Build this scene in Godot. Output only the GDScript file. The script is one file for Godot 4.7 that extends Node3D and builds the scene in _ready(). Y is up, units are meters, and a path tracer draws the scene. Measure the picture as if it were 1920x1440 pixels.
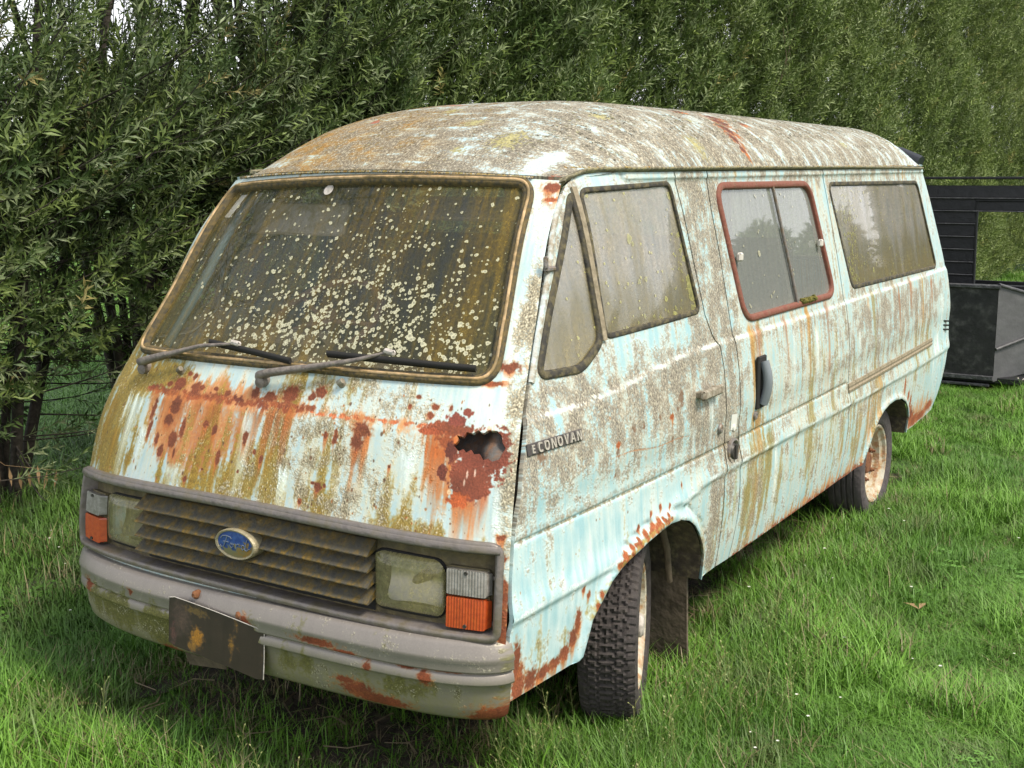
extends Node3D
# An old pale blue van, rusty and grown over with lichen, on grass in front of a willow hedge.
# Van axes: +z is its front, +x its left side (the side in view), y up, metres.

var van: Node3D
var taken := {}
var rng := RandomNumberGenerator.new()
var M := {}

# ---------------------------------------------------------------- naming helpers
func numbered(called: String) -> String:
	if not taken.has(called):
		taken[called] = 0
		return called
	taken[called] += 1
	return "%s_%03d" % [called, taken[called]]

func tag(o: Node, label: String, category: String, group := "", kind := "") -> void:
	o.set_meta("label", label)
	o.set_meta("category", category)
	if group != "": o.set_meta("group", group)
	if kind != "": o.set_meta("kind", kind)

func thing(called: String, label: String, category: String, at := Vector3.ZERO, turn := 0.0, group := "") -> Node3D:
	var o := Node3D.new()
	o.name = numbered(called)
	add_child(o, true)
	o.position = at
	o.rotation.y = turn
	tag(o, label, category, group)
	return o

func put(called: String, st, m: Material, parent: Node = self) -> MeshInstance3D:
	var o := MeshInstance3D.new()
	o.mesh = st.commit() if st is SurfaceTool else st
	o.material_override = m
	o.cast_shadow = GeometryInstance3D.SHADOW_CASTING_SETTING_ON
	if parent == self: o.name = numbered(called)
	else:
		var k := 0
		var nm := called
		while parent.has_node(nm):
			k += 1
			nm = "%s_%03d" % [called, k]
		o.name = nm
	parent.add_child(o, true)
	return o

func many(called: String, mesh: Mesh, m: Material, xf: Array, cols: Array, parent: Node = self) -> MultiMeshInstance3D:
	var mm := MultiMesh.new()
	mm.transform_format = MultiMesh.TRANSFORM_3D
	mm.use_colors = not cols.is_empty()
	mm.mesh = mesh
	mm.instance_count = xf.size()
	for i in xf.size():
		mm.set_instance_transform(i, xf[i])
		if mm.use_colors: mm.set_instance_color(i, cols[i])
	var o := MultiMeshInstance3D.new()
	o.multimesh = mm
	o.material_override = m
	if parent == self: o.name = numbered(called)
	else:
		var k := 0
		var nm := called
		while parent.has_node(nm):
			k += 1
			nm = "%s_%03d" % [called, k]
		o.name = nm
	parent.add_child(o, true)
	return o

# ---------------------------------------------------------------- shape helpers
func tool() -> SurfaceTool:
	var st := SurfaceTool.new()
	st.begin(Mesh.PRIMITIVE_TRIANGLES)
	return st

func itp(t: float, xs: PackedFloat32Array, ys: PackedFloat32Array) -> float:
	var n := xs.size()
	if t <= xs[0]: return ys[0]
	if t >= xs[n - 1]: return ys[n - 1]
	var i := 1
	while xs[i] < t: i += 1
	var k := (t - xs[i - 1]) / (xs[i] - xs[i - 1])
	return ys[i - 1] + (ys[i] - ys[i - 1]) * k

func spl(t: float, xs: PackedFloat32Array, ys: PackedFloat32Array) -> float:
	var n := xs.size()
	if t <= xs[0]: return ys[0] + (t - xs[0]) * (ys[1] - ys[0]) / (xs[1] - xs[0])
	if t >= xs[n - 1]: return ys[n - 1] + (t - xs[n - 1]) * (ys[n - 1] - ys[n - 2]) / (xs[n - 1] - xs[n - 2])
	var i := 1
	while xs[i] < t: i += 1
	var h := xs[i] - xs[i - 1]
	var k := (t - xs[i - 1]) / h
	var d := (ys[i] - ys[i - 1]) / h
	var m0 := d
	var m1 := d
	if i > 1: m0 = 0.5 * (d + (ys[i - 1] - ys[i - 2]) / (xs[i - 1] - xs[i - 2]))
	if i < n - 1: m1 = 0.5 * (d + (ys[i + 1] - ys[i]) / (xs[i + 1] - xs[i]))
	var k2 := k * k
	var k3 := k2 * k
	return ys[i - 1] * (2 * k3 - 3 * k2 + 1) + m0 * h * (k3 - 2 * k2 + k) + ys[i] * (3 * k2 - 2 * k3) + m1 * h * (k3 - k2)

# one triangle, wound so that its front looks along the normals
func tri(st: SurfaceTool, a: Vector3, b: Vector3, c: Vector3, na: Vector3, nb: Vector3, nc: Vector3, ua := Vector2.ZERO, ub := Vector2.ZERO, uc := Vector2.ZERO) -> void:
	if (b - a).cross(c - a).dot(na + nb + nc) > 0.0:
		st.set_normal(na); st.set_uv(ua); st.add_vertex(a)
		st.set_normal(nc); st.set_uv(uc); st.add_vertex(c)
		st.set_normal(nb); st.set_uv(ub); st.add_vertex(b)
	else:
		st.set_normal(na); st.set_uv(ua); st.add_vertex(a)
		st.set_normal(nb); st.set_uv(ub); st.add_vertex(b)
		st.set_normal(nc); st.set_uv(uc); st.add_vertex(c)

func quad(st: SurfaceTool, a: Vector3, b: Vector3, c: Vector3, d: Vector3, n: Vector3, ua := Vector2.ZERO, ub := Vector2.ZERO, uc := Vector2.ZERO, ud := Vector2.ZERO) -> void:
	tri(st, a, b, c, n, n, n, ua, ub, uc)
	tri(st, a, c, d, n, n, n, ua, uc, ud)

# a box with small chamfers, turned by a basis
func box(st: SurfaceTool, at: Vector3, size: Vector3, turn := Basis.IDENTITY, cut := 0.004) -> void:
	var h := size * 0.5
	var c := minf(cut, minf(h.x, minf(h.y, h.z)) * 0.6)
	for ax in 3:
		for s: float in [-1.0, 1.0]:
			var n := Vector3.ZERO
			n[ax] = s
			var u := (ax + 1) % 3
			var v := (ax + 2) % 3
			var p: Array[Vector3] = []
			for q in [[-1, -1], [1, -1], [1, 1], [-1, 1]]:
				var w := Vector3.ZERO
				w[ax] = s * h[ax]
				w[u] = q[0] * (h[u] - c)
				w[v] = q[1] * (h[v] - c)
				p.append(at + turn * w)
			quad(st, p[0], p[1], p[2], p[3], turn * n, Vector2(0, 0), Vector2(1, 0), Vector2(1, 1), Vector2(0, 1))
	for ax in 3:
		var u := (ax + 1) % 3
		var v := (ax + 2) % 3
		for su in [-1.0, 1.0]:
			for sv in [-1.0, 1.0]:
				var p: Array[Vector3] = []
				for q in [[-1, 0], [1, 0], [1, 1], [-1, 1]]:
					var w := Vector3.ZERO
					w[ax] = q[0] * (h[ax] - c)
					w[u] = su * (h[u] - (c if q[1] == 1 else 0.0))
					w[v] = sv * (h[v] - (c if q[1] == 0 else 0.0))
					p.append(at + turn * w)
				var n := Vector3.ZERO
				n[u] = su
				n[v] = sv
				quad(st, p[0], p[1], p[2], p[3], turn * n.normalized())

# a tube through points, radius may change
func tube(st: SurfaceTool, pts: Array, r0: float, r1 := -1.0, sides := 6, closed := false, flat := 1.0) -> void:
	if r1 < 0.0: r1 = r0
	var n := pts.size()
	var up := Vector3(0.31, 0.87, 0.19)
	var rings := []
	var norms := []
	for i in n:
		var a: Vector3 = pts[(i - 1 + n) % n] if closed else pts[maxi(i - 1, 0)]
		var b: Vector3 = pts[(i + 1) % n] if closed else pts[mini(i + 1, n - 1)]
		var d := (b - a).normalized()
		var e := d.cross(up)
		if e.length() < 0.01: e = d.cross(Vector3.RIGHT)
		e = e.normalized()
		var f := e.cross(d).normalized()
		up = f
		var r := lerpf(r0, r1, float(i) / maxf(1.0, n - 1))
		var ring := []
		var nn := []
		for k in sides:
			var t := TAU * k / sides
			var o := e * cos(t) + f * sin(t) * flat
			ring.append(pts[i] + o * r)
			nn.append(o.normalized())
		rings.append(ring)
		norms.append(nn)
	var last := n if closed else n - 1
	for i in last:
		var j := (i + 1) % n
		for k in sides:
			var l := (k + 1) % sides
			var ua := Vector2(float(i) / n, float(k) / sides)
			tri(st, rings[i][k], rings[j][k], rings[j][l], norms[i][k], norms[j][k], norms[j][l], ua, ua, ua)
			tri(st, rings[i][k], rings[j][l], rings[i][l], norms[i][k], norms[j][l], norms[i][l], ua, ua, ua)
	if not closed:
		for i in [0, n - 1]:
			var d: Vector3 = (pts[0] - pts[1]) if i == 0 else (pts[n - 1] - pts[n - 2])
			for k in range(1, sides - 1):
				tri(st, rings[i][0], rings[i][k], rings[i][k + 1], d.normalized(), d.normalized(), d.normalized())

# a lathe round the x axis: profile of (x, radius)
func lathe(st: SurfaceTool, at: Vector3, prof: PackedVector2Array, sides := 32, turn := Basis.IDENTITY) -> void:
	for i in prof.size() - 1:
		var a := prof[i]
		var b := prof[i + 1]
		var d := (b - a).normalized()
		var nx := -d.y
		var nr := d.x
		for k in sides:
			var t0 := TAU * k / sides
			var t1 := TAU * (k + 1) / sides
			var c0 := Vector3(0, cos(t0), sin(t0))
			var c1 := Vector3(0, cos(t1), sin(t1))
			var X := Vector3.RIGHT
			var n0 := turn * (X * nx + c0 * nr)
			var n1 := turn * (X * nx + c1 * nr)
			var p00 := at + turn * (X * a.x + c0 * a.y)
			var p01 := at + turn * (X * a.x + c1 * a.y)
			var p10 := at + turn * (X * b.x + c0 * b.y)
			var p11 := at + turn * (X * b.x + c1 * b.y)
			tri(st, p00, p10, p11, n0, n0, n1)
			tri(st, p00, p11, p01, n0, n1, n1)

func round_poly(p: PackedVector2Array, r: float, seg := 5) -> PackedVector2Array:
	var out := PackedVector2Array()
	var n := p.size()
	for i in n:
		var a := p[(i - 1 + n) % n]
		var b := p[i]
		var c := p[(i + 1) % n]
		var d0 := (a - b).normalized()
		var d1 := (c - b).normalized()
		var l := minf(r, minf((a - b).length(), (c - b).length()) * 0.48)
		var s := b + d0 * l
		var e := b + d1 * l
		for k in seg + 1:
			var t := float(k) / seg
			out.append(s.lerp(b, t).lerp(b.lerp(e, t), t))
	return out

func dense(p: PackedVector2Array, step: float, closed := true) -> PackedVector2Array:
	var out := PackedVector2Array()
	var n := p.size()
	for i in (n if closed else n - 1):
		var a := p[i]
		var b := p[(i + 1) % n]
		var k := maxi(1, ceili((b - a).length() / step))
		for j in k: out.append(a.lerp(b, float(j) / k))
	if not closed: out.append(p[n - 1])
	return out

func lines(a: float, b: float, step: float, extra := []) -> PackedFloat32Array:
	var s := PackedFloat32Array()
	var n := ceili((b - a) / step)
	for i in n + 1: s.append(a + (b - a) * i / n)
	for e in extra: s.append(e)
	s.sort()
	var o := PackedFloat32Array([s[0]])
	for v in s:
		if v - o[o.size() - 1] > 0.0012: o.append(v)
	return o

func normal_of(f: Callable, p: Vector2, side: float) -> Vector3:
	var e := 0.0016
	var u: Vector3 = f.call(p + Vector2(e, 0)) - f.call(p - Vector2(e, 0))
	var v: Vector3 = f.call(p + Vector2(0, e)) - f.call(p - Vector2(0, e))
	return u.cross(v).normalized() * side

# a sheet of metal: the polygon (less its holes) laid on the surface f, with its edges turned in
func sheet(st: SurfaceTool, poly: PackedVector2Array, holes: Array, us: PackedFloat32Array, vs: PackedFloat32Array, f: Callable, side: float, uvr: Rect2, depth := 0.014) -> void:
	var nu := us.size()
	var nv := vs.size()
	if Geometry2D.is_polygon_clockwise(poly): poly.reverse()
	var cutters := []
	for h in holes:
		var hh: PackedVector2Array = h.duplicate()
		if Geometry2D.is_polygon_clockwise(hh): hh.reverse()
		cutters.append(hh)
	var pos := {}
	var nor := {}
	var edge := {}
	for q in [poly] + cutters:
		var n: int = q.size()
		for i in n:
			var a: Vector2 = q[i]
			var b: Vector2 = q[(i + 1) % n]
			var k := maxi(1, ceili((b - a).length() / 0.0025))
			for j in k + 1:
				var p := a.lerp(b, float(j) / k)
				var cu := us.bsearch(p.x) - 1
				var cv := vs.bsearch(p.y) - 1
				edge[cu * 4096 + cv] = true
	for i in nu - 1:
		for j in nv - 1:
			var r0 := Vector2(us[i], vs[j])
			var r1 := Vector2(us[i + 1], vs[j + 1])
			if not edge.has(i * 4096 + j):
				var c := (r0 + r1) * 0.5
				if not Geometry2D.is_point_in_polygon(c, poly): continue
				var inside := false
				for h in cutters:
					if Geometry2D.is_point_in_polygon(c, h): inside = true
				if inside: continue
				var P := []
				var N := []
				var U := []
				for q in [[0, 0], [1, 0], [1, 1], [0, 1]]:
					var key: int = (i + q[0]) * 4096 + j + q[1]
					var g := Vector2(us[i + q[0]], vs[j + q[1]])
					if not pos.has(key):
						pos[key] = f.call(g)
						nor[key] = normal_of(f, g, side)
					P.append(pos[key])
					N.append(nor[key])
					U.append((g - uvr.position) / uvr.size)
				tri(st, P[0], P[1], P[2], N[0], N[1], N[2], U[0], U[1], U[2])
				tri(st, P[0], P[2], P[3], N[0], N[2], N[3], U[0], U[2], U[3])
			else:
				var cell := PackedVector2Array([r0, Vector2(r1.x, r0.y), r1, Vector2(r0.x, r1.y)])
				var got := Geometry2D.intersect_polygons(cell, poly)
				for h in cutters:
					var nxt: Array[PackedVector2Array] = []
					for g in got:
						if not Geometry2D.is_polygon_clockwise(g): nxt.append_array(Geometry2D.clip_polygons(g, h))
					got = nxt
				for g in got:
					if g.size() < 3 or Geometry2D.is_polygon_clockwise(g): continue
					var ix := Geometry2D.triangulate_polygon(g)
					var P := []
					var N := []
					for p in g:
						P.append(f.call(p))
						N.append(normal_of(f, p, side))
					for t in range(0, ix.size(), 3):
						var a := ix[t]
						var b := ix[t + 1]
						var c := ix[t + 2]
						tri(st, P[a], P[b], P[c], N[a], N[b], N[c], (g[a] - uvr.position) / uvr.size, (g[b] - uvr.position) / uvr.size, (g[c] - uvr.position) / uvr.size)
	if depth <= 0.0: return
	for q in [poly] + cutters:
		var d := dense(q, 0.03)
		var n := d.size()
		for i in n:
			var a := d[i]
			var b := d[(i + 1) % n]
			var pa: Vector3 = f.call(a)
			var pb: Vector3 = f.call(b)
			var na := normal_of(f, a, side)
			var nb := normal_of(f, b, side)
			var s := (pb - pa).cross(na).normalized()
			quad(st, pa, pb, pb - nb * depth, pa - na * depth, s, (a - uvr.position) / uvr.size, (b - uvr.position) / uvr.size, (b - uvr.position) / uvr.size, (a - uvr.position) / uvr.size)

# sweep a profile of (outward in the surface, along its normal) round an outline that lies on f
func strip(st: SurfaceTool, outline: PackedVector2Array, f: Callable, side: float, prof: PackedVector2Array, closed := true, smooth := true) -> void:
	var n := outline.size()
	var m := prof.size()
	var rows := []
	var nrm := []
	var cx := Vector3.ZERO
	for p in outline: cx += f.call(p)
	cx /= n
	var flip := 0.0
	for i in n:
		var p: Vector3 = f.call(outline[i])
		var a: Vector3 = f.call(outline[(i - 1 + n) % n] if closed else outline[maxi(i - 1, 0)])
		var b: Vector3 = f.call(outline[(i + 1) % n] if closed else outline[mini(i + 1, n - 1)])
		var nn := normal_of(f, outline[i], side)
		var t := (b - a).normalized()
		var o := t.cross(nn).normalized()
		if flip == 0.0:
			var tot := 0.0
			if closed:
				for q in range(0, n, maxi(1, n / 12)):
					var pq: Vector3 = f.call(outline[q])
					var tq: Vector3 = (f.call(outline[(q + 1) % n]) - pq).normalized()
					tot += tq.cross(normal_of(f, outline[q], side)).dot(pq - cx)
				flip = signf(tot)
			else:
				flip = -1.0 if o.y < 0.0 else 1.0
		o *= flip
		var row := []
		var rn := []
		for k in m:
			row.append(p + o * prof[k].x + nn * prof[k].y)
			var d := prof[mini(k + 1, m - 1)] - prof[maxi(k - 1, 0)]
			rn.append((o * d.y - nn * d.x).normalized())
		rows.append(row)
		nrm.append(rn)
	var acc := 0.0
	for i in (n if closed else n - 1):
		var j := (i + 1) % n
		var l: float = (rows[i][0] - rows[j][0]).length()
		for k in m - 1:
			var ua := Vector2(acc, float(k) / m)
			var ub := Vector2(acc + l, float(k) / m)
			var uc := Vector2(acc + l, float(k + 1) / m)
			var ud := Vector2(acc, float(k + 1) / m)
			if smooth:
				tri(st, rows[i][k], rows[j][k], rows[j][k + 1], nrm[i][k], nrm[j][k], nrm[j][k + 1], ua, ub, uc)
				tri(st, rows[i][k], rows[j][k + 1], rows[i][k + 1], nrm[i][k], nrm[j][k + 1], nrm[i][k + 1], ua, uc, ud)
			else:
				var fn: Vector3 = (rows[j][k] - rows[i][k]).cross(rows[i][k + 1] - rows[i][k]).normalized()
				if fn.dot(nrm[i][k] + nrm[i][k + 1]) < 0.0: fn = -fn
				quad(st, rows[i][k], rows[j][k], rows[j][k + 1], rows[i][k + 1], fn, ua, ub, uc, ud)
		acc += l
	if not closed:
		for e in [0, n - 1]:
			var d: Vector3 = rows[0][0] - rows[1][0] if e == 0 else rows[n - 1][0] - rows[n - 2][0]
			d = d.normalized()
			for k in range(1, m - 1):
				tri(st, rows[e][0], rows[e][k], rows[e][k + 1], d, d, d)

# ---------------------------------------------------------------- computed textures
# a weathered surface: colour, roughness and relief over a rectangle of metres
class Weather:
	var w: int
	var h: int
	var r: Rect2          # x0, y of the top, width, -height (y runs down in the picture)
	var rgb := PackedByteArray()
	var rough := PackedByteArray()
	var high := PackedByteArray()
	var fine: PackedByteArray
	var grit: PackedByteArray
	var blob: PackedByteArray
	var run: PackedByteArray
	var wide: PackedByteArray
	var dust_c := Color8(172, 161, 138)

	func _init(width: int, height: int, rect: Rect2, seed_: int, across := false) -> void:
		w = width
		h = height
		r = rect
		rgb.resize(w * h * 3)
		rough.resize(w * h)
		high.resize(w * h)
		var px := w / absf(r.size.x)     # pixels per metre
		fine = noise(seed_ + 1, 55.0 / px, 3, w, h)
		grit = noise(seed_ + 2, 150.0 / px, 2, w, h)
		blob = noise(seed_ + 3, 9.0 / px, 4, w, h)
		run = streak(seed_ + 4, 26.0 / px, 9, across)
		wide = streak(seed_ + 5, 7.0 / px, 6, across)

	func noise(s: int, freq: float, oct: int, ww: int, hh: int) -> PackedByteArray:
		var n := FastNoiseLite.new()
		n.seed = s
		n.noise_type = FastNoiseLite.TYPE_SIMPLEX_SMOOTH
		n.frequency = freq
		n.fractal_octaves = oct
		n.fractal_gain = 0.55
		var im := n.get_image(ww, hh, false, false, true)
		im.convert(Image.FORMAT_L8)
		return im.get_data()

	func streak(s: int, freq: float, squeeze: int, across := false) -> PackedByteArray:
		var n := FastNoiseLite.new()
		n.seed = s
		n.noise_type = FastNoiseLite.TYPE_SIMPLEX_SMOOTH
		n.frequency = freq
		n.fractal_octaves = 4
		n.fractal_gain = 0.6
		var hh := h if across else maxi(8, h / squeeze)
		var im := n.get_image(maxi(8, w / squeeze) if across else w, hh, false, false, true)
		im.convert(Image.FORMAT_L8)
		im.resize(w, h, Image.INTERPOLATE_CUBIC)
		return im.get_data()

	# lay the layers: crust, algae and rust wash, where each is a coarse map of cover
	func lay(base: Color, faded: Color, crust: PackedByteArray, algae: PackedByteArray, wash: PackedByteArray, tan_: Color, algae_c: Color, dust: PackedByteArray = PackedByteArray(), runs := 1.0) -> void:
		var dusty := not dust.is_empty()
		var n := w * h
		var b := [base.r8, base.g8, base.b8]
		var b0 := float(base.r8)
		var b1 := float(base.g8)
		var b2 := float(base.b8)
		var f0 := float(faded.r8) - b0
		var f1 := float(faded.g8) - b1
		var f2 := float(faded.b8) - b2
		var t0 := float(tan_.r8)
		var t1 := float(tan_.g8)
		var t2 := float(tan_.b8)
		var a0 := float(algae_c.r8)
		var a1 := float(algae_c.g8)
		var a2 := float(algae_c.b8)
		for i in n:
			var fi := fine[i] / 255.0 - 0.5
			var gr := grit[i] / 255.0 - 0.5
			var bl := blob[i] / 255.0 - 0.5
			var ru := (run[i] / 255.0 - 0.5) * runs
			var wi := wide[i] / 255.0 - 0.5
			# paint, faded in runs, with a breath of grime
			var k := clampf(0.42 + ru * 0.9 + bl * 0.7, 0.0, 1.0)
			var g := 1.0 + gr * 0.07 + ru * 0.06
			var c0 := (b0 + f0 * k) * g
			var c1 := (b1 + f1 * k) * g
			var c2 := (b2 + f2 * k) * g
			var ro := 0.42
			var hi := 0.5 + gr * 0.03
			if dusty:
				var m := clampf((dust[i] / 255.0) * (0.75 + ru * 2.2 + fi * 0.9 + gr * 0.5), 0.0, 0.85)
				c0 += (dust_c.r8 - c0) * m
				c1 += (dust_c.g8 - c1) * m
				c2 += (dust_c.b8 - c2) * m
				ro += 0.3 * m
			# pale rust wash
			var ws := wash[i] / 255.0
			if ws > 0.02:
				var m := clampf((ws + ru * 0.9 + wi * 0.7 + fi * 0.3 - 0.42) * 3.0, 0.0, 1.0) * 0.85
				var d := clampf(0.5 + ru * 1.2 + fi, 0.0, 1.0)
				c0 += ((168.0 + 34.0 * d) - c0) * m
				c1 += ((84.0 + 62.0 * d) - c1) * m
				c2 += ((30.0 + 62.0 * d) - c2) * m
				ro += 0.25 * m
			# algae, in runs
			var al := algae[i] / 255.0
			if al > 0.02:
				var m := clampf((al + wi * 1.0 + ru * 0.6 + bl * 0.5 + fi * 0.35 - 0.45) * 3.4, 0.0, 1.0) * 0.9
				var d := 1.0 + gr * 0.5 + fi * 0.35
				c0 += (a0 * d - c0) * m
				c1 += (a1 * d - c1) * m
				c2 += (a2 * d - c2) * m
				ro += 0.4 * m
				hi += 0.06 * m
			# grey brown crust of lichen and dirt
			var cr := crust[i] / 255.0
			if cr > 0.02:
				var m := clampf((cr + bl * 1.25 + ru * 0.6 + fi * 0.9 + gr * 0.8 - 0.5) * 2.4, 0.0, 1.0)
				if m > 0.0:
					var d := 1.0 + gr * 0.8 + fi * 0.4
					var v0 := t0 * d
					var v1 := t1 * d
					var v2 := t2 * d
					if gr + fi * 0.5 > 0.2:        # pale rims of the lichen
						v0 += (210.0 - v0) * 0.7
						v1 += (200.0 - v1) * 0.75
						v2 += (178.0 - v2) * 0.75
					elif gr < -0.24:
						v0 *= 0.62
						v1 *= 0.62
						v2 *= 0.6
					m *= 0.93
					c0 += (v0 - c0) * m
					c1 += (v1 - c1) * m
					c2 += (v2 - c2) * m
					ro += 0.5 * m
					hi += m * (0.12 + 0.5 * gr + 0.2 * fi)
			rgb[i * 3] = clampi(int(c0), 0, 255)
			rgb[i * 3 + 1] = clampi(int(c1), 0, 255)
			rgb[i * 3 + 2] = clampi(int(c2), 0, 255)
			rough[i] = clampi(int(minf(ro, 0.95) * 255.0), 0, 255)
			high[i] = clampi(int(hi * 255.0), 0, 255)

	func _range(x0: float, x1: float, y0: float, y1: float) -> Array:
		var a := (x0 - r.position.x) / r.size.x * w
		var b := (x1 - r.position.x) / r.size.x * w
		var c := (y0 - r.position.y) / r.size.y * h
		var d := (y1 - r.position.y) / r.size.y * h
		return [clampi(int(minf(a, b)), 0, w - 1), clampi(int(maxf(a, b)) + 1, 0, w - 1), clampi(int(minf(c, d)), 0, h - 1), clampi(int(maxf(c, d)) + 1, 0, h - 1)]

	# a ragged patch
	func patch(x: float, y: float, rx: float, ry: float, c: Color, ragged := 0.8, soft := 0.12, most := 1.0, dent := -0.12, ro := 0.85) -> void:
		var q := _range(x - rx * 1.7, x + rx * 1.7, y - ry * 1.7, y + ry * 1.7)
		for j in range(q[2], q[3]):
			var yy := r.position.y + (j + 0.5) / h * r.size.y
			for i in range(q[0], q[1]):
				var xx := r.position.x + (i + 0.5) / w * r.size.x
				var o := j * w + i
				var bl := blob[o] / 255.0 - 0.5
				var fi := fine[o] / 255.0 - 0.5
				var d := sqrt(((xx - x) / rx) ** 2 + ((yy - y) / ry) ** 2)
				var m := clampf((1.0 - d + (fi * 1.3 + bl * 0.5) * ragged) / soft, 0.0, 1.0) * most
				if m <= 0.0: continue
				var g := 1.0 + (grit[o] / 255.0 - 0.5) * 0.4 + bl * 0.35
				rgb[o * 3] = clampi(int(lerpf(rgb[o * 3], c.r8 * g, m)), 0, 255)
				rgb[o * 3 + 1] = clampi(int(lerpf(rgb[o * 3 + 1], c.g8 * g, m)), 0, 255)
				rgb[o * 3 + 2] = clampi(int(lerpf(rgb[o * 3 + 2], c.b8 * g, m)), 0, 255)
				rough[o] = int(lerpf(rough[o], ro * 255.0, m))
				high[o] = clampi(int(high[o] + (dent + fi * 0.1) * 255.0 * m), 0, 255)

	# a stain that has run down from (x, y)
	func drip(x: float, y: float, wide_: float, long_: float, c: Color, most := 0.85) -> void:
		var q := _range(x - wide_ * 1.3, x + wide_ * 1.3, y + 0.01, y - long_)
		for j in range(q[2], q[3]):
			var yy := r.position.y + (j + 0.5) / h * r.size.y
			var t := clampf((y - yy) / long_, 0.0, 1.0)
			var top := 0.0
			for i in range(q[0], q[1]):
				var xx := r.position.x + (i + 0.5) / w * r.size.x
				var o := j * w + i
				var ru := run[o] / 255.0 - 0.5
				top = clampf((y + 0.01 - yy + ru * 0.05 + (fine[o] / 255.0 - 0.5) * 0.02) / minf(0.035, long_ * 0.3), 0.0, 1.0)
				var d := absf(xx - x) / wide_
				var m := clampf((1.15 - d - t * 0.75 + ru * 1.5) * 1.6, 0.0, 1.0) * (1.0 - t * 0.85) * most * top
				if m <= 0.0: continue
				var g := 1.0 + ru * 0.5 + (grit[o] / 255.0 - 0.5) * 0.2
				rgb[o * 3] = clampi(int(lerpf(rgb[o * 3], c.r8 * g, m)), 0, 255)
				rgb[o * 3 + 1] = clampi(int(lerpf(rgb[o * 3 + 1], c.g8 * g, m)), 0, 255)
				rgb[o * 3 + 2] = clampi(int(lerpf(rgb[o * 3 + 2], c.b8 * g, m)), 0, 255)
				rough[o] = int(lerpf(rough[o], 170, m))

	func rust(x: float, y: float, rx: float, ry: float, run_ := 0.0, fresh := 0.5) -> void:
		patch(x, y, rx * 1.5, ry * 1.4, Color8(158, 98, 54), 0.7, 0.7, 0.75, 0.0, 0.7)
		if run_ > 0.0: drip(x, y - ry * 0.3, rx * 0.95, run_, Color8(162, 88, 38), 0.9)
		patch(x, y, rx, ry, Color8(110, 58, 38).lerp(Color8(152, 80, 40), fresh), 0.55, 0.25)

	# many small pits, dark or rusty
	func specks(count: int, seed_: int, lo: float, hi: float, q: Rect2) -> void:
		var g := RandomNumberGenerator.new()
		g.seed = seed_
		for i in count:
			var s := lo + (hi - lo) * pow(g.randf(), 3.0)
			var c := Color8(92, 66, 46) if g.randf() < 0.6 else Color8(150, 92, 48)
			patch(q.position.x + g.randf() * q.size.x, q.position.y + g.randf() * q.size.y, s, s * g.randf_range(0.9, 1.8), c, 0.6, 0.5, 0.85)

	func cover(cw: int, list: Array, all := 0.0) -> PackedByteArray:
		var ch := maxi(4, cw * h / w)
		var a := PackedFloat32Array()
		a.resize(cw * ch)
		a.fill(all)
		for e in list:
			var x: float = (e[0] - r.position.x) / r.size.x * cw
			var y: float = (e[1] - r.position.y) / r.size.y * ch
			var rx: float = absf(e[2] / r.size.x * cw)
			var ry: float = absf(e[3] / r.size.y * ch)
			for j in range(maxi(0, int(y - ry * 2)), mini(ch, int(y + ry * 2) + 1)):
				for i in range(maxi(0, int(x - rx * 2)), mini(cw, int(x + rx * 2) + 1)):
					var d := ((i + 0.5 - x) / rx) ** 2 + ((j + 0.5 - y) / ry) ** 2
					a[j * cw + i] += e[4] * exp(-d * 1.2)
		var im := Image.create(cw, ch, false, Image.FORMAT_L8)
		for j in ch:
			for i in cw:
				var v := clampf(a[j * cw + i], 0.0, 1.0)
				im.set_pixel(i, j, Color(v, v, v))
		im.resize(w, h, Image.INTERPOLATE_CUBIC)
		return im.get_data()

	func material(relief := 3.0, spec := 0.5) -> StandardMaterial3D:
		var m := StandardMaterial3D.new()
		m.albedo_texture = ImageTexture.create_from_image(Image.create_from_data(w, h, false, Image.FORMAT_RGB8, rgb))
		m.roughness_texture = ImageTexture.create_from_image(Image.create_from_data(w, h, false, Image.FORMAT_L8, rough))
		m.roughness_texture_channel = BaseMaterial3D.TEXTURE_CHANNEL_GRAYSCALE
		var im := Image.create_from_data(w, h, false, Image.FORMAT_L8, high)
		im.convert(Image.FORMAT_RGBA8)
		im.bump_map_to_normal_map(relief)
		m.normal_enabled = true
		m.normal_texture = ImageTexture.create_from_image(im)
		m.metallic_specular = spec
		m.texture_repeat = false
		return m

func lin(r: float, g: float, b: float) -> Color:
	return Color(r, g, b).linear_to_srgb()

func plain(c: Color, rough := 0.7, metal := 0.0, spec := 0.5) -> StandardMaterial3D:
	var m := StandardMaterial3D.new()
	m.albedo_color = c
	m.roughness = rough
	m.metallic = metal
	m.metallic_specular = spec
	return m

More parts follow.
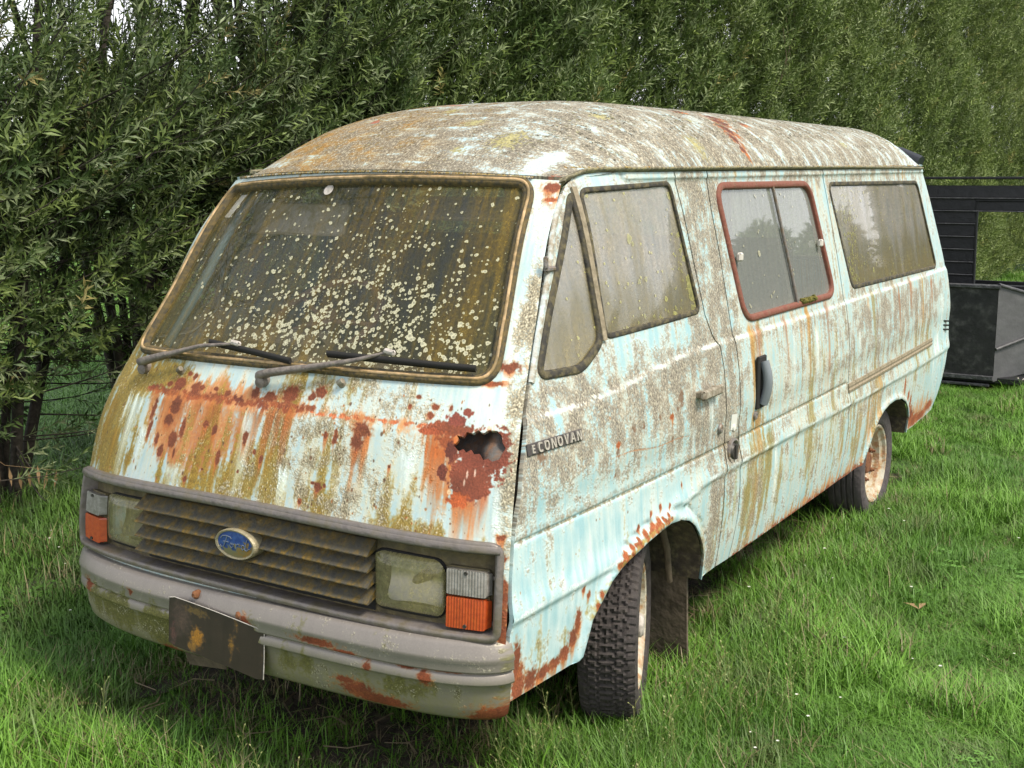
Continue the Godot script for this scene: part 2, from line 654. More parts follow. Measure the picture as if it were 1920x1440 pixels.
# a mottled surface: two or more colours through noise, laid from three sides
func mottled(seed_: int, stops: PackedFloat32Array, cols: PackedColorArray, scale: float, rough := 0.75, metal := 0.0, relief := 4.0, freq := 0.02) -> StandardMaterial3D:
	var n := FastNoiseLite.new()
	n.seed = seed_
	n.noise_type = FastNoiseLite.TYPE_SIMPLEX_SMOOTH
	n.frequency = freq
	n.fractal_octaves = 5
	n.fractal_gain = 0.62
	var im := n.get_seamless_image(256, 256, false, false, 0.2, true)
	im.convert(Image.FORMAT_L8)
	var d := im.get_data()
	var g := Gradient.new()
	g.offsets = stops
	g.colors = cols
	var lut := PackedByteArray()
	for i in 256:
		var c := g.sample(i / 255.0)
		lut.append_array([c.r8, c.g8, c.b8])
	var o := PackedByteArray()
	o.resize(256 * 256 * 3)
	for i in 65536:
		var k := d[i] * 3
		o[i * 3] = lut[k]
		o[i * 3 + 1] = lut[k + 1]
		o[i * 3 + 2] = lut[k + 2]
	var m := plain(Color.WHITE, rough, metal)
	m.albedo_texture = ImageTexture.create_from_image(Image.create_from_data(256, 256, false, Image.FORMAT_RGB8, o))
	if relief > 0.0:
		if not M.has("grain"):
			im.convert(Image.FORMAT_RGBA8)
			im.bump_map_to_normal_map(4.0)
			M.grain = ImageTexture.create_from_image(im)
		m.normal_enabled = true
		m.normal_texture = M.grain
		m.normal_scale = relief / 4.0
	m.uv1_triplanar = true
	m.uv1_world_triplanar = true
	m.uv1_scale = Vector3.ONE * scale
	return m

func glass(alpha: float, c := Color(1, 1, 1), rough := 0.03) -> StandardMaterial3D:
	var m := plain(Color(c.r, c.g, c.b, alpha), rough)
	m.transparency = BaseMaterial3D.TRANSPARENCY_ALPHA
	m.metallic_specular = 0.65
	return m

# ---------------------------------------------------------------- the shape of the body
const GY: PackedFloat32Array = [0.30, 0.392, 0.632, 0.805, 0.978, 1.166, 1.326, 1.519, 1.625, 1.70]
const GX: PackedFloat32Array = [0.772, 0.775, 0.787, 0.778, 0.762, 0.722, 0.688, 0.652, 0.630, 0.612]
const GZ: PackedFloat32Array = [2.500, 2.507, 2.507, 2.473, 2.419, 2.307, 2.199, 2.083, 1.989, 1.92]
const CY: PackedFloat32Array = [0.33, 0.55, 0.793, 0.90, 1.04, 1.075, 1.165, 1.66, 1.75]
const CZ: PackedFloat32Array = [2.60, 2.61, 2.600, 2.562, 2.510, 2.487, 2.430, 2.06, 2.00]
const AY: PackedFloat32Array = [0.5, 0.793, 1.058, 1.165, 1.662]
const AH: PackedFloat32Array = [0.0, 0.028, 0.008, 0.006, 0.025]
const SY: PackedFloat32Array = [0.0, 0.33, 0.45, 0.62, 0.80, 1.0, 1.14, 1.40, 1.65, 1.75]
const SX: PackedFloat32Array = [0.745, 0.785, 0.804, 0.818, 0.815, 0.806, 0.790, 0.748, 0.705, 0.687]
const RY: PackedFloat32Array = [0.30, 0.36, 0.43, 0.60, 0.83, 1.13, 1.355, 1.59, 1.72]
const RZ: PackedFloat32Array = [-1.88, -1.97, -2.05, -2.15, -2.19, -2.12, -2.01, -1.87, -1.77]
var arch_front := PackedVector2Array([Vector2(2.136, 0.386), Vector2(2.1, 0.484), Vector2(2.006, 0.564), Vector2(1.915, 0.603), Vector2(1.822, 0.626), Vector2(1.735, 0.637), Vector2(1.646, 0.638), Vector2(1.57, 0.630), Vector2(1.511, 0.613), Vector2(1.462, 0.584), Vector2(1.424, 0.548), Vector2(1.390, 0.504), Vector2(1.366, 0.459), Vector2(1.352, 0.370)])
var arch_rear := PackedVector2Array([Vector2(-0.500, 0.352), Vector2(-0.60, 0.480), Vector2(-0.66, 0.534), Vector2(-0.74, 0.566), Vector2(-0.83, 0.580), Vector2(-0.95, 0.582), Vector2(-1.08, 0.566), Vector2(-1.18, 0.535), Vector2(-1.26, 0.486), Vector2(-1.31, 0.43), Vector2(-1.325, 0.345)])

func smooth01(a: float, b: float, t: float) -> float:
	var k := clampf((t - a) / (b - a), 0.0, 1.0)
	return k * k * (3.0 - 2.0 * k)

func arch_gap(p: Vector2) -> float:
	var q := arch_front if p.x > 0.4 else arch_rear
	var best := 9.0
	for i in q.size() - 1:
		var c := Geometry2D.get_closest_point_to_segment(p, q[i], q[i + 1])
		best = minf(best, (p - c).length())
	return best

func side_x(y: float, z: float) -> float:
	var bow := 0.022 * ((z - 0.33) / 2.0) ** 2
	var x := spl(y, SY, SX) - bow
	if z > 1.4:
		var g := spl(y, GY, GZ)
		x -= (spl(y, SY, SX) - 0.022 * ((g - 0.33) / 2.0) ** 2 - spl(y, GY, GX)) * ((z - 1.4) / (g - 1.4)) ** 2
	var z0 := spl(y, RY, RZ)
	if z < z0:
		var t := minf((z0 - z) / 0.15, 0.97)
		x -= 0.15 * (1.0 - sqrt(1.0 - t * t))
	# pressed lines: the ridge, the groove, the belt, the wheel arch lips
	var yr := 0.612 + 0.100 * smooth01(2.02, 1.25, z) - 0.028 * smooth01(1.0, -1.6, z)
	var d := y - yr
	x += 0.010 * (exp(-(d / 0.040) ** 2) if d > 0.0 else exp(-(d / 0.013) ** 2))
	if z > -0.14: x -= 0.005 * exp(-((y - 0.797) / 0.0055) ** 2)
	var yb := 1.083 + 0.054 * smooth01(2.15, 1.40, z)
	x += 0.008 * (1.0 - smooth01(yb - 0.006, yb + 0.010, y)) * smooth01(0.83, 0.92, y)
	x += 0.006 * smooth01(1.662, 1.672, y) * (1.0 if z < 1.7 else 0.0)
	if y < 0.72 and ((z > 1.2 and z < 2.25) or (z < -0.4 and z > -1.45)):
		var a := arch_gap(Vector2(z, y))
		x += 0.013 * exp(-((a - 0.010) / 0.017) ** 2)
		if z > 1.2 and z < 1.95: x -= 0.005 * exp(-((a - 0.046) / 0.006) ** 2)
	return x

func side_l(p: Vector2) -> Vector3: return Vector3(side_x(p.y, p.x), p.y, p.x)
func side_r(p: Vector2) -> Vector3: return Vector3(-side_x(p.y, p.x), p.y, p.x)

func front_p(p: Vector2) -> Vector3:
	var v := p.y
	var r := minf(absf(p.x) / 0.78, 1.0)
	var g := spl(v, GY, GZ)
	return Vector3(p.x / 0.78 * spl(v, GY, GX), v + spl(v, AY, AH) * (1.0 - r * r) * (1.0 if v > 0.5 else 0.0), g + (itp(v, CY, CZ) - g) * pow(1.0 - r * r * r, 0.7))

# roof: u across, t from the windscreen to the tail, both as metres of a flat sheet
const ROOF_H := 0.232
func roof_p(p: Vector2) -> Vector3:
	var u := clampf(p.x / 0.72, -1.0, 1.0)
	var f := front_p(Vector2(u * 0.78, 1.667))
	var zr := -1.80 - 0.09 * (1.0 - u * u)
	var t := clampf(p.y / 3.85, 0.0, 1.0)
	var z := lerpf(f.z, zr, t)
	var s := f.z - z
	var q := z - zr
	var y := lerpf(f.y, 1.697, smooth01(0.0, 0.10, t))
	var front := 1.0 - pow(1.0 - minf(s / 0.95, 1.0), 2.5)
	var back := 1.0 - pow(1.0 - minf(q / 0.34, 1.0), 2.6)
	var across := pow(1.0 - pow(absf(u), 3.6), 0.74)
	y += ROOF_H * across * (front * (0.18 + 0.82 * back)) * (1.0 - 0.05 * smooth01(0.3, 1.0, t))
	return Vector3(u * (side_x(1.70, minf(z, 1.92)) + 0.002), y, z)

func inset(f: Callable, d: float, s: float) -> Callable:
	return func(p: Vector2) -> Vector3: return f.call(p) - normal_of(f, p, s) * d

# ---------------------------------------------------------------- weathered paint of the van
const SIDE_R := Rect2(2.56, 1.76, -4.92, -1.46)
const FRONT_R := Rect2(-0.80, 1.70, 1.60, -1.38)
const ROOF_R := Rect2(-0.74, -0.02, 1.48, 3.90)

func paint_side() -> StandardMaterial3D:
	var t := Weather.new(1800, 536, SIDE_R, 11)
	var crust := t.cover(160, [
		[2.0, 1.0, 0.45, 0.14, 0.40], [1.7, 1.08, 0.4, 0.08, 0.25], [2.35, 0.9, 0.10, 0.35, 0.30], [2.40, 1.10, 0.12, 0.2, 0.25], [1.45, 1.0, 0.20, 0.25, 0.38], [1.25, 1.15, 0.16, 0.5, 0.95], [1.16, 0.85, 0.12, 0.25, 0.45], [1.2, 1.45, 0.16, 0.35, 0.6],
		[2.1, 1.35, 0.18, 0.35, 0.42], [0.5, 1.66, 0.9, 0.05, 0.3], [0.3, 1.12, 0.45, 0.05, 0.3], [-0.8, 1.0, 0.55, 0.16, 0.60], [-1.6, 1.0, 0.45, 0.16, 0.40], [-0.9, 1.66, 0.8, 0.05, 0.4],
		[-0.35, 1.35, 0.10, 0.4, 0.5], [-0.6, 0.72, 0.5, 0.16, 0.32], [0.95, 0.6, 0.12, 0.3, 0.2], [0.0, 0.95, 0.2, 0.2, 0.25], [1.5, 0.86, 0.3, 0.07, 0.22], [0.5, 0.9, 0.5, 0.25, 0.16], [1.28, 0.55, 0.08, 0.2, 0.45],
		[2.0, 1.0, 0.5, 0.2, 0.12], [1.6, 1.1, 0.3, 0.1, 0.2], [-1.0, 1.05, 0.8, 0.12, 0.2], [2.1, 0.55, 0.5, 0.2, -0.42], [1.9, 0.72, 0.5, 0.06, -0.40], [1.45, 0.72, 0.12, 0.06, -0.1], [-1.9, 0.6, 0.25, 0.3, -0.12]], 0.40)
	var dust := t.cover(160, [[0.3, 0.9, 0.9, 0.5, 0.62], [-1.2, 0.9, 0.9, 0.5, 0.55], [1.25, 0.8, 0.2, 0.6, 0.5], [0.0, 1.6, 1.8, 0.2, 0.5], [1.9, 1.0, 0.6, 0.15, 0.6], [2.1, 1.4, 0.2, 0.3, 0.45], [1.6, 0.95, 0.3, 0.12, 0.3], [1.9, 0.55, 0.5, 0.2, -0.2], [-2.0, 0.7, 0.2, 0.3, -0.3]], 0.14)
	var algae := t.cover(160, [
		[0.92, 0.95, 0.14, 0.35, 0.42], [0.9, 0.6, 0.2, 0.3, 0.45], [0.2, 0.9, 0.5, 0.25, 0.34], [0.4, 0.6, 0.6, 0.2, 0.36], [-0.7, 0.75, 0.5, 0.25, 0.42], [-1.6, 0.75, 0.5, 0.3, 0.40], [1.25, 0.55, 0.15, 0.25, 0.40], [-0.4, 0.5, 0.3, 0.2, 0.42],
		[1.6, 0.40, 0.4, 0.2, 0.1], [1.3, 0.85, 0.1, 0.15, 0.25], [-1.0, 1.66, 0.8, 0.04, 0.4], [2.2, 0.5, 0.4, 0.08, 0.14]], 0.12)
	var wash := t.cover(160, [
		[0.95, 1.0, 0.09, 0.2, 0.5], [0.9, 0.5, 0.2, 0.18, 0.3], [-0.55, 0.6, 0.25, 0.22, 0.62], [-1.5, 0.95, 0.4, 0.12, 0.45], [-1.6, 0.42, 0.35, 0.1, 0.75], [0.3, 0.38, 0.9, 0.04, 0.6], [-0.2, 0.5, 0.3, 0.2, 0.35], [-1.2, 1.66, 0.5, 0.05, 0.5],
		[2.0, 0.42, 0.3, 0.06, 0.3], [0.35, 1.1, 0.5, 0.1, 0.3], [-0.7, 1.08, 0.4, 0.12, 0.3]], 0.04)
	t.dust_c = Color8(180, 170, 148)
	t.lay(Color8(154, 190, 198), Color8(206, 216, 216), crust, algae, wash, Color8(134, 126, 113), Color8(136, 124, 76), dust)
	# worn, cleaner lines along the pressed edges, their pale highlights painted in
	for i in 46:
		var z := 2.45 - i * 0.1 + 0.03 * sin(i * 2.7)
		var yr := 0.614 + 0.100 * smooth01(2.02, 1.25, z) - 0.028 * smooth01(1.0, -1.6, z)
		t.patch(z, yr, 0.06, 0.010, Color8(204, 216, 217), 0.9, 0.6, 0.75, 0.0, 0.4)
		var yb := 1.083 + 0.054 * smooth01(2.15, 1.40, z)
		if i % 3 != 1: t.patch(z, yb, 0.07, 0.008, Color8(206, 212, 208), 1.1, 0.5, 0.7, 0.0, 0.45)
	t.specks(260, 5, 0.0012, 0.0045, Rect2(2.5, 1.1, -4.4, -0.7))
	for i in 90:      # grime caught in the groove
		var z := 2.44 - i * 0.029
		t.patch(z, 0.7955, 0.022, 0.0035, Color8(104, 94, 70), 0.8, 0.5, 0.75)
		if i % 2 == 0: t.patch(z, 0.803 + 0.01 * absf(sin(i * 0.9)), 0.03, 0.010, Color8(140, 130, 112), 1.4, 0.6, 0.5)
	# rust: sill, wheel arches, spots
	for i in 40:
		var z := 1.08 - i * 0.04
		t.patch(z, 0.356 + 0.006 * sin(i * 1.9), 0.05, 0.014 + 0.008 * sin(i * 3.1), Color8(132, 66, 36), 1.0, 0.4, 0.85)
	for i in 46:
		var k := i / 45.0
		var a := arch_front[2].lerp(arch_front[6], k) + Vector2(0.0, 0.026 + 0.020 * sin(k * PI))
		if k < 0.1: a = arch_front[1].lerp(arch_front[2], k * 10.0) + Vector2(0.004, 0.018)
		var s := 0.35 + 0.65 * absf(sin(i * 2.3) * sin(i * 0.7 + 1.0))
		t.patch(a.x, a.y - 0.008, 0.020, 0.007, Color8(150, 132, 70), 1.0, 0.6, 0.55)
		if s > 0.5: t.rust(a.x + 0.006 * sin(i * 5.1), a.y + 0.008 * sin(i * 3.7), 0.010 * s + 0.003, 0.013 * s, 0.02, 0.35 + 0.5 * s)
	for e in [[1.84, 0.675, 0.012], [1.76, 0.70, 0.009], [1.70, 0.705, 0.011], [1.64, 0.695, 0.008], [1.55, 0.74, 0.006], [2.12, 0.56, 0.012], [2.15, 0.585, 0.010]]:
		t.rust(e[0], e[1], e[2] * 0.8, e[2], 0.025, 0.6)
	for e in [[2.17, 0.50, 0.016, 0.04], [2.19, 0.46, 0.024, 0.03], [2.23, 0.43, 0.03, 0.022], [2.28, 0.42, 0.034, 0.018], [2.34, 0.415, 0.04, 0.02], [2.40, 0.42, 0.035, 0.03], [2.46, 0.43, 0.03, 0.06], [2.47, 0.50, 0.02, 0.05]]:
		t.rust(e[0], e[1], e[2], e[3], 0.07, 0.25)
	for e in [[-1.37, 0.43, 0.04, 0.06], [-1.42, 0.40, 0.07, 0.05], [-1.52, 0.38, 0.1, 0.035], [-1.68, 0.375, 0.12, 0.028], [-1.85, 0.40, 0.1, 0.03], [-1.335, 0.5, 0.02, 0.05], [-1.27, 0.55, 0.02, 0.03]]:
		t.rust(e[0], e[1], e[2], e[3], 0.0, 0.7)
	t.rust(-1.40, 0.43, 0.035, 0.03, 0.0, 0.0)
	t.rust(-1.17, 0.62, 0.012, 0.05, 0.05, 0.6)
	for e in [[1.86, 0.973, 0.012], [1.80, 0.966, 0.010], [1.70, 0.98, 0.009], [1.58, 0.985, 0.008], [1.96, 0.925, 0.012], [1.62, 0.895, 0.008], [1.97, 0.86, 0.006], [2.33, 0.99, 0.02], [1.9, 0.74, 0.004], [1.55, 1.01, 0.022]]:
		t.patch(e[0], e[1], e[2], e[2] * 1.2, Color8(112, 86, 66), 1.0, 0.4, 0.8)
	for i in 60:      # the long thin scratch on the door
		var k := i / 59.0
		t.patch(lerpf(1.967, 1.50, k), lerpf(0.915, 0.882, k) + 0.004 * sin(k * 9.0), 0.006, 0.0022, Color8(146, 96, 62), 0.5, 0.5, 0.8)
	t.rust(1.62, 0.965, 0.014, 0.010, 0.03, 0.9)
	t.rust(1.955, 0.945, 0.012, 0.010, 0.0, 0.9)
	# runs below the sliding window and its handle, olive and orange
	for e in [[0.95, 1.16, 0.03, 0.5, 0], [0.90, 1.16, 0.03, 0.3, 1], [0.62, 1.17, 0.02, 0.25, 1], [0.36, 1.17, 0.025, 0.35, 0], [0.13, 1.17, 0.03, 0.4, 1], [0.92, 0.87, 0.05, 0.45, 0], [0.80, 0.8, 0.03, 0.4, 2], [-0.55, 1.15, 0.04, 0.4, 2], [-1.0, 1.15, 0.03, 0.3, 1], [-1.25, 1.14, 0.03, 0.25, 1], [-1.5, 1.14, 0.03, 0.3, 0], [-1.7, 1.12, 0.03, 0.3, 1], [-0.65, 0.78, 0.06, 0.35, 0], [1.0, 0.62, 0.03, 0.25, 2]]:
		t.drip(e[0], e[1], e[2], e[3], [Color8(158, 112, 48), Color8(146, 92, 58), Color8(122, 112, 62)][e[4]], 0.7)
	for e in [[0.55, 1.10, 0.02, 0.4], [0.28, 1.08, 0.02, 0.5], [0.0, 1.1, 0.02, 0.35], [-1.2, 1.1, 0.015, 0.2], [-1.42, 1.1, 0.012, 0.25], [-1.62, 1.1, 0.012, 0.16], [0.72, 0.7, 0.02, 0.3], [1.33, 0.98, 0.02, 0.3], [1.46, 0.9, 0.015, 0.2], [-1.95, 1.0, 0.05, 0.4], [-0.3, 1.0, 0.02, 0.3], [-1.85, 0.8, 0.08, 0.35]]:
		t.drip(e[0], e[1], e[2], e[3], Color8(196, 208, 206), 0.75)
	# cleaner strip by the pillar edge, a pale sticker of paint
	t.patch(1.11, 0.60, 0.012, 0.12, Color8(150, 150, 110), 0.7, 0.4, 0.6)
	# gutter end and pillar rust
	t.rust(2.0, 1.655, 0.03, 0.02, 0.03, 0.4)
	return t.material(2.2, 0.5)

func paint_front() -> StandardMaterial3D:
	var t := Weather.new(1000, 862, FRONT_R, 23)
	var crust := t.cover(100, [
		[0.25, 0.92, 0.35, 0.22, 0.40], [0.42, 0.88, 0.2, 0.1, 0.2], [0.5, 1.12, 0.25, 0.06, 0.34], [0.05, 0.92, 0.2, 0.2, 0.16], [0.76, 0.85, 0.03, 0.4, 0.55], [0.76, 1.10, 0.02, 0.3, 0.5], [0.755, 1.4, 0.05, 0.4, 0.42], [-0.76, 1.3, 0.06, 0.4, 0.2], [0.66, 1.12, 0.08, 0.06, -0.5],
		[0.68, 0.85, 0.06, 0.3, -0.35], [0.2, 1.13, 0.2, 0.05, 0.2], [0.75, 0.45, 0.05, 0.2, -0.3], [-0.4, 0.95, 0.3, 0.3, -0.1]], 0.20)
	var algae := t.cover(100, [
		[-0.68, 0.95, 0.10, 0.22, 0.75], [-0.55, 0.9, 0.10, 0.2, 0.42], [-0.25, 0.9, 0.25, 0.2, 0.46], [0.0, 0.9, 0.2, 0.2, 0.36], [0.3, 0.9, 0.25, 0.15, 0.46], [-0.74, 0.95, 0.05, 0.25, 0.5], [-0.45, 1.10, 0.15, 0.06, 0.62], [0.2, 1.13, 0.2, 0.05, 0.45], [0.6, 0.8, 0.2, 0.04, 0.5], [-0.2, 0.82, 0.6, 0.05, 0.3], [0.66, 0.95, 0.05, 0.2, -0.2], [-0.72, 1.4, 0.1, 0.4, 0.55]], 0.10)
	var wash := t.cover(100, [
		[-0.33, 0.97, 0.16, 0.12, 1.0], [-0.20, 0.93, 0.16, 0.15, 0.95], [-0.05, 1.0, 0.08, 0.1, 0.5], [0.08, 1.0, 0.08, 0.09, 0.62], [0.35, 0.98, 0.05, 0.09, 0.5], [0.64, 0.9, 0.1, 0.16, 0.6], [0.6, 1.03, 0.2, 0.04, 0.4], [-0.15, 1.08, 0.45, 0.04, 0.5], [0.3, 1.06, 0.4, 0.02, 0.45]], 0.03)
	t.dust_c = Color8(192, 186, 158)
	t.lay(Color8(166, 190, 192), Color8(208, 215, 212), crust, algae, wash, Color8(136, 127, 106), Color8(134, 110, 42), t.cover(100, [[0.2, 0.9, 0.5, 0.2, 0.35], [-0.2, 0.9, 0.4, 0.2, 0.3], [0.35, 0.88, 0.25, 0.12, 0.3]], 0.22))
	var dark := Color8(94, 46, 34)
	t.specks(420, 6, 0.0012, 0.0050, Rect2(-0.72, 1.13, 1.44, -0.33))
	# clean pale runs
	for e in [[-0.56, 1.04, 0.045, 0.34], [-0.47, 0.95, 0.02, 0.16], [-0.045, 1.04, 0.028, 0.30], [0.12, 0.9, 0.02, 0.14], [0.50, 1.0, 0.03, 0.14], [-0.3, 0.86, 0.05, 0.09], [0.74, 0.95, 0.02, 0.4]]:
		t.drip(e[0], e[1], e[2], e[3], Color8(196, 210, 208), 0.9)
	for e in [[-0.62, 0.93, 0.04, 0.16], [-0.68, 1.02, 0.05, 0.26], [-0.52, 0.88, 0.02, 0.1], [0.03, 0.94, 0.03, 0.2], [-0.12, 0.9, 0.03, 0.12]]:
		t.drip(e[0], e[1], e[2], e[3], Color8(132, 100, 28), 0.85)
	# the rust line along the fold
	for i in 40:
		var x := -0.50 + i * 0.0168
		var s := 0.5 + 0.5 * sin(i * 1.7) * sin(i * 0.61)
		if s < 0.34: continue
		t.patch(x, 1.063 + 0.006 * sin(i * 2.3), 0.030, 0.003 + 0.012 * s, Color8(142, 72, 38).lerp(Color8(100, 50, 36), s * s), 1.3, 0.5, 0.9)
	for i in 34:
		var x := 0.17 + i * 0.0135
		if i % 3 == 1: continue
		t.patch(x, 1.060 + 0.003 * sin(i * 1.9), 0.012, 0.003 + 0.004 * absf(sin(i * 1.3)), Color8(176, 92, 52), 1.0, 0.5, 0.8)
	for e in [[-0.46, 0.06, 0.05], [-0.40, 0.07, 0.09], [-0.33, 0.05, 0.07], [-0.26, 0.04, 0.06], [-0.2, 0.05, 0.10], [-0.02, 0.035, 0.12], [0.03, 0.03, 0.16], [0.09, 0.03, 0.12], [0.06, 0.05, 0.10], [0.34, 0.03, 0.10], [0.56, 0.03, 0.10], [0.60, 0.05, 0.07]]:
		t.drip(e[0], 1.06, e[1] * 0.7, e[2] * 1.4, Color8(150, 84, 38), 0.8)
	# dark scabs: above the fold
	for e in [[-0.385, 1.085, 0.028, 0.020], [-0.331, 1.111, 0.012, 0.010], [-0.306, 1.080, 0.022, 0.018], [-0.43, 1.082, 0.014, 0.008], [-0.36, 1.117, 0.010, 0.008], [-0.167, 1.078, 0.012, 0.010], [-0.22, 1.086, 0.012, 0.006], [-0.059, 1.090, 0.016, 0.020], [0.0, 1.083, 0.026, 0.014], [0.073, 1.096, 0.030, 0.022], [0.177, 1.110, 0.022, 0.016], [0.155, 1.098, 0.016, 0.012], [-0.28, 1.085, 0.012, 0.008], [0.48, 1.10, 0.006, 0.006], [0.50, 1.125, 0.008, 0.006], [0.555, 1.105, 0.010, 0.008], [0.545, 1.085, 0.010, 0.008], [0.60, 1.105, 0.006, 0.008]]:
		t.rust(e[0], e[1], e[2], e[3], 0.0, 0.15)
	# below it, running down
	for e in [[-0.453, 1.009, 0.010, 0.035, 0.06], [-0.445, 0.95, 0.009, 0.03, 0.04], [-0.359, 1.026, 0.026, 0.030, 0.08], [-0.37, 0.985, 0.022, 0.02, 0.05], [-0.33, 0.93, 0.020, 0.026, 0.05], [-0.30, 0.965, 0.010, 0.03, 0.03], [-0.37, 0.893, 0.014, 0.020, 0.05], [-0.40, 0.925, 0.009, 0.02, 0.03], [-0.31, 0.895, 0.006, 0.018, 0.03], [-0.046, 0.967, 0.010, 0.024, 0.06], [-0.13, 0.90, 0.009, 0.026, 0.05], [-0.21, 0.99, 0.012, 0.012, 0.05], [-0.17, 0.975, 0.010, 0.02, 0.06], [0.0, 0.93, 0.006, 0.010, 0.03], [0.03, 0.915, 0.008, 0.014, 0.05], [0.235, 1.006, 0.008, 0.010, 0.05], [0.268, 1.016, 0.006, 0.010, 0.03], [0.268, 1.00, 0.009, 0.014, 0.06], [0.352, 1.032, 0.030, 0.022, 0.16], [0.342, 1.00, 0.020, 0.026, 0.12], [0.242, 0.868, 0.015, 0.014, 0.04], [0.222, 0.876, 0.006, 0.005, 0.0], [0.262, 0.874, 0.006, 0.006, 0.0], [0.192, 0.822, 0.007, 0.007, 0.02], [-0.239, 0.826, 0.008, 0.010, 0.02], [-0.045, 0.87, 0.005, 0.005, 0.0], [-0.18, 0.86, 0.006, 0.004, 0.0], [0.45, 0.95, 0.005, 0.006, 0.03]]:
		t.rust(e[0], e[1], e[2], e[3], e[4], 0.12)
	# the great scab at the near corner, with its runs
	t.drip(0.585, 1.03, 0.045, 0.28, Color8(164, 86, 34), 1.0)
	t.drip(0.66, 0.92, 0.055, 0.17, Color8(170, 92, 40), 1.0)
	t.drip(0.705, 0.93, 0.03, 0.12, Color8(166, 84, 42), 0.9)
	t.patch(0.605, 1.058, 0.075, 0.020, Color8(124, 64, 40), 0.6, 0.2)
	t.patch(0.62, 1.08, 0.035, 0.016, Color8(128, 64, 50), 0.6, 0.2)
	t.patch(0.645, 1.096, 0.018, 0.010, Color8(128, 64, 50), 0.6, 0.2)
	t.patch(0.56, 1.048, 0.05, 0.008, Color8(136, 66, 38), 0.6, 0.3)
	t.patch(0.60, 1.03, 0.03, 0.03, Color8(140, 72, 40), 0.9, 0.4)
	t.patch(0.62, 1.005, 0.020, 0.026, dark, 0.7, 0.2)
	t.patch(0.60, 0.955, 0.014, 0.02, dark, 0.7, 0.2)
	t.patch(0.672, 0.945, 0.058, 0.058, Color8(116, 60, 42), 0.45, 0.14)
	t.patch(0.69, 1.01, 0.066, 0.05, Color8(112, 56, 40), 0.6, 0.2)
	t.patch(0.735, 1.01, 0.03, 0.06, Color8(108, 54, 38), 0.9, 0.2)
	t.patch(0.645, 0.893, 0.03, 0.02, Color8(160, 78, 40), 0.8, 0.3)
	for e in [[0.665, 0.955], [0.684, 0.962], [0.66, 0.935]]:
		t.patch(e[0], e[1], 0.003, 0.014, Color8(196, 168, 150), 0.5, 0.4, 0.9)
	t.patch(0.625, 0.91, 0.008, 0.008, Color8(206, 176, 140), 0.5, 0.4)
	# pillar foot, the strip beside the lamps, lower corner
	t.rust(0.735, 1.203, 0.03, 0.014, 0.02, 0.3)
	t.rust(0.70, 1.165, 0.03, 0.006, 0.01, 0.5)
	for e in [[0.765, 0.70, 0.012, 0.02], [0.768, 0.665, 0.012, 0.03], [0.765, 0.62, 0.016, 0.03], [0.77, 0.58, 0.016, 0.03], [0.768, 0.53, 0.02, 0.04], [0.77, 0.47, 0.02, 0.05], [0.768, 0.41, 0.02, 0.03], [0.762, 0.765, 0.01, 0.01], [-0.76, 0.6, 0.03, 0.1], [0.757, 0.815, 0.01, 0.008]]:
		t.rust(e[0], e[1], e[2], e[3], 0.05, 0.3)
	t.rust(0.755, 1.648, 0.03, 0.014, 0.04, 0.2)
	t.rust(0.76, 1.615, 0.018, 0.006, 0.03, 0.6)
	return t.material(2.6, 0.5)

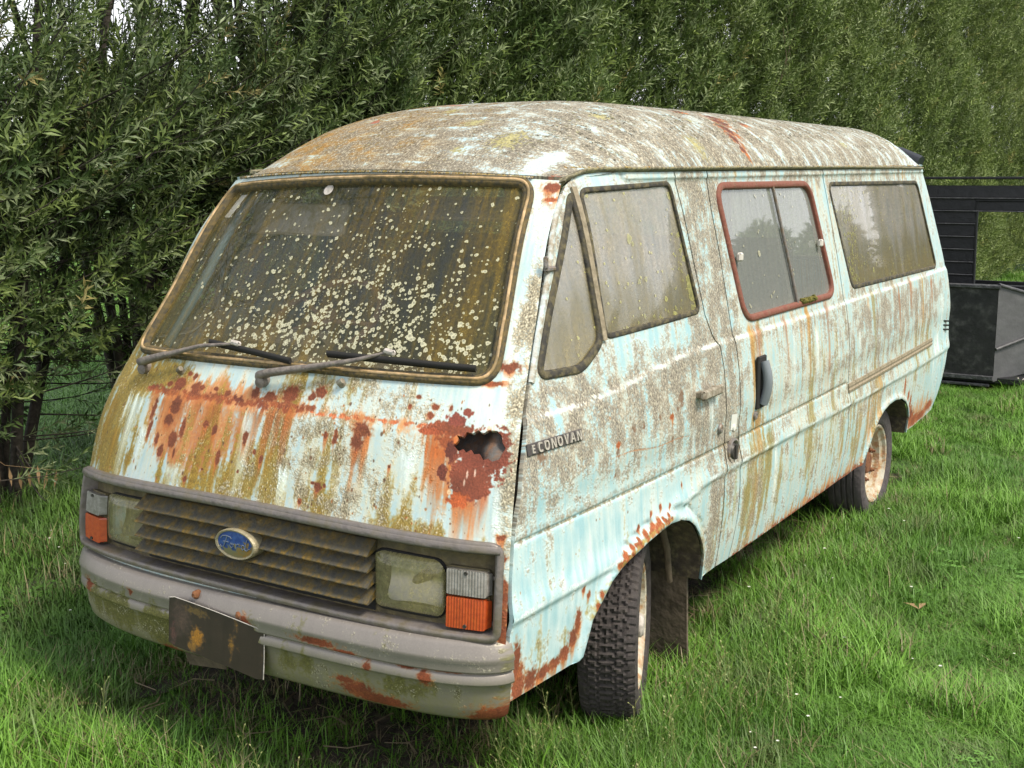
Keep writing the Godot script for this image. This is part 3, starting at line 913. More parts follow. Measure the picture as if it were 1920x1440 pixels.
func paint_roof() -> StandardMaterial3D:
	var t := Weather.new(620, 1600, ROOF_R, 37, true)
	var crust := t.cover(60, [[0.3, 0.5, 0.6, 0.9, 0.22], [0.55, 1.5, 0.2, 2.0, 0.22], [0.0, 1.0, 0.7, 0.8, 0.24], [-0.45, 0.15, 0.2, 0.3, -0.3], [0.60, 0.12, 0.06, 0.14, -0.55], [0.62, 3.7, 0.2, 0.2, -0.6], [0.5, 0.3, 0.04, 0.12, -0.3]], 0.86)
	var algae := t.cover(60, [[-0.35, 0.3, 0.35, 0.5, 1.0], [-0.1, 0.2, 0.3, 0.3, 0.50], [0.2, 0.25, 0.2, 0.2, 0.42], [-0.6, 0.8, 0.2, 0.8, 0.5], [0.6, 3.5, 0.15, 0.2, 0.4]], 0.05)
	var wash := t.cover(60, [[-0.2, 0.7, 0.4, 0.5, 0.34], [0.6, 1.62, 0.2, 0.12, 0.4], [0.1, 1.1, 0.4, 0.4, 0.3]], 0.05)
	t.lay(Color8(166, 194, 200), Color8(208, 214, 212), crust, algae, wash, Color8(118, 110, 95), Color8(140, 98, 36), t.cover(60, [[0.3, 1.5, 0.6, 2.0, 0.4]], 0.2))
	# pale yellow rosettes, a rusty dent
	for e in [[0.67, 0.86, 0.035, 0.045], [0.50, 0.55, 0.03, 0.04], [0.42, 0.2, 0.05, 0.06], [0.64, 2.6, 0.02, 0.04], [0.35, 0.9, 0.03, 0.03], [0.2, 0.3, 0.04, 0.03], [0.3, 0.12, 0.03, 0.02], [0.55, 1.1, 0.015, 0.02], [0.0, 0.45, 0.03, 0.04]]:
		t.patch(e[0], e[1], e[2], e[3], Color8(150, 144, 98), 1.6, 0.5, 0.9, 0.15, 0.95)
	for e in [[0.50, 1.42, 0.05, 0.07], [0.55, 1.38, 0.05, 0.07], [0.60, 1.32, 0.05, 0.05], [0.65, 1.27, 0.04, 0.035], [0.45, 1.22, 0.03, 0.06], [0.55, 1.6, 0.02, 0.03], [0.69, 1.25, 0.02, 0.025]]:
		t.patch(e[0], e[1], e[2], e[3], Color8(160, 90, 42), 1.2, 0.5, 0.9)
		t.patch(e[0] - 0.01, e[1], e[2] * 0.7, e[3] * 0.6, Color8(92, 48, 34), 0.9, 0.2, 0.95)
	for e in [[0.05, 0.75, 0.06, 0.02], [-0.1, 0.6, 0.05, 0.02], [0.2, 0.95, 0.08, 0.02], [0.69, 0.03, 0.02, 0.03], [-0.25, 0.35, 0.02, 0.02]]:
		t.patch(e[0], e[1], e[2], e[3], Color8(150, 78, 58), 1.0, 0.3, 0.8)
	t.patch(0.60, 0.13, 0.03, 0.08, Color8(178, 206, 218), 0.8, 0.4, 0.9, 0.0, 0.4)
	return t.material(2.6, 0.5)

# the film on a pane: see-through where it is thin
func film(width: int, height: int, rect: Rect2, seed_: int, kind: int) -> StandardMaterial3D:
	var t := Weather.new(width, height, rect, seed_)
	var n := width * height
	var a := PackedByteArray()
	a.resize(n * 4)
	var spots := PackedByteArray()
	spots.resize(n)
	var tone := PackedByteArray()
	tone.resize(n)
	var g := RandomNumberGenerator.new()
	g.seed = seed_
	var px := width / absf(rect.size.x)
	var count: int = [4600, 420, 60, 0][kind]
	var homes := []
	var tall := 1.45 if kind == 0 else 1.0      # the screen leans, so its sheet is longer than it is high
	for s in count:
		var x := g.randf()
		var y := g.randf()
		if not homes.is_empty() and g.randf() < 0.15:      # lichens seed close to one another
			var hm: Vector2 = homes[g.randi() % homes.size()]
			x = hm.x + g.randfn(0.0, 0.013)
			y = hm.y + g.randfn(0.0, 0.018)
		var keep := 1.0
		var rad := g.randf_range(0.0025, 0.0055)
		if kind == 0:      # windscreen: many more low down and towards the near side
			keep = clampf(0.10 + 1.4 * exp(-((x - 0.63) / 0.27) ** 2 - ((y - 0.78) / 0.40) ** 2) + 0.5 * exp(-((y - 0.98) / 0.16) ** 2) * smooth01(0.1, 0.4, x), 0.0, 1.0)
			rad = (0.0017 + 0.0068 * pow(g.randf(), 2.4)) * (0.85 + 0.3 * y)
		elif g.randf() < 0.10: rad *= 2.4
		if g.randf() > keep: continue
		homes.append(Vector2(x, y))
		var cx := x * width
		var cy := y * height
		var rr := rad * px
		for j in range(maxi(0, int(cy - rr * 1.6)), mini(height, int(cy + rr * 1.6) + 1)):
			for i in range(maxi(0, int(cx - rr * 1.6)), mini(width, int(cx + rr * 1.6) + 1)):
				var o := j * width + i
				var d := Vector2(i - cx, (j - cy) * tall).length() / rr - (t.fine[o] / 255.0 - 0.5) * 0.9 - (t.grit[o] / 255.0 - 0.5) * 0.5
				if d < 1.0:
					spots[o] = maxi(spots[o], int(clampf((1.0 - d) * 6.0, 0.0, 1.0) * 250))
					tone[o] = int(clampf(0.62 + 0.38 * d, 0.0, 1.0) * 255)
	if kind == 1:
		# greenish rosettes by the rear edge of the door glass, a band down the rear pane, growth along the sills
		var extra := [[1.385, 1.335, 0.020], [1.378, 1.31, 0.024], [1.388, 1.36, 0.016], [1.40, 1.425, 0.013], [1.415, 1.45, 0.011], [1.40, 1.465, 0.012], [1.412, 1.50, 0.012], [1.72, 1.50, 0.014], [1.705, 1.485, 0.008], [1.66, 1.38, 0.009], [1.70, 1.375, 0.010], [1.50, 1.28, 0.009], [1.44, 1.62, 0.014], [1.38, 1.27, 0.013], [1.36, 1.28, 0.012]]
		for k in 130: extra.append([-0.33 + g.randfn(0.0, 0.045) - 0.10 * g.randf() * (1.0 if k % 3 == 0 else 0.0), g.randf_range(1.18, 1.63), g.randf_range(0.003, 0.010)])
		for k in 150: extra.append([g.randf_range(-1.9, 1.93), (1.252 if k % 2 == 0 else 1.185) + absf(g.randfn(0.0, 0.014)), g.randf_range(0.002, 0.007)])
		for k in 40: extra.append([g.randf_range(1.36, 1.50), g.randf_range(1.25, 1.60), g.randf_range(0.002, 0.005)])
		for e in extra:
			var cx: float = (e[0] - rect.position.x) / rect.size.x * width
			var cy: float = (e[1] - rect.position.y) / rect.size.y * height
			var rr: float = e[2] * px
			for j in range(maxi(0, int(cy - rr * 1.6)), mini(height, int(cy + rr * 1.6) + 1)):
				for i in range(maxi(0, int(cx - rr * 1.6)), mini(width, int(cx + rr * 1.6) + 1)):
					var o := j * width + i
					var d := Vector2(i - cx, j - cy).length() / rr - (t.fine[o] / 255.0 - 0.5) * 0.9 - (t.grit[o] / 255.0 - 0.5) * 0.5
					if d < 1.0:
						spots[o] = maxi(spots[o], int(clampf((1.0 - d) * 5.0, 0.0, 0.9) * 250))
						tone[o] = int(clampf(0.55 + 0.35 * d + (t.grit[o] / 255.0 - 0.5) * 0.3, 0.0, 1.0) * 255)
	for o in n:
		var x := float(o % width) / width
		var y := float(o / width) / height
		var fi := t.fine[o] / 255.0 - 0.5
		var gr := t.grit[o] / 255.0 - 0.5
		var ru := t.run[o] / 255.0 - 0.5
		var wi := t.wide[o] / 255.0 - 0.5
		var bl := t.blob[o] / 255.0 - 0.5
		var c0: float
		var c1: float
		var c2: float
		var al: float
		if kind == 0:
			var edge := minf(minf(x, 1.0 - x) * 1.9, minf(y * 1.6, (1.0 - y) * 1.1))
			al = 0.25 + 0.50 * exp(-edge / 0.06) + 0.22 * smooth01(0.55, 1.0, y) + 0.22 * smooth01(0.72, 1.0, x) * (0.6 + ru) + ru * 0.34 + fi * 0.24 + wi * 0.16 + 0.08 * bl
			var mus := clampf(0.5 + wi * 1.8 + ru * 1.2 + 0.4 * exp(-edge / 0.05), 0.0, 1.0)
			c0 = lerpf(68.0, 106.0, mus)
			c1 = lerpf(66.0, 88.0, mus)
			c2 = lerpf(36.0, 30.0, mus)
			if gr + fi * 0.7 > 0.34: al += 0.2
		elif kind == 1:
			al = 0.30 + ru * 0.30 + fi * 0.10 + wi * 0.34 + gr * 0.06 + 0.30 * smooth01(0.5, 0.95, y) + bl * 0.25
			var mus := clampf(0.15 + wi * 1.4 + ru * 0.6 + 0.95 * smooth01(0.42, 0.75, y), 0.0, 1.0)  # besides grime, pale above and olive below to imitate mirrored sky and trees
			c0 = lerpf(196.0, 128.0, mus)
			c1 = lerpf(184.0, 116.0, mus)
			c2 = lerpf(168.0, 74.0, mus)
		elif kind == 3:
			al = 0.50 + ru * 0.10 + fi * 0.16 + bl * 0.3 + 0.30 * smooth01(0.4, 0.0, y) + 0.12 * smooth01(0.8, 1.0, y)
			c0 = 134.0 + 18.0 * wi
			c1 = 126.0 + 14.0 * wi
			c2 = 84.0
		else:
			al = 0.10 + ru * 0.22 + fi * 0.10 + 0.28 * smooth01(0.80, 1.0, y)
			c0 = 160.0
			c1 = 158.0
			c2 = 148.0
		var d := 1.0 + gr * 0.3 + fi * 0.2
		al = clampf(al, 0.03, 0.93)
		var s := spots[o] / 255.0
		var tn := tone[o] / 255.0
		a[o * 4] = clampi(int(lerpf(c0 * d, (202.0 if kind != 1 else 186.0) * tn, s)), 0, 255)
		a[o * 4 + 1] = clampi(int(lerpf(c1 * d, (199.0 if kind != 1 else 184.0) * tn, s)), 0, 255)
		a[o * 4 + 2] = clampi(int(lerpf(c2 * d, (168.0 if kind != 1 else 112.0) * tn, s)), 0, 255)
		a[o * 4 + 3] = int(maxf(al, s) * 255)
	var m := plain(Color.WHITE, 0.8)
	m.set_meta("rect", rect)
	m.albedo_texture = ImageTexture.create_from_image(Image.create_from_data(width, height, false, Image.FORMAT_RGBA8, a))
	if kind > 0:
		m.clearcoat_enabled = true
		m.clearcoat = 1.0
		m.clearcoat_roughness = 0.06
	m.transparency = BaseMaterial3D.TRANSPARENCY_ALPHA
	m.texture_repeat = false
	return m

# dull metal of the bumper: grey lacquer, green on the far side, rust where it has flaked
func paint_bumper() -> StandardMaterial3D:
	var r := Rect2(-1.0, 0.30, 2.0, -0.30)
	var t := Weather.new(1200, 180, r, 51)
	var crust := t.cover(80, [[-0.6, 0.1, 0.4, 0.2, 0.12], [0.3, 0.05, 0.3, 0.1, 0.1]], 0.08)
	var algae := t.cover(80, [[-0.5, 0.14, 0.34, 0.08, 0.80], [-0.25, 0.12, 0.2, 0.1, 0.4], [0.2, 0.12, 0.4, 0.06, 0.36], [0.6, 0.12, 0.3, 0.05, 0.30]], 0.08)
	var wash := t.cover(80, [[0.0, 0.02, 0.9, 0.03, 0.2]], 0.0)
	t.dust_c = Color8(128, 124, 88)
	t.lay(Color8(128, 121, 115), Color8(136, 129, 122), crust, algae, wash, Color8(96, 90, 74), Color8(98, 96, 48), t.cover(80, [[0.0, 0.09, 1.4, 0.07, 0.95], [0.0, 0.02, 1.4, 0.04, 0.3]], 0.0), 0.35)
	for e in [[0.28, 0.218, 0.06, 0.014], [0.37, 0.205, 0.04, 0.006], [0.44, 0.172, 0.012, 0.02], [0.60, 0.17, 0.018, 0.028], [0.55, 0.195, 0.03, 0.005], [0.40, 0.075, 0.06, 0.030], [0.47, 0.052, 0.08, 0.022], [0.36, 0.10, 0.03, 0.012], [0.75, 0.035, 0.05, 0.045], [0.80, 0.045, 0.06, 0.05], [-0.30, 0.03, 0.04, 0.02], [-0.08, 0.21, 0.02, 0.02], [0.03, 0.22, 0.02, 0.03], [0.66, 0.198, 0.04, 0.004], [-0.66, 0.19, 0.02, 0.03], [-0.43, 0.23, 0.01, 0.015], [0.84, 0.15, 0.02, 0.1]]:
		t.rust(e[0], e[1], e[2], e[3], 0.0, 0.3)
	var m := t.material(1.6, 0.5)
	m.metallic = 0.3
	return m

func mats() -> void:
	M.frame_paint = mottled(31, [0.0, 0.4, 0.55, 0.7, 1.0], [lin(0.36, 0.44, 0.46), lin(0.46, 0.52, 0.52), lin(0.34, 0.32, 0.26), lin(0.24, 0.2, 0.14), lin(0.4, 0.38, 0.32)], 5.0, 0.6)
	M.crust_rail = mottled(32, [0.0, 0.4, 0.55, 0.72, 1.0], [lin(0.05, 0.045, 0.03), lin(0.14, 0.12, 0.07), lin(0.26, 0.24, 0.17), lin(0.30, 0.25, 0.10), lin(0.42, 0.42, 0.36)], 6.0, 0.9)
	M.handle = plain(lin(0.17, 0.19, 0.21), 0.35)
	M.catch_m = plain(lin(0.55, 0.52, 0.47), 0.5)
	M.moss = mottled(33, [0.0, 0.5, 1.0], [lin(0.05, 0.06, 0.01), lin(0.12, 0.11, 0.02), lin(0.24, 0.17, 0.03)], 9.0, 0.95)
	M.dark_metal = plain(lin(0.06, 0.055, 0.05), 0.5, 0.4)
	M.inner_blue = plain(lin(0.13, 0.20, 0.21), 0.6)
	M.pale = plain(lin(0.62, 0.62, 0.58), 0.6)
	M.pale_dirty = mottled(34, [0.0, 0.5, 1.0], [lin(0.22, 0.2, 0.17), lin(0.42, 0.38, 0.34), lin(0.58, 0.53, 0.5)], 8.0, 0.65)
	M.moulding = mottled(35, [0.0, 0.45, 0.7, 1.0], [lin(0.14, 0.115, 0.07), lin(0.22, 0.18, 0.12), lin(0.30, 0.25, 0.17), lin(0.13, 0.1, 0.06)], 5.0, 0.7)
	M.inner_grey = mottled(36, [0.0, 0.45, 0.6, 1.0], [lin(0.03, 0.027, 0.024), lin(0.09, 0.083, 0.078), lin(0.12, 0.07, 0.045), lin(0.18, 0.08, 0.035)], 7.0, 0.7)
	M.wiper = mottled(37, [0.0, 0.5, 0.75, 1.0], [lin(0.09, 0.075, 0.065), lin(0.16, 0.135, 0.12), lin(0.22, 0.19, 0.165), lin(0.2, 0.16, 0.08)], 6.0, 0.6)
	M.bead_dirty = mottled(38, [0.0, 0.4, 0.5, 0.6, 1.0], [lin(0.06, 0.05, 0.03), lin(0.24, 0.16, 0.06), lin(0.46, 0.30, 0.15), lin(0.5, 0.34, 0.18), lin(0.16, 0.13, 0.06)], 2.0, 0.65)
	M.hatch = plain(lin(0.016, 0.018, 0.024), 0.45)
	M.badge_back = plain(lin(0.055, 0.048, 0.046), 0.6)
	M.letter = mottled(39, [0.0, 0.5, 1.0], [lin(0.2, 0.175, 0.15), lin(0.36, 0.33, 0.28), lin(0.46, 0.44, 0.4)], 12.0, 0.5)
	M.housing = mottled(40, [0.0, 0.4, 0.6, 1.0], [lin(0.05, 0.042, 0.022), lin(0.085, 0.07, 0.038), lin(0.12, 0.095, 0.04), lin(0.2, 0.18, 0.13)], 3.0, 0.85)
	M.emblem_rim = mottled(41, [0.0, 0.5, 1.0], [lin(0.2, 0.17, 0.1), lin(0.3, 0.26, 0.17), lin(0.4, 0.34, 0.2)], 8.0, 0.5, 0.2)
	M.emblem_line = plain(lin(0.14, 0.17, 0.23), 0.5)
	var lens := mottled(42, [0.0, 0.4, 0.6, 1.0], [lin(0.16, 0.155, 0.10), lin(0.22, 0.205, 0.14), lin(0.28, 0.26, 0.19), lin(0.42, 0.40, 0.33)], 3.0, 0.3, 0.0, 2.0)
	lens.clearcoat_enabled = true
	lens.clearcoat = 0.9
	lens.clearcoat_roughness = 0.15
	M.lens = lens
	M.reflector = plain(lin(0.62, 0.58, 0.50), 0.34, 1.0)
	var am := mottled(43, [0.0, 0.5, 1.0], [lin(0.30, 0.030, 0.002), lin(0.44, 0.055, 0.004), lin(0.52, 0.10, 0.01)], 10.0, 0.2, 0.0, 1.0)
	am.clearcoat_enabled = true
	am.clearcoat = 1.0
	M.amber = am
	var cl := mottled(44, [0.0, 0.5, 1.0], [lin(0.14, 0.125, 0.105), lin(0.22, 0.205, 0.185), lin(0.36, 0.35, 0.33)], 9.0, 0.2, 0.0, 1.0)
	cl.clearcoat_enabled = true
	cl.clearcoat = 1.0
	M.clear_lens = cl
	M.dash = mottled(45, [0.0, 0.5, 1.0], [lin(0.14, 0.105, 0.065), lin(0.20, 0.155, 0.10), lin(0.25, 0.2, 0.14)], 3.0, 0.9)
	M.seat = mottled(46, [0.0, 0.5, 1.0], [lin(0.03, 0.026, 0.022), lin(0.06, 0.05, 0.04), lin(0.09, 0.08, 0.065)], 4.0, 0.9)
	M.visor = plain(lin(0.34, 0.29, 0.21), 0.8)
	M.lining = plain(lin(0.10, 0.085, 0.065), 0.9)
	M.brown_plastic = plain(lin(0.34, 0.19, 0.10), 0.5)
	M.liner = mottled(47, [0.0, 0.5, 0.7, 1.0], [lin(0.03, 0.024, 0.018), lin(0.07, 0.055, 0.04), lin(0.13, 0.11, 0.06), lin(0.2, 0.17, 0.11)], 4.0, 0.9)
	M.flap = mottled(48, [0.0, 0.5, 1.0], [lin(0.06, 0.045, 0.03), lin(0.10, 0.078, 0.052), lin(0.14, 0.11, 0.075)], 2.0, 0.9)
	M.rim = mottled(49, [0.0, 0.42, 0.55, 0.68, 1.0], [lin(0.36, 0.35, 0.27), lin(0.5, 0.48, 0.40), lin(0.42, 0.33, 0.2), lin(0.30, 0.13, 0.05), lin(0.5, 0.42, 0.38)], 3.0, 0.6)
	M.tyre = mottled(50, [0.0, 0.5, 0.75, 1.0], [lin(0.022, 0.018, 0.017), lin(0.04, 0.033, 0.032), lin(0.06, 0.05, 0.045), lin(0.10, 0.08, 0.06)], 6.0, 0.85)
	M.tyre_grey = mottled(51, [0.0, 0.5, 1.0], [lin(0.045, 0.038, 0.04), lin(0.07, 0.06, 0.062), lin(0.10, 0.085, 0.08)], 5.0, 0.85)

# ---------------------------------------------------------------- the van
func poly(a: Array) -> PackedVector2Array:
	var o := PackedVector2Array()
	for i in range(0, a.size(), 2): o.append(Vector2(a[i], a[i + 1]))
	return o

func seal_prof(w: float, h: float) -> PackedVector2Array:
	return PackedVector2Array([Vector2(-w, -0.008), Vector2(-w, h * 0.35), Vector2(-w * 0.55, h), Vector2(w * 0.45, h), Vector2(w, h * 0.45), Vector2(w, -0.004)])

func pane(called: String, outline: PackedVector2Array, f: Callable, side: float, m: Material, parent: Node, rect: Rect2, step := 0.05) -> MeshInstance3D:
	var lo := outline[0]
	var hi := outline[0]
	for p in outline:
		lo = lo.min(p)
		hi = hi.max(p)
	var st := tool()
	sheet(st, outline, [], lines(lo.x - 0.001, hi.x + 0.001, step), lines(lo.y - 0.001, hi.y + 0.001, step), f, side, rect, 0.0)
	return put(called, st, m, parent)

func side_panel(called: String, outline: PackedVector2Array, holes: Array, left: bool, m: Material, coarse := false) -> MeshInstance3D:
	var lo := outline[0]
	var hi := outline[0]
	for p in outline:
		lo = lo.min(p)
		hi = hi.max(p)
	var us: PackedFloat32Array
	var vs: PackedFloat32Array
	if coarse:
		us = lines(lo.x - 0.002, hi.x + 0.002, 0.06)
		vs = lines(lo.y - 0.002, hi.y + 0.002, 0.04)
	else:
		us = lines(lo.x - 0.002, hi.x + 0.002, 0.02)
		vs = lines(lo.y - 0.002, hi.y + 0.002, 0.014, [0.787, 0.791, 0.794, 0.797, 0.800, 0.803, 0.807, 1.664, 1.667, 1.670, 1.674])
	var st := tool()
	var grown := Geometry2D.offset_polygon(outline, -0.0036)
	sheet(st, grown[0], holes, us, vs, side_l if left else side_r, -1.0 if left else 1.0, SIDE_R, 0.012)
	return put(called, st, m, van)

func window_set(body: MeshInstance3D, outline: PackedVector2Array, left: bool, fm: Material, film_m: Material, seal_m: Material, seal_w: float, seal_h: float, label := "") -> void:
	var f: Callable = side_l if left else side_r
	var s := -1.0 if left else 1.0
	var st := tool()
	strip(st, dense(outline, 0.03), f, s, seal_prof(seal_w, seal_h))
	var o := put("window_seal", st, seal_m, body)
	if label != "": o.set_meta("label", label)
	pane("window_pane", outline, inset(f, 0.006, s), s, fm, body, SIDE_R)
	if film_m != null: pane("window_grime_tint", outline, inset(f, 0.0035, s), s, film_m, body, film_m.get_meta("rect"))

func build_van() -> void:
	van = thing("rusty_van", "old pale blue van, rusty and crusted with lichen, parked on the grass", "van")
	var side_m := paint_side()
	var front_m := paint_front()
	var roof_m := paint_roof()
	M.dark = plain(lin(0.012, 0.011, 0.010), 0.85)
	M.rubber = mottled(5, [0.0, 0.45, 0.62, 1.0], [lin(0.018, 0.016, 0.014), lin(0.03, 0.027, 0.022), lin(0.09, 0.075, 0.035), lin(0.16, 0.13, 0.07)], 5.0, 0.8)
	M.screen_rubber = mottled(6, [0.0, 0.40, 0.60, 0.8, 1.0], [lin(0.028, 0.024, 0.019), lin(0.05, 0.042, 0.025), lin(0.10, 0.072, 0.025), lin(0.15, 0.10, 0.03), lin(0.09, 0.085, 0.06)], 9.0, 0.85)
	M.red_seal = mottled(7, [0.0, 0.5, 0.8, 1.0], [lin(0.15, 0.042, 0.026), lin(0.19, 0.062, 0.04), lin(0.16, 0.08, 0.045), lin(0.10, 0.07, 0.045)], 5.0, 0.75)
	M.bead = mottled(8, [0.0, 0.5, 1.0], [lin(0.45, 0.28, 0.13), lin(0.52, 0.36, 0.2), lin(0.30, 0.2, 0.1)], 5.0, 0.6)
	M.trim = mottled(9, [0.0, 0.45, 0.62, 1.0], [lin(0.105, 0.09, 0.083), lin(0.165, 0.145, 0.135), lin(0.15, 0.128, 0.10), lin(0.12, 0.10, 0.05)], 2.2, 0.45, 0.2, 2.0)
	M.grille = mottled(10, [0.0, 0.36, 0.5, 0.64, 0.8, 1.0], [lin(0.032, 0.029, 0.024), lin(0.06, 0.054, 0.042), lin(0.07, 0.06, 0.036), lin(0.11, 0.075, 0.020), lin(0.18, 0.105, 0.014), lin(0.2, 0.18, 0.12)], 4.5, 0.8, 0.0, 5.0)
	M.crust = mottled(12, [0.0, 0.4, 0.6, 1.0], [lin(0.10, 0.08, 0.055), lin(0.19, 0.16, 0.115), lin(0.26, 0.23, 0.18), lin(0.42, 0.40, 0.33)], 6.0, 0.9)
	M.steel = mottled(13, [0.0, 0.5, 0.62, 1.0], [lin(0.14, 0.125, 0.12), lin(0.22, 0.20, 0.19), lin(0.20, 0.15, 0.10), lin(0.22, 0.10, 0.045)], 5.0, 0.5, 0.3)
	M.rusty = mottled(14, [0.0, 0.5, 1.0], [lin(0.07, 0.025, 0.012), lin(0.16, 0.06, 0.025), lin(0.28, 0.13, 0.05)], 6.0, 0.9)
	M.under = mottled(15, [0.0, 0.5, 1.0], [lin(0.012, 0.010, 0.008), lin(0.03, 0.024, 0.018), lin(0.08, 0.05, 0.03)], 3.0, 0.9)
	M.brown = mottled(16, [0.0, 0.5, 1.0], [lin(0.055, 0.043, 0.03), lin(0.11, 0.085, 0.055), lin(0.15, 0.12, 0.08)], 3.0, 0.9)
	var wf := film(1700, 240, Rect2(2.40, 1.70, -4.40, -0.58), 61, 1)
	var wf_clean := film(700, 300, Rect2(1.13, 1.67, -1.16, -0.51), 62, 2)
	var side_glass := glass(0.42, Color(0.66, 0.68, 0.67), 0.02)
	side_glass.metallic_specular = 1.0

	# --- left side, in view
	var gap0: Array = [2.507, 0.392, 2.509, 0.52, 2.507, 0.632, 2.494, 0.72, 2.473, 0.805, 2.449, 0.89, 2.419, 0.978, 2.37, 1.07, 2.307, 1.166, 2.252, 1.25, 2.199, 1.326, 2.138, 1.42, 2.083, 1.519, 2.042, 1.575, 1.989, 1.627, 1.955, 1.657, 1.915, 1.678, 1.86, 1.688, 1.80, 1.692]
	var door_rear: Array = [1.404, 1.692, 1.390, 1.65, 1.363, 1.558, 1.335, 1.40, 1.304, 1.236, 1.268, 1.17, 1.232, 1.13, 1.216, 1.053, 1.210, 0.857, 1.210, 0.368]
	var gap1: Array = [1.092, 0.364, 1.066, 0.525, 1.074, 0.66, 1.080, 0.70, 1.086, 0.76, 1.089, 0.871, 1.092, 1.035, 1.110, 1.199, 1.126, 1.429, 1.146, 1.569, 1.152, 1.692]
	var gap2: Array = [-0.04, 1.692, -0.062, 1.60, -0.110, 1.331, -0.136, 1.062, -0.160, 0.855, -0.180, 0.594, -0.155, 0.356]
	var arch_f: Array = []
	for i in range(arch_front.size() - 1, -1, -1): arch_f.append_array([arch_front[i].x, arch_front[i].y])
	var door_o := poly(gap0 + door_rear + [1.352, 0.366] + arch_f + [2.16, 0.376])
	var vent := round_poly(poly([1.957, 1.616, 2.262, 1.178, 2.072, 1.172, 1.956, 1.232, 1.942, 1.626]), 0.035)
	var win1 := round_poly(poly([1.905, 1.640, 1.435, 1.654, 1.342, 1.254, 1.930, 1.240]), 0.03)
	for left in [true, false]:
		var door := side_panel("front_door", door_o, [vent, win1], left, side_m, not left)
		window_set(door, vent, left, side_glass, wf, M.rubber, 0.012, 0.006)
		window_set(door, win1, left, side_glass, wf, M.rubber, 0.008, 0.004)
		var f: Callable = side_l if left else side_r
		var s := -1.0 if left else 1.0
		if not left: continue
		# the bright bar between vent and door glass
		var st := tool()
		strip(st, dense(poly([1.930, 1.648, 1.938, 1.5, 1.946, 1.232]), 0.05, false), f, s, PackedVector2Array([Vector2(-0.011, -0.006), Vector2(-0.010, 0.009), Vector2(0.010, 0.009), Vector2(0.011, -0.006)]), false, false)
		put("window_bar", st, M.moulding, door)
		# door handle: a pull on two feet
		st = tool()
		var hp := side_l(Vector2(1.377, 1.003))
		var tilt := Basis(Vector3(0, 0, 1), 0.06)
		box(st, hp + Vector3(0.024, 0, 0), Vector3(0.018, 0.030, 0.158), tilt, 0.006)
		box(st, hp + Vector3(0.008, 0.0, 0.06), Vector3(0.026, 0.022, 0.022), tilt, 0.004)
		box(st, hp + Vector3(0.008, 0.0, -0.06), Vector3(0.026, 0.022, 0.022), tilt, 0.004)
		put("door_handle", st, M.crust, door)
		st = tool()
		lathe(st, side_l(Vector2(1.259, 0.862)), PackedVector2Array([Vector2(-0.004, 0.017), Vector2(0.006, 0.017), Vector2(0.010, 0.013), Vector2(0.011, 0.006), Vector2(0.008, 0.0)]), 18)
		put("door_lock", st, M.steel, door)
		badge(door)
		# round edge bead at the front of the door frame
		st = tool()
		var fr := PackedVector2Array()
		for i in range(8, 15): fr.append(Vector2(gap0[i * 2] - 0.010, gap0[i * 2 + 1]))
		strip(st, dense(fr, 0.04, false), f, s, PackedVector2Array([Vector2(-0.009, -0.002), Vector2(-0.006, 0.006), Vector2(0.006, 0.006), Vector2(0.009, -0.002)]), false)
		put("frame_bead", st, M.frame_paint, door)
		# the vent catch
		st = tool()
		var cp := side_l(Vector2(2.145, 1.44))
		box(st, cp + Vector3(0.012, 0.0, -0.02), Vector3(0.014, 0.014, 0.05), Basis.IDENTITY, 0.004)
		box(st, cp + Vector3(0.014, 0.018, 0.004), Vector3(0.012, 0.034, 0.014), Basis.IDENTITY, 0.004)
		put("vent_catch", st, M.steel, door)

	# pillar between the doors, with the filler lock
	var pill: Array = []
	for i in range(door_rear.size() / 2 - 1, -1, -1): pill.append_array([door_rear[i * 2], door_rear[i * 2 + 1]])
	var g1r: Array = []
	for i in range(gap1.size() / 2 - 1, -1, -1): g1r.append_array([gap1[i * 2], gap1[i * 2 + 1]])
	var pillar_o := poly(pill + g1r)
	var slide_o := poly(gap1 + gap2)
	var win2 := round_poly(poly([1.092, 1.640, 0.150, 1.634, 0.002, 1.184, 0.985, 1.187]), 0.075, 7)
	var tail: Array = []
	for i in RY.size(): tail.append_array([RZ[i] - 0.140, RY[i]])
	tail[0] = -1.90
	tail[1] = 0.345
	var g2r: Array = []
	for i in range(gap2.size() / 2 - 1, -1, -1): g2r.append_array([gap2[i * 2], gap2[i * 2 + 1]])
	var arch_r: Array = []
	for q in arch_rear: arch_r.append_array([q.x, q.y])
	var tail_r: Array = []
	for i in tail.size() / 2: tail_r.append_array([tail[i * 2], minf(tail[i * 2 + 1], 1.692)])
	var quarter := poly(g2r)
	quarter.reverse()
	var quarter_o := poly([-0.04, 1.692])
	quarter_o = poly(gap2 + [-0.30, 0.352] + arch_r + [-1.5, 0.338] + tail_r)
	var win3 := round_poly(poly([-0.105, 1.630, -1.665, 1.618, -1.895, 1.162, -0.262, 1.190]), 0.05)
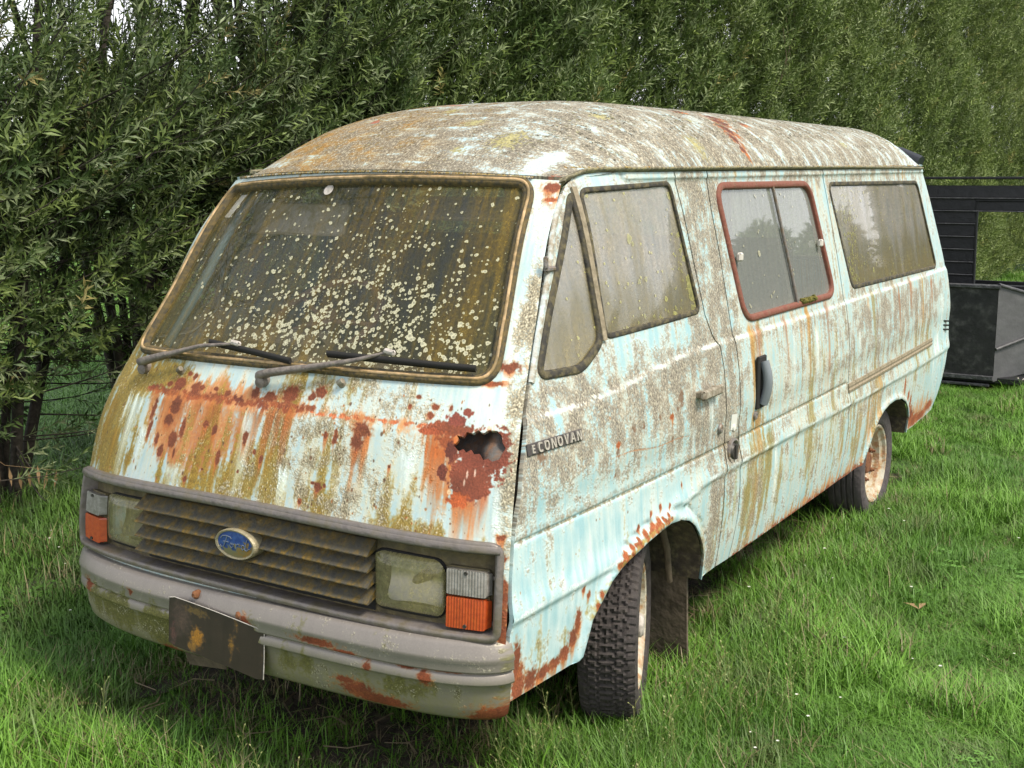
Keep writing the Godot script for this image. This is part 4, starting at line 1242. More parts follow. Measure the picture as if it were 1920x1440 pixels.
	for left in [true, false]:
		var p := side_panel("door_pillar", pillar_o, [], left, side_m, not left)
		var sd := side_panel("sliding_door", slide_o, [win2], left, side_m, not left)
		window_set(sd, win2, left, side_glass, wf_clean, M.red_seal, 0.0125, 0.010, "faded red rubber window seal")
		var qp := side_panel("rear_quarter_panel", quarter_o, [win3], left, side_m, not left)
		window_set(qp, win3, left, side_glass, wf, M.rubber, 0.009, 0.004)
		var f: Callable = side_l if left else side_r
		var s := -1.0 if left else 1.0
		# drip rail
		var st := tool()
		var rail := PackedVector2Array()
		for q in ([[1.962, 1.660], [1.955, 1.668]] if left else []) + [ [1.86, 1.692], [1.80, 1.695], [1.4, 1.697], [0.6, 1.698], [-0.4, 1.697], [-1.2, 1.693], [-1.78, 1.688]]: rail.append(Vector2(q[0], q[1]))
		strip(st, dense(rail, 0.06, false), f, s, PackedVector2Array([Vector2(-0.007, -0.010), Vector2(-0.005, 0.010), Vector2(0.001, 0.015), Vector2(0.005, 0.012), Vector2(0.006, 0.004), Vector2(0.010, -0.012)]), false)
		put("drip_rail", st, M.crust_rail, van)
		if not left: continue
		# sliding door: handle in its recess, lock, pane divider, catches, window rail
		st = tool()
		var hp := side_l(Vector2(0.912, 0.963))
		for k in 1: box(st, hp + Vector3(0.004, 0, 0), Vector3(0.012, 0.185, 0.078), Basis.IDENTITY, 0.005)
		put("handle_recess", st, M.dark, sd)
		st = tool()
		var pts := []
		for k in 9: pts.append(hp + Vector3(0.016 + 0.016 * sin(PI * k / 8.0), -0.075 + 0.15 * k / 8.0, 0.004))
		tube(st, pts, 0.017, 0.017, 8, false, 1.0)
		put("door_handle", st, M.handle, sd).set_meta("label", "smooth grey pull handle")
		st = tool()
		lathe(st, side_l(Vector2(0.945, 0.850)), PackedVector2Array([Vector2(-0.004, 0.016), Vector2(0.007, 0.015), Vector2(0.009, 0.008), Vector2(0.006, 0.0)]), 16)
		put("door_lock", st, M.steel, sd)
		st = tool()
		var gl := inset(side_l, -0.004, -1.0)
		var bars := []
		for k in 7: bars.append(gl.call(Vector2(lerpf(0.565, 0.455, k / 6.0), lerpf(1.632, 1.19, k / 6.0))))
		tube(st, bars, 0.006, 0.006, 6)
		put("pane_divider", st, M.steel, sd)
		for q in [[0.985, 1.40], [0.125, 1.40]]:
			st = tool()
			var c: Vector3 = gl.call(Vector2(q[0], q[1]))
			box(st, c + Vector3(0.008, 0, 0), Vector3(0.018, 0.03, 0.03), Basis.IDENTITY, 0.006)
			put("window_catch", st, M.catch_m, sd)
		# moss on the sill of the sliding window
		st = tool()
		for k in 26:
			var zz := 0.42 - k * 0.006
			var c := side_l(Vector2(zz, 1.192 + 0.004 * sin(k * 1.7)))
			box(st, c + Vector3(0.010, 0.004, 0), Vector3(0.016 + 0.006 * sin(k * 2.3), 0.012 + 0.008 * absf(sin(k * 1.3)), 0.012), Basis(Vector3(1, 0.3, 0).normalized(), k * 0.7), 0.004)
		put("moss_tuft", st, M.moss, sd)
		# filler lock on the pillar
		st = tool()
		lathe(st, side_l(Vector2(1.148, 0.763)), PackedVector2Array([Vector2(-0.004, 0.046), Vector2(0.006, 0.045), Vector2(0.008, 0.039), Vector2(0.002, 0.034), Vector2(-0.006, 0.030)]), 28)
		put("filler_ring", st, M.steel, p)
		st = tool()
		lathe(st, side_l(Vector2(1.148, 0.763)), PackedVector2Array([Vector2(-0.004, 0.031), Vector2(0.000, 0.030), Vector2(0.010, 0.022), Vector2(0.010, 0.0)]), 24)
		box(st, side_l(Vector2(1.148, 0.763)) + Vector3(0.012, 0, 0), Vector3(0.012, 0.052, 0.012), Basis.IDENTITY, 0.003)
		put("filler_cap", st, M.dark_metal, p)
		st = tool()
		lathe(st, side_l(Vector2(1.136, 0.842)), PackedVector2Array([Vector2(-0.003, 0.012), Vector2(0.005, 0.011), Vector2(0.006, 0.0)]), 12)
		put("plug", st, M.pale, p)
		st = tool()
		var stick := poly([1.165, 0.892, 1.112, 0.886, 1.112, 0.832, 1.165, 0.838])
		var sp := side_panel_patch(st, stick, 0.0015)
		put("sticker", st, M.pale, p)
		# moulding and vent slots on the rear quarter
		st = tool()
		strip(st, dense(poly([-0.148, 0.770, -0.8, 0.772, -1.4, 0.772, -1.735, 0.772]), 0.05, false), f, s, PackedVector2Array([Vector2(-0.020, -0.002), Vector2(-0.019, 0.006), Vector2(-0.008, 0.008), Vector2(-0.004, 0.003), Vector2(0.003, 0.003), Vector2(0.007, 0.008), Vector2(0.019, 0.006), Vector2(0.020, -0.002)]), false, false)
		put("side_moulding", st, M.moulding, qp)
		for k in 3:
			st = tool()
			var c := f.call(Vector2(-2.085, 0.845 - k * 0.024)) as Vector3
			box(st, c, Vector3(0.016, 0.010, 0.10), Basis(Vector3(0, 1, 0), -0.15) * Basis(Vector3(1, 0, 0), -0.12), 0.003)
			put("vent_slot", st, M.dark, qp)

	# --- front panel: nose, pillars, header, valance
	var scr := round_poly(poly([-0.700, 1.157, 0.703, 1.168, 0.694, 1.660, -0.703, 1.642]), 0.055, 7)
	var grille_o := round_poly(poly([-0.757, 0.568, 0.757, 0.568, 0.757, 0.797, -0.757, 0.797]), 0.03)
	var hole := poly([0.622, 1.020, 0.634, 1.034, 0.628, 1.045, 0.645, 1.043, 0.652, 1.054, 0.668, 1.052, 0.680, 1.060, 0.694, 1.053, 0.706, 1.061, 0.726, 1.060, 0.738, 1.050, 0.742, 1.034, 0.750, 1.022, 0.744, 1.010, 0.738, 0.996, 0.722, 0.990, 0.712, 0.997, 0.700, 0.992, 0.690, 1.006, 0.676, 1.004, 0.668, 1.014, 0.655, 1.006, 0.648, 1.014, 0.636, 1.008])
	var slit := poly([0.768, 0.46, 0.774, 0.47, 0.774, 0.56, 0.768, 0.575, 0.764, 0.55, 0.769, 0.52, 0.763, 0.49])
	var nu := lines(-0.777, 0.777, 0.03, [-0.774, -0.768, -0.762, -0.754, -0.745, -0.735, -0.72, -0.70, -0.675, 0.675, 0.70, 0.72, 0.735, 0.745, 0.754, 0.762, 0.768, 0.774])
	var nv := lines(0.335, 1.672, 0.022, [1.04, 1.048, 1.056, 1.064, 1.07])
	var st := tool()
	sheet(st, poly([-0.776, 0.415, 0.776, 0.415, 0.776, 1.667, -0.776, 1.667]), [scr, grille_o, hole], nu, nv, front_p, 1.0, FRONT_R, 0.012)
	var nose := put("front_panel", st, front_m, van)
	# what shows through the rust hole
	st = tool()
	var deep := inset(front_p, 0.075, 1.0)
	sheet(st, poly([0.56, 0.95, 0.772, 0.95, 0.772, 1.10, 0.56, 1.10]), [], lines(0.55, 0.775, 0.02), lines(0.94, 1.11, 0.02), func(p: Vector2) -> Vector3: return front_p(p) + Vector3(-0.02, 0.0, -0.10 + 0.078 * smooth01(0.655, 0.735, p.x) + 0.03 * smooth01(1.035, 1.0, p.y)), 1.0, FRONT_R, 0.0)
	put("inner_skin", st, M.inner_grey, nose)

	# --- windscreen
	st = tool()
	var scr_in := Geometry2D.offset_polygon(scr, -0.012)[0]
	sheet(st, scr_in, [], lines(-0.72, 0.72, 0.04), lines(1.13, 1.69, 0.04), inset(front_p, 0.008, 1.0), 1.0, FRONT_R, 0.0)
	var ws := put("windscreen", st, glass(0.06, Color(0.5, 0.55, 0.5), 0.02), van)
	st = tool()
	sheet(st, scr_in, [], lines(-0.72, 0.72, 0.04), lines(1.13, 1.69, 0.04), inset(front_p, 0.0055, 1.0), 1.0, Rect2(-0.70, 1.665, 1.40, -0.515), 0.0)
	put("windscreen_grime", st, film(1500, 552, Rect2(-0.70, 1.665, 1.40, -0.515), 71, 0), ws)
	st = tool()
	strip(st, dense(scr, 0.03), front_p, 1.0, PackedVector2Array([Vector2(-0.020, -0.008), Vector2(-0.019, 0.004), Vector2(-0.012, 0.010), Vector2(0.004, 0.012), Vector2(0.010, 0.008), Vector2(0.012, -0.002)]))
	put("windscreen_seal", st, M.screen_rubber, ws)
	st = tool()
	strip(st, dense(Geometry2D.offset_polygon(scr, -0.003)[0], 0.03), inset(front_p, -0.012, 1.0), 1.0, PackedVector2Array([Vector2(-0.005, -0.003), Vector2(-0.003, 0.003), Vector2(0.003, 0.003), Vector2(0.005, -0.003)]))
	put("seal_bead", st, M.bead_dirty, ws)
	st = tool()
	sheet(st, round_poly(poly([-0.655, 1.555, -0.615, 1.553, -0.592, 1.620, -0.632, 1.622]), 0.004, 2), [], lines(-0.66, -0.58, 0.02), lines(1.55, 1.63, 0.02), inset(front_p, 0.0105, 1.0), 1.0, FRONT_R, 0.0)
	put("sticker", st, M.pale, ws)
	# round disc stuck behind the top of the screen
	st = tool()
	var disc := PackedVector2Array()
	for k in 20: disc.append(Vector2(-0.135 + 0.021 * cos(TAU * k / 20), 1.622 + 0.014 * sin(TAU * k / 20)))
	sheet(st, disc, [], lines(-0.17, -0.10, 0.02), lines(1.60, 1.65, 0.02), inset(front_p, 0.004, 1.0), 1.0, FRONT_R, 0.0)
	put("round_sticker", st, M.pale_dirty, ws)
	# wipers
	for q in [[-0.032, 1.126, 0.27, 1.182, 0.362, 1.208, 0.16, 1.196, 0.60, 1.190], [-0.545, 1.118, -0.30, 1.178, -0.165, 1.194, -0.285, 1.196, 0.045, 1.170]]:
		var up := func(x: float, v: float, o: float) -> Vector3:
			var p := Vector2(x / spl(v, GY, GX) * 0.78, v)
			return front_p(p) + normal_of(front_p, p, 1.0) * o
		st = tool()
		tube(st, [up.call(q[0] - 0.012, q[1] - 0.002, 0.012), up.call(q[0], q[1], 0.03), up.call(q[0] + 0.03, q[1] + 0.007, 0.034), up.call(lerpf(q[0], q[2], 0.5), lerpf(q[1], q[3], 0.5), 0.036)], 0.019, 0.013, 8, false, 0.7)
		tube(st, [up.call(lerpf(q[0], q[2], 0.48), lerpf(q[1], q[3], 0.48), 0.036), up.call(q[2], q[3], 0.036), up.call(q[4] - 0.01, q[5], 0.032)], 0.012, 0.005, 6, false, 0.7)
		lathe(st, up.call(q[0] - 0.005, q[1] - 0.004, 0.0), PackedVector2Array([Vector2(-0.01, 0.016), Vector2(0.03, 0.015), Vector2(0.034, 0.0)]), 14, Basis(Vector3(0, 0, 1), 0.0) * Basis(Vector3(0, 1, 0), -PI / 2 + 0.15))
		var arm := put("wiper_arm", st, M.wiper, van)
		st = tool()
		var bl := []
		for k in 9: bl.append(up.call(lerpf(q[6], q[8], k / 8.0), lerpf(q[7], q[9], k / 8.0), 0.022 + 0.004 * sin(PI * k / 8.0)))
		tube(st, bl, 0.006, 0.006, 5, false, 1.8)
		put("wiper_blade", st, M.dark, arm)
		st = tool()
		box(st, up.call(q[4], q[5], 0.036), Vector3(0.036, 0.014, 0.014), Basis(Vector3(0, 0, 1), -0.15), 0.004)
		put("blade_clip", st, M.pale_dirty, arm)
	for x in [-0.40, 0.245]:     # washer jets
		st = tool()
		var p := Vector2(x, 1.118 if x < 0 else 1.135)
		tube(st, [front_p(p), front_p(p) + normal_of(front_p, p, 1.0) * 0.014, front_p(p + Vector2(0.012, 0.004)) + normal_of(front_p, p, 1.0) * 0.018], 0.011, 0.008, 8)
		put("washer_jet", st, M.crust, van)

	build_face(front_m)

	# --- roof
	st = tool()
	var ru := lines(-0.72, 0.72, 0.045, [-0.715, -0.705, -0.695, -0.685, -0.66, 0.66, 0.685, 0.695, 0.705, 0.715])
	var rv := lines(0.0, 3.85, 0.06, [0.01, 0.02, 0.035, 0.05, 0.08, 0.10, 3.84, 3.82, 3.80])
	sheet(st, poly([-0.7199, 0.0005, 0.7199, 0.0005, 0.7199, 3.8495, -0.7199, 3.8495]), [], ru, rv, roof_p, -1.0, ROOF_R, 0.01)
	put("roof", st, roof_m, van)

	crust_flakes()

	# --- tail: rear panel with a window, dark hatch edge, bumper
	st = tool()
	var back := func(p: Vector2) -> Vector3: return Vector3(p.x * (side_x(p.y, spl(p.y, RY, RZ)) - 0.03), p.y, spl(p.y, RY, RZ) - 0.135 - 0.04 * (1.0 - p.x * p.x))
	var rw := round_poly(poly([-0.8, 1.15, 0.8, 1.15, 0.78, 1.60, -0.78, 1.60]), 0.08)
	sheet(st, poly([-0.995, 0.36, 0.995, 0.36, 0.995, 1.70, -0.995, 1.70]), [rw], lines(-1.0, 1.0, 0.1), lines(0.35, 1.71, 0.07), back, -1.0, Rect2(-1.2, 1.75, 2.4, -1.45), 0.01)
	var rp := put("rear_panel", st, side_m, van)
	pane("window_pane", rw, inset(back, 0.006, -1.0), -1.0, side_glass, rp, SIDE_R, 0.1)
	st = tool()
	strip(st, dense(rw, 0.06), back, -1.0, seal_prof(0.02, 0.01))
	put("window_seal", st, M.rubber, rp)
	st = tool()
	for k in 1:
		var pts := []
		for i in 13:
			var u := 1.0 - i * 2.0 / 12.0
			var pr := roof_p(Vector2(u * 0.70, 3.80))
			pts.append(pr * Vector3(1.01, 1, 1) + Vector3(0, 0.006, -0.055))
		tube(st, pts, 0.036, 0.036, 8)
	put("hatch_edge", st, M.hatch, van)
	st = tool()
	var rb := []
	for i in 21:
		var a := PI * i / 20.0
		rb.append(Vector3(0.60 * signf(cos(a)) * pow(absf(cos(a)), 0.3), 0.46, -2.14 - 0.17 * pow(sin(a), 0.3)))
	tube(st, rb, 0.06, 0.06, 8, false, 1.0)
	put("rear_bumper", st, M.trim, van)

	build_inside()
	build_under()
	for k in 4:
		var left := k < 2
		var is_front := k % 2 == 0
		wheel(Vector3((0.665 if is_front else 0.64) * (1.0 if left else -1.0), 0.308 if is_front else 0.238, 1.698 if is_front else -1.03), (0.37 if left else 0.37) if is_front else 0.0, left, is_front)

func side_panel_patch(st: SurfaceTool, o: PackedVector2Array, lift: float) -> int:
	sheet(st, o, [], lines(1.0, 1.3, 0.04), lines(0.8, 0.95, 0.03), inset(side_l, -lift, -1.0), -1.0, SIDE_R, 0.0)
	return 0

# raised letters on the door
func badge(door: Node) -> void:
	var a := side_l(Vector2(2.388, 1.014))
	var b := side_l(Vector2(2.145, 1.010))
	var dir := (b - a).normalized()
	var n := normal_of(side_l, Vector2(2.26, 1.012), -1.0)
	var up := n.cross(dir).normalized()
	if up.y < 0: up = -up
	var basis := Basis(dir, up, n)
	var st := tool()
	box(st, a.lerp(b, 0.5) + n * 0.003, Vector3((b - a).length() + 0.006, 0.030, 0.005), basis, 0.0015)
	var plate := put("badge", st, M.badge_back, door)
	plate.set_meta("label", "dark badge with raised letters")
	var fnt := SystemFont.new()
	fnt.font_names = ["Droid Sans"]
	fnt.font_weight = 700
	var x := 0.003
	var total := (b - a).length()
	var word := "ECONOVAN"
	var adv := (total - 0.006) / word.length()
	for i in word.length():
		var tm := TextMesh.new()
		tm.text = word[i]
		tm.font = fnt
		tm.font_size = 32
		tm.pixel_size = 0.0011 if i > 0 else 0.0009
		tm.depth = 0.004
		tm.horizontal_alignment = HORIZONTAL_ALIGNMENT_CENTER
		tm.vertical_alignment = VERTICAL_ALIGNMENT_CENTER
		var o := put("letter", tm, M.letter, plate)
		o.transform = Transform3D(Basis(dir, up, n), a + dir * (x + adv * (i + 0.5)) + n * 0.0075)

# ---------------------------------------------------------------- grille, lamps, bumper, plate
func build_face(front_m: Material) -> void:
	var o := round_poly(poly([-0.757, 0.570, 0.757, 0.570, 0.757, 0.793, -0.757, 0.793]), 0.022)
	# housing, set back
	var st := tool()
	var back := inset(front_p, 0.030, 1.0)
	var lamp_holes := []
	for s: float in [-1.0, 1.0]: lamp_holes.append(round_poly(poly([s * 0.424, 0.602, s * 0.616, 0.602, s * 0.616, 0.735, s * 0.424, 0.735]), 0.030, 6))
	sheet(st, Geometry2D.offset_polygon(o, 0.012)[0], lamp_holes, lines(-0.775, 0.775, 0.03, [-0.765, -0.757, -0.745, 0.745, 0.757, 0.765]), lines(0.54, 0.82, 0.03), back, 1.0, FRONT_R, 0.0)
	var house := put("grille_housing", st, M.housing, van)
	# surround: thick bright lip along the top, rounded frame round the rest
	st = tool()
	strip(st, dense(o, 0.025), front_p, 1.0, PackedVector2Array([Vector2(0.010, -0.006), Vector2(0.011, 0.008), Vector2(0.006, 0.015), Vector2(-0.004, 0.016), Vector2(-0.010, 0.010), Vector2(-0.012, -0.032)]))
	put("grille_surround", st, M.trim, van)
	st = tool()
	var top := PackedVector2Array()
	for i in 41: top.append(Vector2(-0.757 + 1.514 * i / 40.0, 0.788))
	strip(st, top, front_p, 1.0, PackedVector2Array([Vector2(0.010, -0.004), Vector2(0.009, 0.012), Vector2(0.004, 0.019), Vector2(-0.009, 0.021), Vector2(-0.014, 0.015), Vector2(-0.015, -0.03)]), false)
	put("grille_lip", st, M.trim, van)
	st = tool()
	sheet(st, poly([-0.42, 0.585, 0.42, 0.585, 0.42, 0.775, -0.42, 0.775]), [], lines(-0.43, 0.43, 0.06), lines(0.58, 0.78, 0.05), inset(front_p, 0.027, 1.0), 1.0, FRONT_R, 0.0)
	put("slat_backing", st, M.dark, house)  # dark sheet added to deepen the shade between the slats
	# slats, their lower edges standing proud
	for k in 4:
		var v := 0.737 - k * 0.0385
		st = tool()
		var row := PackedVector2Array()
		for i in 31: row.append(Vector2(-0.425 + 0.85 * i / 30.0, v))
		strip(st, row, front_p, 1.0, PackedVector2Array([Vector2(0.024, -0.026), Vector2(0.022, -0.020), Vector2(-0.010, 0.019), Vector2(-0.0125, 0.019), Vector2(-0.0135, 0.014), Vector2(-0.002, -0.026)]), false, false)
		put("grille_slat", st, M.grille, van)
	# emblem: an oval with a flowing name
	st = tool()
	var ec := front_p(Vector2(-0.005, 0.690)) + Vector3(0, 0, 0.022)
	for ring in [[0.074, 0.041, 0.0, 0], [0.068, 0.036, 0.010, 1]]: pass
	var seg := 40
	for k in seg:
		var t0 := TAU * k / seg
		var t1 := TAU * (k + 1) / seg
		var prof := [[1.0, -0.03], [1.0, 0.004], [0.95, 0.010], [0.87, 0.009], [0.85, 0.006]]
		for i in 4:
			var P := []
			for q in [[t0, i], [t1, i], [t1, i + 1], [t0, i + 1]]:
				var s: float = prof[q[1]][0]
				P.append(ec + Vector3(0.075 * s * cos(q[0]), (0.042 * s - (0.075 - 0.075 * s) * 0.0) * sin(q[0]), prof[q[1]][1]))
			var n: Vector3 = (P[1] - P[0]).cross(P[3] - P[0]).normalized()
			if n.dot(Vector3(cos(t0) * 0.3, sin(t0) * 0.3, 1)) < 0: n = -n
			quad(st, P[0], P[1], P[2], P[3], n)
	var em := put("emblem", st, M.emblem_rim, van)
	st = tool()
	for k in seg:
		var t0 := TAU * k / seg
		var t1 := TAU * (k + 1) / seg
		tri(st, ec + Vector3(0, 0, 0.0085), ec + Vector3(0.065 * cos(t0), 0.0362 * sin(t0), 0.0065), ec + Vector3(0.065 * cos(t1), 0.0362 * sin(t1), 0.0065), Vector3.BACK, Vector3(cos(t0) * 0.1, sin(t0) * 0.1, 1).normalized(), Vector3(cos(t1) * 0.1, sin(t1) * 0.1, 1).normalized(), Vector2(0.5, 0.5), Vector2(0.5 + 0.5 * cos(t0), 0.5 - 0.5 * sin(t0)), Vector2(0.5 + 0.5 * cos(t1), 0.5 - 0.5 * sin(t1)))
	put("oval_field", st, emblem_field(), em)
	# the flowing name as raised thin lines
	st = tool()
	var script_lines := [
		[-0.046, 0.010, -0.040, 0.017, -0.028, 0.019, -0.014, 0.017, -0.010, 0.013],
		[-0.024, 0.018, -0.030, 0.004, -0.038, -0.010, -0.046, -0.012, -0.048, -0.006],
		[-0.038, 0.003, -0.028, 0.004, -0.020, 0.003],
		[-0.008, -0.002, -0.014, 0.002, -0.016, -0.006, -0.010, -0.010, -0.004, -0.004, -0.008, 0.001, -0.002, 0.000],
		[0.004, 0.003, 0.004, -0.010],
		[0.004, -0.002, 0.010, 0.003, 0.014, 0.002],
		[0.034, 0.001, 0.026, 0.003, 0.022, -0.004, 0.026, -0.010, 0.034, -0.004],
		[0.042, 0.018, 0.036, 0.002, 0.033, -0.008, 0.040, -0.010, 0.048, -0.004]]
	for l in script_lines:
		var pts := []
		for i in range(0, l.size(), 2): pts.append(ec + Vector3(l[i] * 1.1, l[i + 1] * 1.1, 0.0085))
		tube(st, pts, 0.0016, 0.0016, 5)
	put("lettering", st, M.emblem_line, em)
	# lamps
	var lens_film := film(220, 150, Rect2(0.42, 0.74, 0.2, -0.142), 91, 3)
	for s: float in [-1.0, 1.0]:
		var hl := round_poly(poly([s * 0.422, 0.600, s * 0.618, 0.600, s * 0.618, 0.737, s * 0.422, 0.737]), 0.030, 6)
		if s < 0: hl.reverse()
		st = tool()
		var bulge := func(p: Vector2) -> Vector3:
			var dx := (p.x - s * 0.52) / 0.098
			var dy := (p.y - 0.6685) / 0.0685
			var k := clampf(1.0 - pow(absf(dx), 4.0), 0.0, 1.0) * clampf(1.0 - pow(absf(dy), 4.0), 0.0, 1.0)
			return front_p(p) + Vector3(0, 0, -0.022 + 0.020 * sqrt(k))
		sheet(st, hl, [], lines(minf(s * 0.42, s * 0.62), maxf(s * 0.42, s * 0.62), 0.008), lines(0.598, 0.739, 0.008), bulge, 1.0, Rect2(s * 0.52 - 0.1, 0.74, 0.2, -0.142), 0.02)
		var h := put("headlight", st, lens_film, van)
		st = tool()
		var bowl := func(p: Vector2) -> Vector3:
			var dx := (p.x - s * 0.52) / 0.098
			var dy := (p.y - 0.6685) / 0.0685
			return front_p(p) + Vector3(0, 0, -0.034 - 0.075 * sqrt(clampf(1.0 - 0.5 * (dx * dx + dy * dy), 0.0, 1.0)))
		sheet(st, hl, [], lines(minf(s * 0.42, s * 0.62), maxf(s * 0.42, s * 0.62), 0.012), lines(0.598, 0.739, 0.012), bowl, 1.0, FRONT_R, 0.0)
		put("reflector", st, M.reflector, h)
		st = tool()
		lathe(st, front_p(Vector2(s * 0.52, 0.668)) + Vector3(0, 0, -0.095), PackedVector2Array([Vector2(0.0, 0.016), Vector2(0.02, 0.014), Vector2(0.045, 0.011), Vector2(0.055, 0.005), Vector2(0.056, 0.0)]), 12, Basis(Vector3(0, 1, 0), -PI / 2))
		put("bulb_shield", st, M.steel, h)
		st = tool()
		strip(st, dense(hl, 0.015), back, 1.0, PackedVector2Array([Vector2(0.007, -0.004), Vector2(0.006, 0.006), Vector2(0.0, 0.008), Vector2(-0.003, 0.004)]))
		put("headlight_gasket", st, M.dark, h)
		# turn signal: clear over amber, two screws
		var x0 := s * 0.640
		var sg := Rect2(minf(s * 0.632, s * 0.736), 0.585, 0.104, 0.150)
		st = tool()
		for i in 1:
			var c := round_poly(poly([sg.position.x, sg.position.y, sg.end.x, sg.position.y, sg.end.x, sg.end.y, sg.position.x, sg.end.y]), 0.006, 3)
			sheet(st, c, [], lines(sg.position.x - 0.001, sg.end.x + 0.001, 0.02), lines(sg.position.y - 0.001, sg.end.y + 0.001, 0.03), inset(front_p, 0.014, 1.0), 1.0, FRONT_R, 0.02)
		var ts := put("turn_signal", st, M.housing, van)
		for part in [["clear_lens", sg.position.y + 0.085, sg.end.y - 0.004, M.clear_lens], ["amber_lens", sg.position.y + 0.004, sg.position.y + 0.079, M.amber]]:
			st = tool()
			var c := round_poly(poly([sg.position.x + 0.004, part[1], sg.end.x - 0.004, part[1], sg.end.x - 0.004, part[2], sg.position.x + 0.004, part[2]]), 0.005, 3)
			var ribs := func(p: Vector2) -> Vector3: return front_p(p) + Vector3(0, 0, 0.004 + 0.0015 * sin(p.x * 900.0))
			sheet(st, c, [], lines(sg.position.x, sg.end.x, 0.0025), lines(part[1] - 0.001, part[2] + 0.001, 0.025), ribs, 1.0, FRONT_R, 0.022)
			put(part[0], st, part[3], ts)
		for v in [0.596, 0.724]:
			st = tool()
			lathe(st, front_p(Vector2(s * 0.684, v)) + Vector3(0, 0, 0.006), PackedVector2Array([Vector2(-0.002, 0.005), Vector2(0.002, 0.005), Vector2(0.001, 0.0)]), 10, Basis(Vector3(0, 1, 0), -PI / 2))
			put("lens_screw", st, M.dark_metal, ts)
		for v in [0.60, 0.715]:
			st = tool()
			lathe(st, back.call(Vector2(s * 0.745, v)) + Vector3(0, 0, 0.004), PackedVector2Array([Vector2(-0.002, 0.006), Vector2(0.004, 0.005), Vector2(0.005, 0.0)]), 10, Basis(Vector3(0, 1, 0), -PI / 2 + 0.3 * s))
			put("housing_screw", st, M.steel, house)
	# bumper: pressed steel, wrapped round the corners
	st = tool()
	var prof := [[-0.070, 0.556], [-0.020, 0.562], [0.000, 0.560], [0.012, 0.550], [0.022, 0.522], [0.024, 0.513], [0.020, 0.507], [0.021, 0.488], [0.020, 0.484], [0.012, 0.481], [0.012, 0.477], [0.019, 0.474], [0.022, 0.456], [0.020, 0.451], [0.010, 0.447], [0.006, 0.420], [0.003, 0.388], [-0.004, 0.360], [-0.020, 0.346], [-0.06, 0.342]]
	var path := []
	var np := 97
	for i in np:
		var t := -1.0 + 2.0 * i / (np - 1)
		var x := signf(t) * (1.0 - pow(1.0 - absf(t), 1.35))
		var a := absf(x)
		path.append([0.776 * x, 2.496 + 0.124 * pow(maxf(0.0, 1.0 - pow(a, 4.0)), 0.55) + 0.008 * (1.0 - a * a)])
	for i in np - 1:
		for k in prof.size() - 1:
			var P := []
			var U := []
			var N := []
			for q in [[i, k], [i + 1, k], [i + 1, k + 1], [i, k + 1]]:
				var a: Array = path[maxi(q[0] - 1, 0)]
				var b: Array = path[mini(q[0] + 1, np - 1)]
				var d := Vector3(b[0] - a[0], 0, b[1] - a[1]).normalized()
				var n := Vector3(-d.z, 0, d.x)
				if n.z < 0: n = -n
				var pr: Array = prof[q[1]]
				# the far end has been pushed up a little, the middle sags behind the plate
				var sag := 0.006 * sin(path[q[0]][0] * 3.0)
				P.append(Vector3(path[q[0]][0], pr[1] + sag, path[q[0]][1]) + n * pr[0])
				U.append(Vector2((path[q[0]][0] + 1.0) / 2.0, (0.562 - pr[1]) / 0.236))
				var pa: Array = prof[maxi(q[1] - 1, 0)]
				var pb: Array = prof[mini(q[1] + 1, prof.size() - 1)]
				N.append((n * (pa[1] - pb[1]) + Vector3.UP * (pb[0] - pa[0])).normalized())
			tri(st, P[0], P[1], P[2], N[0], N[1], N[2], U[0], U[1], U[2])
			tri(st, P[0], P[2], P[3], N[0], N[2], N[3], U[0], U[2], U[3])
	var bump := put("front_bumper", st, paint_bumper(), van)
	for x in [-0.155, 0.010]:
		st = tool()
		lathe(st, Vector3(x, 0.545 - (x + 0.155) * 0.16, 2.642), PackedVector2Array([Vector2(-0.01, 0.013), Vector2(0.006, 0.012), Vector2(0.012, 0.006), Vector2(0.012, 0.0)]), 8, Basis(Vector3(0, 1, 0), -PI / 2))
		put("bumper_bolt", st, M.rusty, bump)
	# number plate, black, bent back at its near end
	st = tool()
	var cols := 14
	for sgn in [1.0, -1.0]:
		for i in cols:
			for j in 4:
				var P := []
				for q in [[i, j], [i + 1, j], [i + 1, j + 1], [i, j + 1]]:
					var u := float(q[0]) / cols
					var v := float(q[1]) / 4.0
					var x := -0.235 + 0.335 * u
					var y := 0.397 + 0.140 * v - 0.045 * u + 0.006 * sin(u * PI)
					if q[1] == 0 or q[1] == 4:
						var cr := minf(u, 1.0 - u) * 0.335
						if cr < 0.012: y += (0.012 - cr) * (0.6 if q[1] == 0 else -0.6)
					P.append(Vector3(x, y, 2.668 - 0.004 * u + 0.012 * (1.0 - v) - 0.020 * u * u - (0.0015 if sgn < 0 else 0.0)))
				quad(st, P[0], P[1], P[2], P[3], Vector3(0, 0.08, sgn).normalized(), Vector2(float(i) / cols, 1.0 - j / 4.0), Vector2((i + 1.0) / cols, 1.0 - j / 4.0), Vector2((i + 1.0) / cols, 1.0 - (j + 1) / 4.0), Vector2(float(i) / cols, 1.0 - (j + 1) / 4.0))
	var npl := put("number_plate", st, plate_m(), van)
	st = tool()
	var rim := []
	for i in cols + 1:
		var u := float(i) / cols
		rim.append(Vector3(-0.235 + 0.335 * u, 0.5375 - 0.045 * u + 0.006 * sin(u * PI) - (0.007 if i == 0 or i == cols else 0.0), 2.669 - 0.004 * u - 0.020 * u * u))
	tube(st, rim, 0.0016, 0.0016, 4)
	tube(st, [rim[cols], rim[cols] + Vector3(0.001, -0.07, 0.006), rim[cols] + Vector3(0, -0.126, 0.0115)], 0.0016, 0.0016, 4)
	put("plate_edge", st, M.pale_dirty, npl)
	# the flap of metal that hangs below the bumper, and the tow eye
	st = tool()
